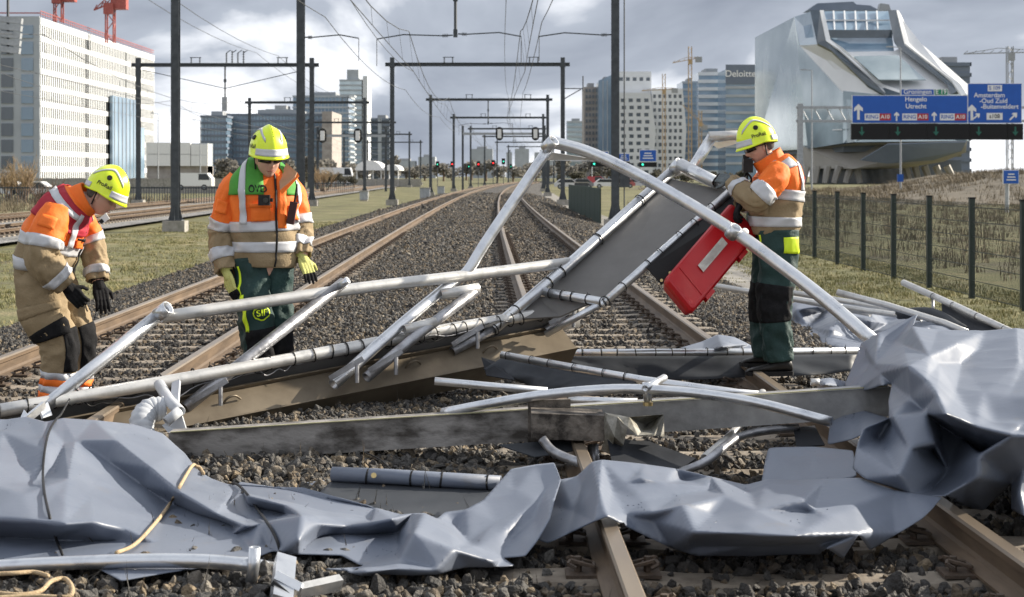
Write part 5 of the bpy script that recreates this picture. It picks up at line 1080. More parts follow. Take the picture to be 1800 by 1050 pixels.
tarp('tarpaulin', [(-40,735,.12),(10,738,.12),(45,733,.14),(80,742,.15),(110,735,.16),(165,739,.14),(235,746,.10),(285,762,.05),(325,797,-.02),(345,825,-.06),(372,842,-.08),(415,857,-.10),(470,856,-.08),(533,857,-.06),(600,876,-.07),(660,893,-.09),(706,905,-.10),(725,903,-.03),(746,902,.02),(768,912,-.03),(783,900,-.03),(819,896,-.02),(850,879,.0),(898,825,.06),(940,817,.10),(974,813,.12),(985,843,.08),(967,912,.0),(945,950,-.06),(923,977,-.10),(884,980,-.12),(905,995,-.13),(870,1000,-.13),(826,1003,-.13),(779,1016,-.13),(714,1020,-.13),(640,1020,-.13),(570,1018,-.13),(640,994,-.09),(600,988,-.12),(523,989,-.12),(480,985,-.12),(430,1006,-.12),(300,1024,-.13),(213,1037,-.13),(172,1003,-.11),(100,1002,-.12),(-40,1002,-.12)],
 [[(80,742,.15),(78,790,.115),(60,850,.02)],[(110,735,.16),(112,780,.09),(95,830,.03)],
  [(133,775,.10),(190,812,.015),(247,852,-.055),(327,903,-.125),(400,930,-.13)],
  [(165,739,.14),(205,775,.115),(265,822,.05),(320,868,.0),(380,903,-.03),(430,925,-.03)],
  [(285,762,.05),(300,800,.03),(315,835,-.02)],[(235,746,.10),(255,790,.07)],
  [(40,870,.06),(120,842,.07),(160,868,.01)],
  [(-40,912,-.0),(60,916,.01),(113,922,.01),(165,918,.0),(220,930,-.05)],[(-40,942,-.11),(100,950,-.11),(195,957,-.12),(300,968,-.12)],[(195,957,-.12),(197,985,-.08)],
  [(436,872,-.01),(500,888,-.01),(573,908,-.03),(640,915,-.06)],[(421,862,-.13),(560,892,-.135),(650,905,-.135)],
  [(400,945,-.11),(460,922,-.03),(530,907,.045),(560,921,.0),(610,925,-.05),(652,920,-.02),(689,913,-.0),(725,903,-.03)],[(530,907,.045),(524,950,-.02),(505,983,-.12)],[(560,952,-.12),(640,944,-.11),(700,936,-.1)],[(440,900,-.13),(500,905,-.09)],
  [(746,902,.02),(728,940,.03),(703,985,-.07)],[(728,940,.03),(800,967,-.02),(868,988,-.09)],[(690,940,-.1),(700,965,-.11)],[(746,902,.02),(790,933,-.03),(815,960,-.07)],[(768,912,-.03),(800,925,-.08),(822,955,-.1)],
  [(974,813,.12),(960,858,.045),(930,888,.0),(880,938,-.06),(840,962,-.08)],[(898,825,.06),(905,868,.025),(870,918,-.05)],[(967,912,.0),(940,905,-.03),(900,945,-.09)],[(580,1010,-.1),(640,1006,-.06),(700,1000,-.06),(770,1003,-.08)]],
 'grey vinyl tarpaulin draped from the left end of the frame down over the stones', seed=1, smooth=3, crumple=0.8, facets=0.4)
tarp('tarpaulin', [(985,843,.05),(1013,838,.06),(1040,812,.14),(1058,808,.16),(1133,816,.13),(1187,824,.10),(1249,838,.07),(1311,853,.03),(1351,842,.08),(1391,844,.09),(1450,842,.10),(1511,840,.10),(1573,862,.08),(1656,874,.055),(1640,893,.03),(1622,911,.0),(1575,940,-.06),(1529,968,-.11),(1509,940,-.01),(1482,983,-.13),(1453,963,-.05),(1440,975,-.12),(1380,976,-.12),(1311,978,-.12),(1222,977,-.12),(1178,963,-.10),(1120,935,-.04),(1067,908,.05),(1046,916,.03),(1000,937,-.06),(962,954,-.1),(925,940,-.1),(925,880,-.06),(945,842,.0)],
 [[(1058,808,.16),(1053,860,.12),(1046,916,.03)],[(1040,812,.14),(1020,860,.03),(1010,900,-.03)],[(1133,816,.13),(1126,842,.12)],[(1187,824,.10),(1200,845,.04)],
  [(1075,862,.075),(1130,880,.055),(1190,872,.05),(1255,862,.045)],[(1147,902,.045),(1200,890,.085),(1275,872,.075),(1311,853,.03)],
  [(1200,890,.085),(1221,936,.03),(1206,966,-.09)],[(1221,936,.03),(1300,938,.04),(1400,943,.03),(1509,940,-.01)],[(1221,936,.03),(1150,915,.0),(1100,905,.02)],[(1391,844,.09),(1410,882,.09),(1450,912,.05)],[(1573,862,.08),(1572,905,.0)],[(1250,905,.03),(1330,898,.065),(1420,900,.04),(1500,890,.06)],[(1100,850,.10),(1170,850,.09),(1240,855,.06)],[(1222,960,-.08),(1311,960,-.05),(1440,958,-.06)]],
 'grey vinyl tarpaulin spread between the two rails of the blocked track', seed=2, smooth=3, crumple=0.7, facets=0.35)
tarp('tarpaulin', [(1485,677,.22),(1500,640,.31),(1515,603,.42),(1545,586,.50),(1613,552,.60),(1604,574,.56),(1650,580,.54),(1730,582,.56),(1787,577,.58),(1850,585,.52),(1915,625,.33),(1970,690,.05),(1990,770,-.2),(1940,880,-.2),(1850,925,-.1),(1800,907,-.02),(1778,896,-.05),(1778,850,.06),(1755,870,-.02),(1729,898,-.10),(1693,889,-.06),(1662,871,.05),(1604,871,.06),(1560,855,.09),(1520,842,.11),(1498,824,.13),(1505,790,.20),(1517,754,.27),(1563,740,.28),(1562,705,.33),(1568,675,.36),(1552,677,.36),(1520,687,.26),(1497,694,.20)],
 [[(1730,582,.56),(1680,604,.56),(1633,626,.55),(1597,644,.54),(1548,656,.40),(1497,694,.20)],[(1515,603,.42),(1530,640,.36),(1497,694,.20)],[(1604,574,.56),(1588,608,.47),(1597,644,.54)],[(1613,552,.60),(1570,600,.46),(1540,640,.40)],
  [(1597,644,.54),(1628,668,.50),(1648,695,.47),(1662,728,.42),(1715,750,.36),(1773,764,.34),(1850,770,.33)],[(1650,745,.27),(1690,770,.20),(1724,796,.13)],[(1568,675,.36),(1600,700,.38),(1625,722,.34)],
  [(1517,754,.27),(1570,733,.34),(1628,726,.37)],[(1628,726,.37),(1642,780,.26),(1667,828,.10)],[(1667,828,.10),(1722,800,.23),(1790,758,.33)],[(1498,824,.13),(1580,836,.16),(1640,840,.10),(1667,828,.10)],[(1640,790,.17),(1655,770,.22)],[(1604,871,.06),(1640,858,.04),(1700,850,.10),(1720,838,.14),(1778,850,.06)],[(1700,850,.10),(1710,880,-.02)],[(1690,640,.46),(1730,690,.43),(1745,740,.35)],[(1650,640,.5),(1680,690,.42)],[(1545,770,.2),(1600,790,.24),(1630,820,.15)],[(1720,615,.5),(1790,640,.5),(1850,650,.47)],[(1787,577,.58),(1800,650,.48),(1770,700,.42)],[(1850,700,.44),(1800,740,.36)],[(1850,585,.52),(1880,680,.36),(1900,780,.12)],[(1790,758,.33),(1800,820,.16),(1790,870,.05)]],
 'tall crumpled heap of grey tarpaulin beside the blocked track at the right', seed=3, smooth=5, crumple=0.8, facets=0.2)
tarp('tarpaulin', [(1462,725,.12),(1520,722,.15),(1564,735,.16),(1515,764,.10),(1498,772,.06),(1454,782,.0)], [[(1520,722,.15),(1505,750,.10)]], 'small grey tarpaulin flap over the right end of the cross beam', crumple=0.4, seed=4, edge=0.03, smooth=4)
tarp('tarpaulin', [(1351,787,.04),(1430,785,.05),(1500,792,.06),(1506,838,.01),(1420,852,-.01),(1338,850,-.06),(1345,810,.0)], [[(1430,785,.05),(1440,835,.0)]], 'flat grey tarpaulin patch between the crumpled heap and the curved tube', crumple=0.45, seed=5, edge=0.03, smooth=4)
tarp('tarpaulin', [(1385,565,-.48),(1392,535,-.52),(1425,515,-.42),(1470,528,-.36),(1540,538,-.32),(1610,545,-.25),(1690,575,-.2),(1700,606,-.3),(1600,616,-.33),(1500,617,-.3),(1452,607,-.36),(1415,588,-.42)],
 [[(1400,545,-.3),(1445,550,-.45),(1490,556,-.2),(1560,570,-.4)],[(1425,515,-.42),(1440,540,-.25)],[(1420,575,-.5),(1460,580,-.25),(1520,592,-.42),(1600,590,-.2)],[(1540,538,-.32),(1530,565,-.2)],[(1600,600,-.4),(1640,575,-.15)]], 'crumpled pale grey tarpaulin on the shoulder behind the standing worker', crumple=2.2, seed=6, edge=0.09, smooth=3)
tarp('tarpaulin', [(1195,612,.02),(1235,600,.05),(1262,588,.12),(1290,592,.10),(1318,606,.04),(1330,616,.02),(1260,622,.03)], [[(1262,588,.12),(1270,610,.14),(1260,622,.03)],[(1235,600,.05),(1245,615,.06)]], 'small pale tarpaulin hump over the rail behind the laced tube', crumple=0.5, seed=7, edge=0.04, smooth=3)
M['tarp_mid'] = mat('shaded_grey_vinyl', (0.035,0.039,0.046), (0.055,0.06,0.068), rough=0.5, scale=2.5, bump=0.06, spec=0.2)  # darker copy of the grey vinyl, shade put into its colour
def drape(name, top, bot, label, m='tarp_mid', rows=7, n=40, amp=0.03, seed=0, parent=None, cat='tarpaulin'):
    a = crom([P(*q) for q in top], 12); c = crom([P(*q) for q in bot], 12); ta = np.linspace(0, 1, n+1); f_ = lambda q: np.stack([np.interp(ta, np.linspace(0, 1, len(q)), q[:, k]) for k in range(3)], 1); a, c = f_(a), f_(c); v = []; f = []
    for i in range(n+1):
        for j in range(rows+1):
            t = j/rows; p = a[i]*(1-t)+c[i]*t; p = p+np.array([0, -1, 0.2])*amp*t*(ridged(Vector((i*0.13+seed, t*1.5, seed)))+0.4*ridged(Vector((i*0.4+seed, t*3, seed)))); v.append(p)
    for i in range(n):
        for j in range(rows): k = i*(rows+1)+j; f.append((k, k+1, k+rows+2, k+rows+1))
    o = obj(name, mesh(name, v, f, M[m], True), parent, label=None if parent else label, cat=None if parent else cat); md = o.modifiers.new('thickness', 'SOLIDIFY'); md.thickness = 0.004; return o
# laced tube across the track with its dark hanging sheet
t = empty('laced_tube', P(1240, 655, 12.5), 'tube laced with black ties to a dark sheet, lying across the rails', 'tube')
TA, TB = (980,621,12.75), (1508,617,12.95)
tb = ptube('tube_length', [TA, (1250,620,12.85), TB], 14, M['alu'], t); ties(tb, P(*TA), P(*TB), 0.033, 17, 0.03, 0.95, 8)
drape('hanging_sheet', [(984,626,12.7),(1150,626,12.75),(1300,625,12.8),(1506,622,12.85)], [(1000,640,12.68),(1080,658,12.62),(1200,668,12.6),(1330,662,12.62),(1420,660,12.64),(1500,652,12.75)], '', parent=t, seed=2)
t = empty('laced_tube', P(1080, 680, 10.9), 'sloping tube with a torn dark sheet hooked on it beside the beam end', 'tube')
JA, JB = (882,624,11.35), (1130,668,10.7)
tb = ptube('tube_length', [JA, JB, (1345,698,10.0)], 14, M['alu'], t); ties(tb, P(*JA), P(*JB), 0.03, 6, 0.05, 0.9, 9)
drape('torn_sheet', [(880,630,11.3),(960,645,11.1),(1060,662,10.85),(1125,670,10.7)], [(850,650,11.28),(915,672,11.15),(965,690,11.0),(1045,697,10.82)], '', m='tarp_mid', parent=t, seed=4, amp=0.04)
pslab('dark_flap', [(846,628,11.35),(885,640,11.3),(905,668,11.1),(855,660,11.2)], 0.006, 'tarp_dark', t)
# tarpaulin rolled round a tube
t = empty('rolled_tarpaulin', P(720, 870, 8.0), 'tube wrapped in grey tarpaulin with brass eyelets, lying on the stones', 'tarpaulin')
tb = ptube('wrapped_tube', [(584,834,8.1),(680,838,8.05),(880,850,7.95)], 27, M['tarp'], t, hollow=0.008); ties(tb, P(640,838,8.07), P(860,849,7.96), 0.039, 4, 0.02, 0.98, 10)
for x, y in ((657,836),(744,843),(824,848)): Mx = Matrix.Translation(P(x, y, 7.99))@frame((0,-1,0.4)).to_4x4()@Matrix.Scale(0.014, 4); inst('eyelet', eye, Mx, tb)
drape('trailing_sheet', [(582,846,8.08),(700,852,8.03),(880,862,7.93)], [(560,868,7.95),(640,900,7.65),(760,932,7.35),(870,915,7.4)], '', parent=t, seed=6, amp=0.02)
drape('edge_strip', [(425,862,8.3),(500,853,8.35),(570,844,8.3)], [(430,870,8.2),(500,870,8.15),(575,870,8.05)], '', m='tarp', parent=t, seed=8, amp=0.01)
# dark scraps under the box joint
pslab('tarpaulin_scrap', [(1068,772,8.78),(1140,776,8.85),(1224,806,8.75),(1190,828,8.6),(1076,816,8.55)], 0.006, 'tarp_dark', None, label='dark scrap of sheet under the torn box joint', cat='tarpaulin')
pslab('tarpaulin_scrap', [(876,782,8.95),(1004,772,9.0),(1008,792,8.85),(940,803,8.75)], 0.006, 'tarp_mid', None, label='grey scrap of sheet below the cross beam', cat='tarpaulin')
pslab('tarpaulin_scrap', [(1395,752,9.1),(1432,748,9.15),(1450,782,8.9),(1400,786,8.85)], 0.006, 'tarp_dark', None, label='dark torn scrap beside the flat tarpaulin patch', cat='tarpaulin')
# tubes and flaps behind the heap at the right
loose([(1472,514,18.5),(1560,537,18.2),(1660,568,17.6),(1700,585,17.3)], 12, 'long pale tube sloping over the rear tarpaulin', 'alu_white')
t = empty('laced_tube', P(1690, 590, 17.5), 'tube raised on a peg with a dark sheet tied under it by the mesh fence', 'tube')
tb = ptube('tube_length', [(1588,497,19),(1680,538,18),(1778,584,17)], 12, M['alu_white'], t); ties(tb, P(1588,497,19), P(1778,584,17), 0.036, 4, 0.3, 0.9, 12)
drape('dark_sheet', [(1655,532,18.3),(1710,555,17.8),(1770,582,17.1)], [(1655,560,18.1),(1690,590,17.5),(1770,600,17.0)], '', m='tarp_dark', parent=t, amp=0.03, seed=3); ptube('peg', [(1640,524,18.5),(1640,556,18.4)], 5, M['alu_dirty'], t)
for a, c, lab in (((1260,503,20.5),(1480,540,19.2),'long pale tube behind the worker\'s knees'),((1395,515,21),(1640,555,19),'thin tube lying across the rear tarpaulin'),((1390,525,20),(1530,552,19),'short tube lying beside the thin one on the rear tarpaulin'),((1480,540,19),(1620,560,18.4),'open tube end on the crumpled rear tarpaulin')): loose([a, c], 10, lab, 'alu_white')
loose([(1580,552,18.6),(1640,552,18.2),(1700,585,17.6)], 20, 'dark bent sheet roll behind the tall heap', 'tarp_mid', 4, 'sheet_roll')
loose([(1425,672,10.6),(1440,672,10.6)], 13, 'short open tube stub near the worker\'s boots', 'alu_white')
tarp('tarpaulin', [(1430,668,.08),(1460,664,.1),(1490,672,.1),(1488,690,.03),(1440,688,.03)], [[(1450,676,.12),(1480,680,.06)]], 'small silvery tarpaulin scrap beside the short tube stub', crumple=0.5, seed=9, edge=0.04, smooth=4)

# ropes and cables lying on the sheets: each follows the surface below it
from mathutils.bvhtree import BVHTree
_v = []; _f = []
for a, b in zip(TV, TF): n = len(_v); _v += a; _f += [[i+n for i in q] for q in b]
BV = BVHTree.FromPolygons(_v, _f)
def lay(px, py, Yd, r):
    o = Vector((0, 0, H)); d = (P(px, py, 5)-o).normalized(); h = BV.ray_cast(o, d)
    return h[0]+Vector((0, -0.3, 1)).normalized()*(r*1.1+0.006) if h[0] is not None and h[0].y < Yd+0.9 else P(px, py, Yd)
def rope(pts, r, label, m='rope', cat='rope'):
    q = crom(pts, 7); w_ = [lay(a, b, c, r) for a, b, c in q]
    for _ in range(1): w_ = [w_[0]]+[(w_[i-1]+w_[i]*2+w_[i+1])/4 for i in range(1, len(w_)-1)]+[w_[-1]]
    v, f = sweep(w_, r, 7); return obj('rope' if cat == 'rope' else 'cable', mesh('rope', v, f, M[m], True), label=label, cat=cat)
rope([(122,702,9.95),(108,728,9.4),(84,770,8.9),(76,850,8.1),(92,930,7.35),(110,980,6.95)], 0.006, 'thin black cable hanging down over the left tarpaulin', 'black', 'cable')
rope([(358,838,8.3),(352,823,8.4),(340,822,8.35),(325,845,8.1),(300,890,7.6),(265,935,7.1),(235,965,6.85),(205,978,6.75)], 0.0085, 'tan rope hanging over the edge of the left tarpaulin')
rope([(-20,1010,6.3),(25,1008,6.3),(60,1006,6.35),(85,1013,6.3)], 0.009, 'tan rope end lying beside the foreground tube')
rope([(-30,1040,6.1),(30,1046,6.05),(70,1040,6.1),(90,1022,6.2),(115,1018,6.25),(127,1035,6.1),(118,1050,6.05),(60,1048,6.05),(-20,1052,6.0)], 0.009, 'coiled tan rope on the stones at the lower left')
rope([(405,850,8.3),(425,862,8.1),(450,895,7.7),(480,940,7.2),(494,975,6.6)], 0.0065, 'thin black cable crossing the tarpaulin folds to the hinge bracket', 'black', 'cable')
rope([(640,795,8.75),(668,808,8.7),(690,828,8.5)], 0.004, 'short black wire on the stones behind the rolled tarpaulin', 'black', 'cable')
# ================================================================ the three workers
M.update(
 orange=mat('hi_vis_orange', (0.86,0.16,0.012), (0.95,0.20,0.02), rough=0.7, scale=5, bump=0.15, bscale=60),
 beige=mat('khaki_fabric', (0.25,0.185,0.105), (0.31,0.235,0.14), rough=0.85, scale=6, bump=0.25, bscale=80),
 silver=mat('reflective_tape', (0.50,0.51,0.54), (0.58,0.59,0.62), rough=0.5, metal=0.1, scale=8, bump=0.05),
 dgreen_f=mat('dark_green_fabric', (0.006,0.030,0.028), (0.010,0.042,0.039), rough=0.7, scale=6, bump=0.25, bscale=70),
 neon=mat('neon_yellow', (0.70,0.92,0.02), (0.74,0.96,0.03), rough=0.55, scale=5),
 helmet=mat('neon_helmet', (0.76,0.93,0.015), (0.78,0.95,0.02), rough=0.28, scale=3, coat=0.4),
 vest_red=mat('dark_red_fabric', (0.34,0.012,0.03), (0.40,0.016,0.036), rough=0.75, scale=6, bump=0.15),
 vest_green=mat('green_fabric', (0.06,0.28,0.035), (0.08,0.33,0.045), rough=0.75, scale=6, bump=0.15),
 skin=mat('skin', (0.58,0.34,0.255), (0.64,0.39,0.30), rough=0.5, scale=9, bump=0.03), hair=mat('short_grey_hair', (0.10,0.085,0.075), (0.2,0.18,0.16), rough=0.8, scale=50, bump=0.6),
 glove_y=mat('pale_green_knit', (0.52,0.52,0.16), (0.60,0.60,0.22), rough=0.9, scale=40, bump=0.4), glove_g=mat('grey_knit', (0.10,0.12,0.13), (0.15,0.17,0.18), rough=0.9, scale=40, bump=0.4),
 boot=mat('black_leather', (0.012,0.012,0.012), (0.025,0.024,0.023), rough=0.5, spec=0.3, scale=9, bump=0.2), lens=mat('smoked_lens', (0.02,0.02,0.022), rough=0.1, spec=0.8), brownl=mat('tan_lining', (0.42,0.27,0.17), (0.48,0.32,0.21), rough=0.85, scale=7),
 maroon=mat('maroon_plastic', (0.05,0.012,0.015), rough=0.45),
)
class Loft:
    """limb or trunk surface: rows of (x, y, z, lateral half width, half depth) with wrinkles; t runs along it, angle 0 = lateral, 90 = front"""
    def __init__(s, rows, lat, front, amp=0.008, seed=0, sup=2.3, f1=1.1, f2=9.0, amps=None):
        q = np.array([[*P(r[0], r[1], r[2]), r[3], r[4]] for r in rows]); s.n = len(q); am = np.array(amps if amps else [1]*len(q), float)
        a = crom(np.hstack([q, am[:, None]]), 14); s.c = a[:, :3]; s.ra = a[:, 3]; s.rb = a[:, 4]; s.am = a[:, 5]*amp; s.seed = seed; s.sup = sup; s.f1 = f1; s.f2 = f2
        d = np.gradient(s.c, axis=0); s.L = np.concatenate([[0], np.cumsum(np.linalg.norm(np.diff(s.c, axis=0), axis=1))]); d /= np.linalg.norm(d, axis=1)[:, None]
        l = np.array(lat, float)[None, :]-d*(d@np.array(lat, float))[:, None]; l /= np.linalg.norm(l, axis=1)[:, None]; s.lat = l; s.fw = np.cross(l, d)
        if (s.fw@np.array(front, float)).mean() < 0: s.fw = -s.fw
        s.hand = 1 if (np.cross(s.lat, s.fw)*d).sum() > 0 else -1; s.sy = 1 if d[:, 2].mean() > 0 else -1; s.T = s.L/s.L[-1]
    def at(s, t, th, off=0.0, wr=True):
        i = lambda a: np.array([np.interp(t, s.T, a[:, k]) for k in range(3)]) if a.ndim == 2 else np.interp(t, s.T, a)
        c, l, f = i(s.c), i(s.lat), i(s.fw); ra, rb = i(s.ra)+off, i(s.rb)+off; co, si = math.cos(th), math.sin(th); e = 2/s.sup
        x, y = math.copysign(abs(co)**e, co), math.copysign(abs(si)**e, si)
        if wr and s.am.any():
            Ln = t*s.L[-1]; k = s.seed*5.7; w_ = ridged(Vector((co*s.f1+k, si*s.f1, Ln*s.f2+0.8*co+k)))+0.45*ridged(Vector((co*2.3*s.f1, si*2.3*s.f1+k, Ln*s.f2*2.1+1.5*si)))-0.5; w_ *= i(s.am)
            ra += w_; rb += w_
        return c+l*ra*x+f*rb*y
    def t_py(s, py): y = HZ-(s.c[:, 2]-H)*F/s.c[:, 1]; o = np.argsort(y); return float(np.interp(py, y[o], s.T[o]))
    def patch(s, name, m, parent, t0=0, t1=1, a0=-180, a1=180, off=0.0, ends=(0, 0), dens=0.016, rim=True, taper=None):
        nt = max(2, int(abs(t1-t0)*s.L[-1]/dens)); full = a1-a0 >= 359.9; na = 44 if full else max(3, int((a1-a0)/360*48)); v = []; f = []; cols = na if full else na+1
        for i in range(nt+1):
            t = t0+(t1-t0)*i/nt; b0, b1 = (a0, a1) if taper is None else taper(i/nt)
            for j in range(cols): v.append(s.at(t, R(b0+(b1-b0)*j/na), off))
        for i in range(nt):
            for j in range(na): k = (j+1) % cols; f.append((i*cols+j, i*cols+k, (i+1)*cols+k, (i+1)*cols+j))
        for e, i, sg in ((ends[0], 0, 1), (ends[1], nt, -1)):
            if not e or not full: continue
            ct = s.at(t0 if i == 0 else t1, 0, off); ring = [v[i*cols+j] for j in range(cols)]; c = sum(ring)/cols; b = len(v)
            if e == 1: v.append(c); f += [(i*cols+(j+1)%cols, i*cols+j, b)[::sg] for j in range(cols)]
            else:       # turned-in hem
                dd = (s.c[8]-s.c[0]) if i == 0 else (s.c[-8]-s.c[-1]); dd = dd/np.linalg.norm(dd)*0.05
                for q in ring: v.append(c+(q-c)*0.93)
                for q in ring: v.append(c+(q-c)*0.88+dd)
                v.append(c+dd)
                for j in range(cols):
                    k = (j+1) % cols; f += [(i*cols+k, i*cols+j, b+j, b+k)[::sg], (b+k, b+j, b+cols+j, b+cols+k)[::sg], (b+cols+k, b+cols+j, b+2*cols)[::sg]]
        if s.hand < 0: f = [q[::-1] for q in f]
        me = mesh(name, v, f, M[m], True); o = obj(name, me, parent)
        if off > 0 and rim: md = o.modifiers.new('thickness', 'SOLIDIFY'); md.thickness = 0.003; md.offset = 1
        return o
    def text(s, txt, size, m, parent, t0, a0, off=0.008, name='lettering'):
        me = text_mesh(txt, size, M[m], bold=size*0.02); bm = bmesh.new(); bm.from_mesh(me)
        for v in bm.verts: r = (np.interp(t0, s.T, s.ra)+np.interp(t0, s.T, s.rb))/2; v.co = Vector(s.at(t0+s.sy*v.co.y/s.L[-1], R(a0)+s.sy*s.hand*v.co.x/r, off))
        bm.to_mesh(me); bm.free(); return obj(name, me, parent)
def voxel(name, parts, size, m, parent, smooth=2):
    """join closed shapes into one continuous skin"""
    V = []; Fc = []
    for v, f in parts: n = sum(len(a) for a in V); V.append(np.array([tuple(p) for p in v])); Fc += [tuple(i+n for i in q) for q in f]
    me = mesh('tmp', np.vstack(V), Fc); o = bpy.data.objects.new('tmp', me); COL.objects.link(o)
    md = o.modifiers.new('r', 'REMESH'); md.mode = 'VOXEL'; md.voxel_size = size
    if smooth: sm = o.modifiers.new('s', 'SMOOTH'); sm.factor = 0.5; sm.iterations = smooth
    bpy.context.view_layer.update(); me2 = bpy.data.meshes.new_from_object(o.evaluated_get(bpy.context.evaluated_depsgraph_get())); bpy.data.objects.remove(o)
    me2.name = name; me2.materials.clear(); me2.materials.append(m); me2.polygons.foreach_set('use_smooth', [True]*len(me2.polygons)); return obj(name, me2, parent)
def ball(c, rx, ry, rz, A=None, n=14, k=9):
    v = []; f = []; c = Vector(c); A = A or Matrix.Identity(3)
    for i in range(k+1):
        e = -math.pi/2+math.pi*i/k
        for j in range(n): a = 2*math.pi*j/n; v.append(c+A@Vector((rx*math.cos(e)*math.cos(a), ry*math.cos(e)*math.sin(a), rz*math.sin(e))))
    for i in range(k):
        for j in range(n): f.append((i*n+j, i*n+(j+1)%n, (i+1)*n+(j+1)%n, (i+1)*n+j))
    return v, f
def capsule(pts, rad, n=10):
    """tapered rounded chain"""
    p = [Vector(q) for q in pts]; d0 = (p[0]-p[1]).normalized(); d1 = (p[-1]-p[-2]).normalized(); P_ = []; r_ = []
    for a in (1.0, 0.8, 0.45): P_.append(p[0]+d0*rad[0]*a*0.98); r_.append(rad[0]*math.sqrt(max(0.01, 1-a*a)))
    for q, r in zip(p, rad): P_.append(q); r_.append(r)
    for a in (0.45, 0.8, 1.0): P_.append(p[-1]+d1*rad[-1]*a*0.98); r_.append(rad[-1]*math.sqrt(max(0.01, 1-a*a)))
    return sweep(P_, r_, n)
def head_shape(c, f, u):
    f = Vector(f).normalized(); u = Vector(u); u = (u-f*u.dot(f)).normalized(); l = u.cross(f); A = Matrix((f, l, u)).transposed(); v = []; fc = []; n, k = 48, 36
    for i in range(k+1):
        e = -math.pi/2+math.pi*i/k
        for j in range(n):
            a = 2*math.pi*j/n; x, y, z = 0.100*math.cos(e)*math.cos(a), 0.077*math.cos(e)*math.sin(a), 0.122*math.sin(e)
            if z < 0: y *= 1-0.28*(z/0.122)**2; x = x*(1-0.10*(-z/0.122)) if x > 0 else x*(1-0.35*(-z/0.122))
            if x > 0.02:
                g = lambda cy, cz, sy, sz: math.exp(-((y-cy)/sy)**2-((z-cz)/sz)**2)
                x += 0.030*g(0,-0.028,0.013,0.016)+0.016*g(0,0.0,0.010,0.022)+0.008*g(0,0.034,0.05,0.012)-0.012*(g(0.031,0.012,0.016,0.012)+g(-0.031,0.012,0.016,0.012))
                x += 0.008*g(0,-0.062,0.022,0.008)-0.004*g(0,-0.068,0.024,0.003)+0.012*g(0,-0.102,0.025,0.018)+0.006*(g(0.043,-0.02,0.018,0.018)+g(-0.043,-0.02,0.018,0.018))
            v.append(Vector(c)+A@Vector((x, y, z)))
    for i in range(k):
        for j in range(n): fc.append((i*n+j, i*n+(j+1)%n, (i+1)*n+(j+1)%n, (i+1)*n+j))
    ears = [ball(Vector(c)+A@Vector((-0.012, s*0.077, -0.002)), 0.020, 0.010, 0.032, A@Matrix.Rotation(s*0.3, 3, 'Z')) for s in (-1, 1)]
    return [(v, fc)]+ears, A
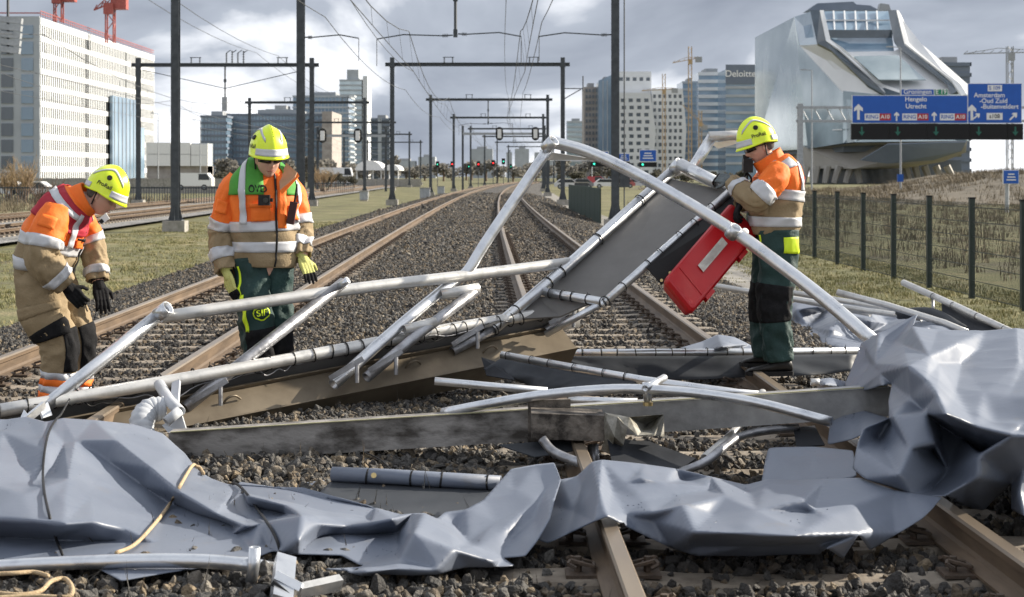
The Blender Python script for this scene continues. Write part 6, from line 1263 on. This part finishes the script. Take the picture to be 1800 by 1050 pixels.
def helmet(parent, c, A, badge_sides=(1, -1)):
    c = Vector(c)+A@Vector((0.004, 0, 0.060)); a_, b_, c_ = 0.152, 0.127, 0.168
    def S_(ph, v, off=0.0):
        e0 = R(-9-9*max(0, -math.cos(ph))); e = e0+(math.pi/2-e0)*v; x, y, z = (a_+off)*math.cos(e)*math.cos(ph), (b_+off)*math.cos(e)*math.sin(ph), (c_+off)*math.sin(e)
        if v < 0.16: k = 1-v/0.16; fl = 0.022*max(0, math.cos(ph))+0.006; x += fl*k*k*math.cos(ph); y += fl*k*k*math.sin(ph); z -= 0.012*k*max(0, math.cos(ph))
        z += 0.015*math.exp(-(y/0.022)**2)*max(0, v-0.15); x *= 1+0.03*math.exp(-(y/0.02)**2)
        return c+A@Vector((x, y, z))
    t = empty('helmet', c, parent=parent)
    def patch(name, m, p0, p1, v0, v1, off=0.0, n=64, k=20):
        full = p1-p0 > 359; n = n if full else max(6, int(n*(p1-p0)/360)); k = max(3, int(k*(v1-v0))+2); co = n if full else n+1; v = []; f = []
        for i in range(k+1):
            for j in range(co): v.append(S_(R(p0+(p1-p0)*j/n), v0+(v1-v0)*i/k, off))
        for i in range(k):
            for j in range(n): f.append((i*co+j, i*co+(j+1)%co, (i+1)*co+(j+1)%co, (i+1)*co+j))
        o = obj(name, mesh(name, v, f, M[m], True), t)
        if off >= 0: md = o.modifiers.new('th', 'SOLIDIFY'); md.thickness = 0.005 if off == 0 else 0.002; md.offset = -1 if off == 0 else 1
        return o
    patch('shell', 'helmet', -180, 180, 0, 1, 0, 72, 30); patch('lining', 'black', -180, 180, 0.02, 0.99, -0.008)
    patch('front_band', 'silver', -58, 58, 0.055, 0.19, 0.002)
    for s in (-1, 1):
        patch('rear_band', 'silver', s*118 if s > 0 else -168, 168 if s > 0 else -118, 0.05, 0.17, 0.002); 
        v = []; f = []                                                        # curved strip over the side of the dome
        for i in range(19):
            u_ = i/18; ph = s*(28+115*u_); vv = 0.34+0.34*math.sin(math.pi*min(1, u_*1.05)); v += [S_(R(ph), vv, 0.002), S_(R(ph), vv+0.10, 0.002)]
        for i in range(18): f.append((2*i, 2*i+1, 2*i+3, 2*i+2) if s < 0 else (2*i, 2*i+2, 2*i+3, 2*i+1))
        o = obj('side_strip', mesh('side_strip', v, f, M['silver'], True), t); md = o.modifiers.new('th', 'SOLIDIFY'); md.thickness = 0.002; md.offset = 1
        q = S_(R(s*80), 0.44, 0.0); nz = (S_(R(s*80), 0.44, 0.01)-q).normalized(); b = MB(); b.bar(q-nz*0.004, q+nz*0.007, 0.018, n=16); b.build('badge', M['black'], t)
        me = text_mesh('ProRail', 0.035, M['black'], bold=0.0006); bm = bmesh.new(); bm.from_mesh(me)
        for w_ in bm.verts: w_.co = S_(R(s*82)+w_.co.x/0.135, 0.225+w_.co.y/0.26, 0.0035)
        bm.to_mesh(me); bm.free(); obj('lettering', me, t)
    for i in range(9): q = S_(R(0), 0.5+0.05*i, 0.001); nn = (S_(R(0), 0.5+0.05*i, 0.01)-q).normalized(); b = MB(); b.bar(q-nn*0.002, q+nn*0.002, 0.003, n=6); b.build('vent', M['black'], t)
    # chin strap and rear knob
    for s in (-1, 1): b = MB(); b.bar(c+A@Vector((-0.02,s*0.088,-0.03)), c+A@Vector((-0.015,s*0.082,-0.125)), 0.006, n=5); b.build('strap', M['black'], t)
    b = MB(); b.obox(c+A@Vector((-0.135,0,-0.035)), A@Vector((0.012,0,0)), A@Vector((0,0.03,0)), A@Vector((0,0,0.02))); b.build('rear_knob', M['neon'], t)
    return t
def glasses(parent, c, A):
    g = empty('safety_glasses', Vector(c)+A@Vector((0.11,0,0.01)), parent=parent)
    for s in (-1, 1):
        v = []; f = []
        for i in range(7):
            a = R(6+i*8); v += [Vector(c)+A@Vector((0.118*math.cos(a)**1.2, s*0.105*math.sin(a), 0.028)), Vector(c)+A@Vector((0.114*math.cos(a)**1.2, s*0.104*math.sin(a), -0.012+0.008*(i/6)))]
        for i in range(6): f.append((2*i, 2*i+1, 2*i+3, 2*i+2))
        o = obj('lens', mesh('lens', v, f, M['lens_clear'], True), g); o.modifiers.new('th', 'SOLIDIFY').thickness = 0.002
        b = MB(); b.bar(Vector(c)+A@Vector((0.068,s*0.084,0.022)), Vector(c)+A@Vector((-0.01,s*0.083,0.016)), 0.004, n=5); b.build('temple', M['black'], g)
    v, f = sweep([Vector(c)+A@Vector((0.120*math.cos(R(a))**1.2, 0.106*math.sin(R(a)), 0.029)) for a in range(-54, 55, 9)], 0.003, 5); obj('brow_bar', mesh('brow_bar', v, f, M['black'], True), g)
M['lens_clear'] = mat('tinted_lens', (0.06,0.055,0.05), rough=0.08, spec=0.8, trans=0.75)
def glove(parent, w0, w1, back, curl, m, palm_m=None, thumb=1, size=1.0, spread=0.16, curls=None):
    """w0 wrist, w1 points along the hand; back = direction the back of the hand faces; thumb = +1/-1 side"""
    w0, w1 = Vector(w0), Vector(w1); d = (w1-w0).normalized(); b = Vector(back); b = (b-d*b.dot(d)).normalized(); s = d.cross(b).normalized()*thumb; k = size; parts = []
    parts.append(capsule([w0-d*0.05*k, w0+d*0.01*k], [0.038*k, 0.034*k]))
    for i in range(4): q = (i-1.5)*0.022*k; parts.append(capsule([w0+s*q*0.7, w0+d*0.05*k+s*q, w0+d*0.098*k+s*q], [0.019*k, 0.0185*k, 0.0135*k]))
    ln = [0.072, 0.082, 0.077, 0.06]
    for i in range(4):
        q = (1.5-i)*0.0225*k; p = w0+d*0.096*k+s*q; dd = (d+s*(1.5-i)*spread*0.4).normalized(); pts = [p]; cc = (curls[i] if curls else curl); ang = cc*0.5
        for seg in (0.44, 0.32, 0.27): e = (dd*math.cos(ang)-b*math.sin(ang)); p = p+e*ln[i]*1.05*k*seg; pts.append(p); ang += cc
        parts.append(capsule(pts, [0.0118*k, 0.0112*k, 0.0105*k, 0.0095*k]))
    p = w0+d*0.028*k+s*0.036*k; e = (d*0.62+s*0.75-b*0.25).normalized(); p2 = p+e*0.042*k; e2 = (d*0.85+s*0.25-b*0.45).normalized(); parts.append(capsule([w0+d*0.012*k+s*0.018*k, p, p2, p2+e2*0.034*k], [0.017*k, 0.0155*k, 0.013*k, 0.011*k]))
    o = voxel('glove', parts, 0.0042, m, parent, 2)
    if palm_m:                                                            # dipped palm and finger fronts
        me = o.data; me.materials.append(palm_m); nb = np.array(b)
        for pl in me.polygons:
            if pl.normal.dot(b) < -0.05 or (Vector(pl.center)+o.location+Vector(parent['base'])-w0).dot(d) > 0.115*k: pl.material_index = 1
    cu = MB(); cu.bar(w0-d*0.075*k, w0-d*0.03*k, 0.044*k, 0.040*k, 14); cu.build('cuff', m, o)
    return o
def boot(parent, heel, toe, m='boot', w_=0.052, h_=0.11):
    heel, toe = Vector(heel), Vector(toe); d = toe-heel; Ln = d.length; d.normalize(); up = Vector((0,0,1)); s = d.cross(up).normalized(); v = []; f = []; prof = [(0.0,0.030,0.075),(0.03,0.042,h_),(0.12,0.044,h_+0.02),(0.34,0.043,h_+0.012),(0.5,0.046,0.085),(0.7,0.051,0.068),(0.86,0.048,0.056),(0.96,0.036,0.044),(1.0,0.018,0.030)]; n = 12
    for t, hw, hh in prof:
        c = heel+d*(Ln*t)
        for j in range(n): a = 2*math.pi*j/n; y = math.cos(a); z = math.sin(a); v.append(c+s*hw*math.copysign(abs(y)**0.8, y)+up*(0.028+(hh-0.028)*(0.5+0.5*z)))
    for i in range(len(prof)-1):
        for j in range(n): f.append((i*n+j, (i+1)*n+j, (i+1)*n+(j+1)%n, i*n+(j+1)%n))
    f += [tuple(range(n)), tuple((len(prof)-1)*n+j for j in range(n))[::-1]]
    o = obj('boot', mesh('boot', v, f, M[m], True), parent); q = []
    for sg in (1, -1):
        for t, hw, _ in (prof if sg > 0 else prof[::-1]): q.append(heel+d*(Ln*(t*1.03-0.01))+s*sg*(hw+0.006))
    b = MB(); b.prism(q, (0,0,0.03)); b.build('sole', M['black'], o)
    for t in (0.42, 0.5, 0.58): b = MB(); c = heel+d*(Ln*t)+up*(0.115-0.045*(t-0.35)/0.25); b.bar(c-s*0.03, c+s*0.03, 0.004, n=5); b.build('lace', M['black_fab'], o)
    return o
def person(label, base, torso, legs, arms, head_c, head_f, head_u, neck0):
    t = empty('person', base, label, 'person'); hs, A = head_shape(head_c, head_f, head_u); parts = hs
    hc = Vector(head_c); parts.append(capsule([hc+A@Vector((-0.025,0,-0.06)), Vector(neck0)], [0.056, 0.066], 16)); parts.append(capsule([Vector(neck0), Vector(torso.c[len(torso.c)//2]), Vector(torso.c[2])], [0.085, 0.13, 0.125], 14))
    for l in legs+arms: k = len(l.c)-1; parts.append(capsule([Vector(l.c[int(k*q)]) for q in (0.02, 0.33, 0.66, 0.95)], [min(l.ra[int(k*q)], l.rb[int(k*q)])*0.72 for q in (0.02, 0.33, 0.66, 0.95)], 12))
    for l, sh in zip(arms, (0, 1)): parts.append(capsule([Vector(l.c[0]), Vector(neck0).lerp(Vector(torso.c[-12]), 0.6)], [0.055, 0.07], 10))
    for l in legs: parts.append(capsule([Vector(l.c[0]), Vector(torso.c[3])], [0.085, 0.11], 10))
    voxel('body', parts, 0.0052, M['skin'], t, 2)
    hr = []                                                               # cropped hair below the helmet
    for s in (-1, 1): hr.append(ball(hc+A@Vector((-0.055, s*0.052, 0.012)), 0.05, 0.03, 0.05, A))
    hr.append(ball(hc+A@Vector((-0.072, 0, 0.012)), 0.04, 0.06, 0.055, A)); voxel('hair', hr, 0.006, M['hair'], t, 1)
    return t, A
def eyes(t, c, A):
    for s in (-1, 1):
        q = Vector(c)+A@Vector((0.0815, s*0.031, 0.010)); v, f = ball(q, 0.008, 0.013, 0.006, A); o = obj('eye', mesh('eye', v, f, M['eye'], True), t)
        v, f = sweep([Vector(c)+A@Vector((0.100, s*0.014, 0.030)), Vector(c)+A@Vector((0.097, s*0.034, 0.034)), Vector(c)+A@Vector((0.082, s*0.050, 0.028))], 0.0045, 5); obj('eyebrow', mesh('eyebrow', v, f, M['hair'], True), t)
    v, f = sweep([Vector(c)+A@Vector((0.086, -0.024, -0.069)), Vector(c)+A@Vector((0.098, 0, -0.066)), Vector(c)+A@Vector((0.086, 0.024, -0.069))], 0.004, 6); obj('mouth', mesh('mouth', v, f, M['lip'], True), t)
M['eye'] = mat('eye', (0.06,0.045,0.04), rough=0.25); M['lip'] = mat('lip', (0.36,0.14,0.11), rough=0.5)
def trousers(t, legs, hip, m, stuffm=None):
    g = empty('trousers', hip, parent=t)
    for l in legs: l.patch('trouser_leg', m, g, 0, 1, ends=(1, 2))
    return g
# ---------------------------------------------------------------- worker standing by the red case
Y3 = 12.3; W3 = lambda r: [(a, b, Y3+c, d, e) for a, b, c, d, e in r]; LAT3 = (0,-1,0); FR3 = (-1,0,0)
to = Loft(W3([(1362,412,0,.19,.155),(1362,395,0,.205,.175),(1363,365,0,.215,.185),(1366,335,0,.225,.185),(1368,310,0,.232,.172),(1364,294,0,.205,.145),(1358,284,0,.12,.10)]), LAT3, FR3, 0.019, 1, 2.4, f2=7)
lgn = Loft(W3([(1368,405,-.095,.115,.152),(1369,440,-.1,.11,.145),(1366,480,-.105,.105,.132),(1361,530,-.105,.10,.122),(1364,575,-.105,.095,.108),(1370,634,-.105,.092,.100)]), LAT3, FR3, 0.019, 2, 2.2, f2=8, amps=[.3,.6,.8,1.1,1.1,1.3]); lgf = Loft(W3([(1358,405,.095,.115,.15),(1355,470,.1,.105,.132),(1347,530,.11,.10,.12),(1346,580,.12,.095,.105),(1348,626,.12,.09,.098)]), LAT3, FR3, 0.019, 3, 2.2, f2=8)
arn = Loft(W3([(1370,300,-.17,.085,.085),(1360,318,-.24,.092,.092),(1345,336,-.28,.088,.088),(1330,350,-.27,.088,.086),(1312,342,-.22,.078,.076),(1297,328,-.15,.066,.064),(1287,320,-.10,.06,.058)]), LAT3, FR3, 0.019, 4, f2=10, amps=[.5,.7,1,1.3,1.2,1,.6]); arf = Loft(W3([(1362,300,.17,.085,.085),(1340,325,.24,.085,.085),(1324,350,.22,.08,.08),(1310,355,.1,.07,.07),(1304,357,.04,.06,.06)]), LAT3, FR3, 0.01, 5)
hc = P(1335,260,Y3)
t, A = person('worker in orange and khaki jacket with dark green trousers reaching to the raised frame', P(1356,656,Y3), to, [lgn, lgf], [arn, arf], hc, (-0.93,-0.22,-0.28), (-0.2,0,1), P(1356,288,Y3)); base3 = t
jk = empty('jacket', P(1362,410,Y3), parent=t); T = to.t_py
to.patch('lower_jacket', 'beige', jk, 0, T(349), ends=(2, 0)); to.patch('upper_jacket', 'orange', jk, T(349), 1, ends=(0, 1)); to.patch('hem_band', 'silver', jk, T(398), T(381), off=.004); to.patch('waist_band', 'silver', jk, T(350), T(332), off=.004)
to.patch('back_stripe', 'silver', jk, T(332), T(296), -58, -43, off=.005); to.patch('back_stripe', 'silver', jk, T(332), T(296), -135, -122, off=.005); to.patch('shoulder_stripe', 'silver', jk, T(300), T(289), -40, 30, off=.006)
to.patch('pocket', 'beige', jk, T(378), T(353), 20, 75, off=.014); to.text('ProRail', .07, 'vest_red', jk, T(318), -95, .004, 'back_print'); to.text('Incident', .03, 'vest_red', jk, T(326), -95, .004, 'back_print')
for l in (arn, arf):
    l.patch('sleeve', 'orange', jk, 0, .40, ends=(1, 0)); l.patch('lower_sleeve', 'beige', jk, .40, 1, ends=(0, 2)); l.patch('arm_band', 'silver', jk, .36, .48, off=.004); l.patch('cuff_band', 'silver', jk, .80, .90, off=.004)
co = Loft([(1362,298,Y3,.135,.13),(1357,290,Y3,.108,.115),(1352,282,Y3,.10,.115),(1347,274,Y3-.0,.098,.116)], LAT3, FR3, 0.006, 6, 2.1, f2=5); co.patch('collar', 'orange', jk, 0, 1, ends=(0, 2))
tr = trousers(t, [lgn, lgf], P(1362,410,Y3), 'dgreen_f'); T = lgn.t_py
lgn.patch('knee_panel', 'black_fab', tr, T(565), T(500), -60, 130, off=.004); lgn.patch('side_stripe', 'neon', tr, T(448), T(412), 62, 72, off=.004); lgn.patch('hip_pocket', 'neon', tr, T(445), T(418), -62, -6, off=.006); lgf.patch('knee_panel', 'black_fab', tr, lgf.t_py(565), lgf.t_py(500), 20, 160, off=.004)
boot(t, P(1392,659,Y3-.12), P(1312,660,Y3-.16)); boot(t, P(1362,646,Y3+.12), P(1303,644,Y3+.06))
helmet(t, hc, A); glasses(t, hc, A); eyes(t, hc, A)
glove(t, P(1284,318,Y3-.09), P(1262,312,Y3-.02), (-0.2,-0.9,0.7), 0.62, M['glove_g'], M['black_fab'], -1); glove(t, P(1302,357,Y3+.04), P(1296,372,Y3-.0), (-1,-.3,.2), 0.7, M['black_fab'], None, 1)
# small camera on a flexible stand clamped to the tube in front of his face
t = empty('video_camera', P(1308,318,12.3), 'small black video camera on a flexible stand before the worker\'s face', 'camera'); q = P(1313,292,12.3)
b = MB(); b.box((q.x-.03,q.y-.04,q.z-.05),(q.x+.04,q.y+.04,q.z+.055)); b.build('camera_body', M['boot'], t); b = MB(); b.bar(q+Vector((-.005,0,.055)), q+Vector((-.008,0,.085)), .024, n=12); b.build('lens', M['black'], t); b = MB(); b.box((q.x-.035,q.y-.045,q.z-.035),(q.x-.031,q.y+.02,q.z+.03)); b.build('screen', M['lens'], t)
for s in (-1, 0, 1): v, f = sweep(crom([q-Vector((0,0,.05)), q+Vector((.03*s,-.01,-.09)), q+Vector((.06*s-.03,.03*s,-.125)), q+Vector((.05*s-.05,.0,-.15))], 4), .008, 6); obj('stand_leg', mesh('stand_leg', v, f, M['black'], True), t)
# ---------------------------------------------------------------- worker with the green shoulder piece
Y2 = 11.3; W2 = lambda r: [(a, b, Y2+c, d, e) for a, b, c, d, e in r]; f2 = Vector((0.46,-0.89,0)).normalized(); LAT2 = (-f2.y, f2.x, 0); FR2 = tuple(f2)    # lateral = towards image right
to = Loft(W2([(463,468,0,.205,.155),(464,448,0,.215,.17),(464,415,0,.225,.175),(463,380,0,.225,.172),(463,345,0,.235,.168),(463,324,.01,.222,.15),(463,308,.055,.165,.12),(464,300,.11,.10,.085)]), LAT2, FR2, 0.020, 11, 2.4, f2=7)
l1 = Loft(W2([(440,456,-.03,.125,.14),(442,500,-.05,.12,.135),(446,540,-.07,.115,.13),(452,580,-.07,.108,.12),(456,640,-.03,.10,.108),(458,700,0,.095,.10)]), LAT2, FR2, 0.020, 12, f2=8); l2 = Loft(W2([(482,456,.06,.12,.14),(484,510,.06,.108,.13),(487,570,.05,.10,.118),(486,640,.09,.095,.105),(486,696,.12,.09,.10)]), LAT2, FR2, 0.018, 13, f2=8)
a1 = Loft(W2([(424,316,-.02,.085,.09),(408,340,-.03,.092,.095),(399,375,-.02,.09,.09),(393,412,.0,.09,.09),(393,445,-.06,.08,.08),(399,478,-.12,.07,.068)]), LAT2, FR2, 0.020, 14, f2=10, amps=[.4,.6,.9,1.3,1.2,.8]); a2 = Loft(W2([(502,318,.1,.085,.09),(514,345,.13,.09,.09),(521,380,.14,.086,.086),(525,410,.12,.084,.082),(528,435,.05,.074,.072),(531,452,.0,.064,.062)]), LAT2, FR2, 0.020, 15, f2=10, amps=[.4,.6,.9,1.3,1.2,.8])
hc = P(471,281,Y2-.13); t, A = person('worker with green shoulder piece and dark green trousers looking down behind the frame', P(470,705,Y2), to, [l1, l2], [a1, a2], hc, (0.40,-0.90,-0.14), (0.05,-0.15,1), P(465,312,Y2+.03))
jk = empty('jacket', P(464,465,Y2), parent=t); T = to.t_py
to.patch('lower_jacket', 'beige', jk, 0, T(402), ends=(2, 0)); to.patch('upper_jacket', 'orange', jk, T(402), 1, ends=(0, 1)); to.patch('hem_band', 'silver', jk, T(442), T(424), off=.004); to.patch('waist_band', 'silver', jk, T(406), T(388), off=.004)
g1 = to.patch('shoulder_piece', 'vest_green', jk, T(344), T(306), 100, 200, off=.007); to.patch('shoulder_piece', 'vest_green', jk, T(344), T(306), -20, 72, off=.007); to.patch('shoulder_piece', 'vest_green', jk, T(325), T(306), -160, -20, off=.007)
to.patch('chest_stripe', 'silver', jk, T(392), T(308), 130, 144, off=.013); to.patch('chest_stripe', 'silver', jk, T(392), T(308), 28, 42, off=.013)
to.text('OVD', .046, 'black', g1, T(336), 110, .012)
zp = to.patch('zip', 'black', jk, T(466), T(322), 85, 87.5, off=.008); to.patch('front_flap', 'orange', jk, T(402), T(322), 70, 84, off=.008); to.patch('pocket', 'orange', jk, T(388), T(358), 92, 122, off=.016); to.patch('pocket', 'orange', jk, T(388), T(358), 40, 64, off=.016); to.patch('pocket_flap', 'orange', jk, T(364), T(357), 91, 123, off=.021)
for l in (a1, a2):
    l.patch('sleeve', 'orange', jk, 0, .50, ends=(1, 0)); l.patch('lower_sleeve', 'beige', jk, .50, 1, ends=(0, 2)); l.patch('arm_band', 'silver', jk, .43, .55, off=.004); l.patch('cuff_band', 'silver', jk, .78, .89, off=.004)
a1.patch('arm_badge', 'orange', jk, .24, .36, 110, 165, off=.006)
co = Loft([(463,328,Y2-.02,.145,.125),(464,320,Y2+.01,.112,.105),(464,313,Y2+.045,.106,.10),(464,307,Y2+.085,.106,.10)], LAT2, FR2, 0.004, 16, 2.1, f2=5); co.patch('collar', 'orange', jk, 0, 1, ends=(0, 2))
pslab('open_collar', [(498,300,Y2-.02),(503,286,Y2+.0),(522,303,Y2-.12),(518,311,Y2-.14),(492,334,Y2-.17),(491,318,Y2-.12)], .012, 'brownl', jk); pslab('collar_edge', [(492,335,Y2-.185),(519,313,Y2-.155),(523,303,Y2-.135),(526,309,Y2-.15),(496,342,Y2-.19)], .012, 'orange', jk)
tr = trousers(t, [l1, l2], P(464,462,Y2), 'dgreen_f'); T = l1.t_py
l1.patch('side_stripe', 'neon', tr, T(520), T(470), 146, 154, off=.004); l1.patch('side_stripe', 'neon', tr, T(578), T(520), 136, 152, off=.005); l1.patch('knee_panel', 'black_fab', tr, T(625), T(575), 10, 150, off=.005); l2.patch('knee_panel', 'black_fab', tr, l2.t_py(625), l2.t_py(572), 30, 170, off=.005)
lo = l1.patch('logo_patch', 'neon', tr, T(564), T(541), 62, 112, off=.006, taper=lambda u: (87-27*math.sqrt(max(0.02, 1-(2*u-1)**2)), 87+27*math.sqrt(max(0.02, 1-(2*u-1)**2)))); l1.patch('logo_field', 'dgreen_f', lo, T(562), T(543), 66, 108, off=.010, taper=lambda u: (87-23*math.sqrt(max(0.02, 1-(2*u-1)**2)), 87+23*math.sqrt(max(0.02, 1-(2*u-1)**2)))); l1.text('SIP', .055, 'neon', lo, T(552.5), 87, .016)
boot(t, P(452,708,Y2+.05), P(462,712,Y2-.24)); boot(t, P(484,704,Y2+.14), P(498,706,Y2-.14)); helmet(t, hc, A); glasses(t, hc, A); eyes(t, hc, A)
glove(t, P(401,484,Y2-.13), P(408,508,Y2-.15), (-0.7,-0.7,0.1), 0.28, M['glove_y'], M['black_fab'], 1); glove(t, P(533,456,Y2-.01), P(545,484,Y2-.06), (0.5,-0.8,0.3), 0.22, M['glove_y'], M['black_fab'], -1)
t = empty('body_camera', P(466,365,Y2-.24), 'small black body camera clipped on the chest of the green-shouldered worker', 'camera'); q = P(465,352,Y2-.235); b = MB(); b.box((q.x-.038,q.y-.03,q.z-.035),(q.x+.038,q.y+.012,q.z+.035)); b.build('camera_body', M['boot'], t); b = MB(); b.bar(q+Vector((.014,-.03,0)), q+Vector((.014,-.045,0)), .018, n=12); b.build('lens', M['lens'], t); b = MB(); b.box((q.x+.04,q.y-.01,q.z-.012),(q.x+.056,q.y+.01,q.z+.012)); b.build('mount', M['black'], t)
t = empty('radio', P(512,395,Y2-.12), 'dark two-way radio with antenna hooked on the jacket front', 'radio'); q = P(514,368,Y2-.13); b = MB(); b.beam(q+Vector((-.015,0,-.10)), q+Vector((.012,-.01,.05)), .05, .034, (0,-1,.1)); b.build('radio_body', M['maroon'], t); b = MB(); b.bar(q+Vector((.016,-.01,.05)), q+Vector((.034,-.01,.17)), .008, .006, 8); b.build('antenna', M['black'], t)
# ---------------------------------------------------------------- worker bending forward at the left
Y1 = 11.3; W1 = lambda r: [(a, b, Y1+c, d, e) for a, b, c, d, e in r]; LAT1 = (0,-1,0); FR1 = (1,0,0)
to = Loft(W1([(76,486,0,.205,.17),(78,466,0,.22,.185),(86,436,0,.228,.192),(97,405,0,.232,.19),(112,378,0,.23,.17),(128,360,0,.20,.145),(140,350,0,.12,.11)]), LAT1, FR1, 0.019, 21, 2.4, f2=7)
l1 = Loft(W1([(70,478,-.09,.13,.165),(72,515,-.1,.128,.16),(80,555,-.11,.12,.148),(98,590,-.11,.108,.128),(104,620,-.1,.10,.115),(101,665,-.09,.095,.102),(96,712,-.08,.10,.105)]), LAT1, FR1, 0.019, 22, f2=8); l2 = Loft(W1([(88,480,.1,.125,.16),(105,530,.11,.115,.145),(130,575,.12,.105,.125),(138,605,.12,.098,.11),(136,650,.12,.092,.1),(130,702,.12,.09,.098)]), LAT1, FR1, 0.018, 23, f2=8)
a1 = Loft(W1([(102,372,-.16,.095,.10),(90,395,-.23,.105,.11),(79,425,-.27,.108,.112),(76,455,-.28,.108,.108),(90,476,-.27,.098,.096),(104,490,-.25,.086,.084),(116,502,-.23,.072,.07)]), LAT1, FR1, 0.020, 24, f2=10, amps=[.4,.5,.8,1.3,1.2,1,.6]); a2 = Loft(W1([(130,375,.14,.09,.09),(148,400,.2,.09,.09),(160,430,.22,.086,.086),(167,458,.2,.082,.08),(170,480,.17,.072,.07),(172,494,.15,.064,.062)]), LAT1, FR1, 0.019, 25, f2=10)
hc = P(180,347,Y1); t, A = person('worker with dark red shoulder piece bending forward on the left track', P(105,715,Y1), to, [l1, l2], [a1, a2], hc, (0.86,-0.20,-0.47), (0.4,0,1), P(146,358,Y1))
jk = empty('jacket', P(76,486,Y1), parent=t); T = to.t_py
to.patch('lower_jacket', 'beige', jk, 0, T(430), ends=(2, 0)); to.patch('upper_jacket', 'orange', jk, T(430), 1, ends=(0, 1)); to.patch('hem_band', 'silver', jk, T(474), T(458), off=.004); to.patch('waist_band', 'silver', jk, T(436), T(418), off=.004)
g = to.patch('shoulder_piece', 'vest_red', jk, T(392), T(352), -60, 100, off=.010); to.patch('shoulder_piece', 'vest_red', jk, T(392), T(352), -260, -120, off=.010); to.patch('shoulder_piece', 'vest_red', jk, T(372), T(352), -120, -60, off=.010)
to.patch('chest_stripe', 'silver', jk, T(420), T(354), 44, 58, off=.017); to.patch('chest_stripe', 'silver', jk, T(420), T(354), 122, 136, off=.017); to.patch('shoulder_stripe', 'silver', jk, T(364), T(357), -70, 44, off=.016)
to.patch('pocket', 'orange', jk, T(418), T(394), 62, 84, off=.020); to.patch('pocket_flap', 'black', jk, T(398), T(394), 62, 84, off=.026); to.patch('zip', 'black', jk, T(480), T(356), 88, 92, off=.010); to.patch('pen_holder', 'black', jk, T(400), T(392), 76, 82, off=.03)
for l in (a1, a2):
    l.patch('sleeve', 'orange', jk, 0, .44, ends=(1, 0)); l.patch('lower_sleeve', 'beige', jk, .44, 1, ends=(0, 2)); l.patch('arm_band', 'silver', jk, .36, .47, off=.004); l.patch('cuff_band', 'silver', jk, .82, .92, off=.004)
a1.patch('arm_badge', 'orange', jk, .18, .29, -25, 25, off=.006)
co = Loft([(130,362,Y1,.14,.135),(140,356,Y1,.112,.122),(149,351,Y1,.104,.118),(157,347,Y1,.10,.112)], LAT1, FR1, 0.006, 26, 2.1, f2=5); co.patch('collar', 'orange', jk, 0, 1, ends=(0, 2))
tr = trousers(t, [l1, l2], P(76,482,Y1), 'beige'); T = l1.t_py
l1.patch('thigh_pocket', 'beige', tr, T(585), T(538), -60, 50, off=.010); l1.patch('pocket_flap', 'beige', tr, T(552), T(536), -64, 55, off=.015); l1.patch('pocket_bottom', 'black_fab', tr, T(592), T(572), -70, 60, off=.013); l1.patch('knee_panel', 'black_fab', tr, T(650), T(588), 30, 150, off=.006); l2.patch('knee_panel', 'black_fab', tr, l2.t_py(650), l2.t_py(578), 20, 150, off=.006)
for l in (l1, l2):
    q = l.t_py
    for y0, y1, m in ((652,664,'silver'),(664,676,'orange'),(676,688,'silver'),(688,699,'orange')): l.patch('leg_band', m, tr, q(y1), q(y0), off=.005)
boot(t, P(78,722,Y1-.08), P(146,722,Y1-.12)); boot(t, P(112,712,Y1+.12), P(180,712,Y1+.1)); helmet(t, hc, A); eyes(t, hc, A)
glove(t, P(120,506,Y1-.23), P(141,530,Y1-.2), (-0.3,-0.8,0.5), 0.62, M['black_fab'], None, -1, 1.1); glove(t, P(174,502,Y1+.14), P(181,534,Y1+.1), (0.5,-0.8,0.1), 0.30, M['black_fab'], None, -1, 1.1)
t = empty('name_tag', P(182,398,Y1-.2), 'white clip tag on the bending worker\'s chest', 'tag'); q = P(184,384,Y1-.16); b = MB(); b.obox(q, (.022,0,.016), (-.012,0,.018), (0,.004,0)); b.build('card', M['white'], t); b = MB(); b.obox(q+Vector((-.02,.0,-.02)), (.01,0,.008), (-.008,0,.01), (0,.008,0)); b.build('clip', M['black'], t)
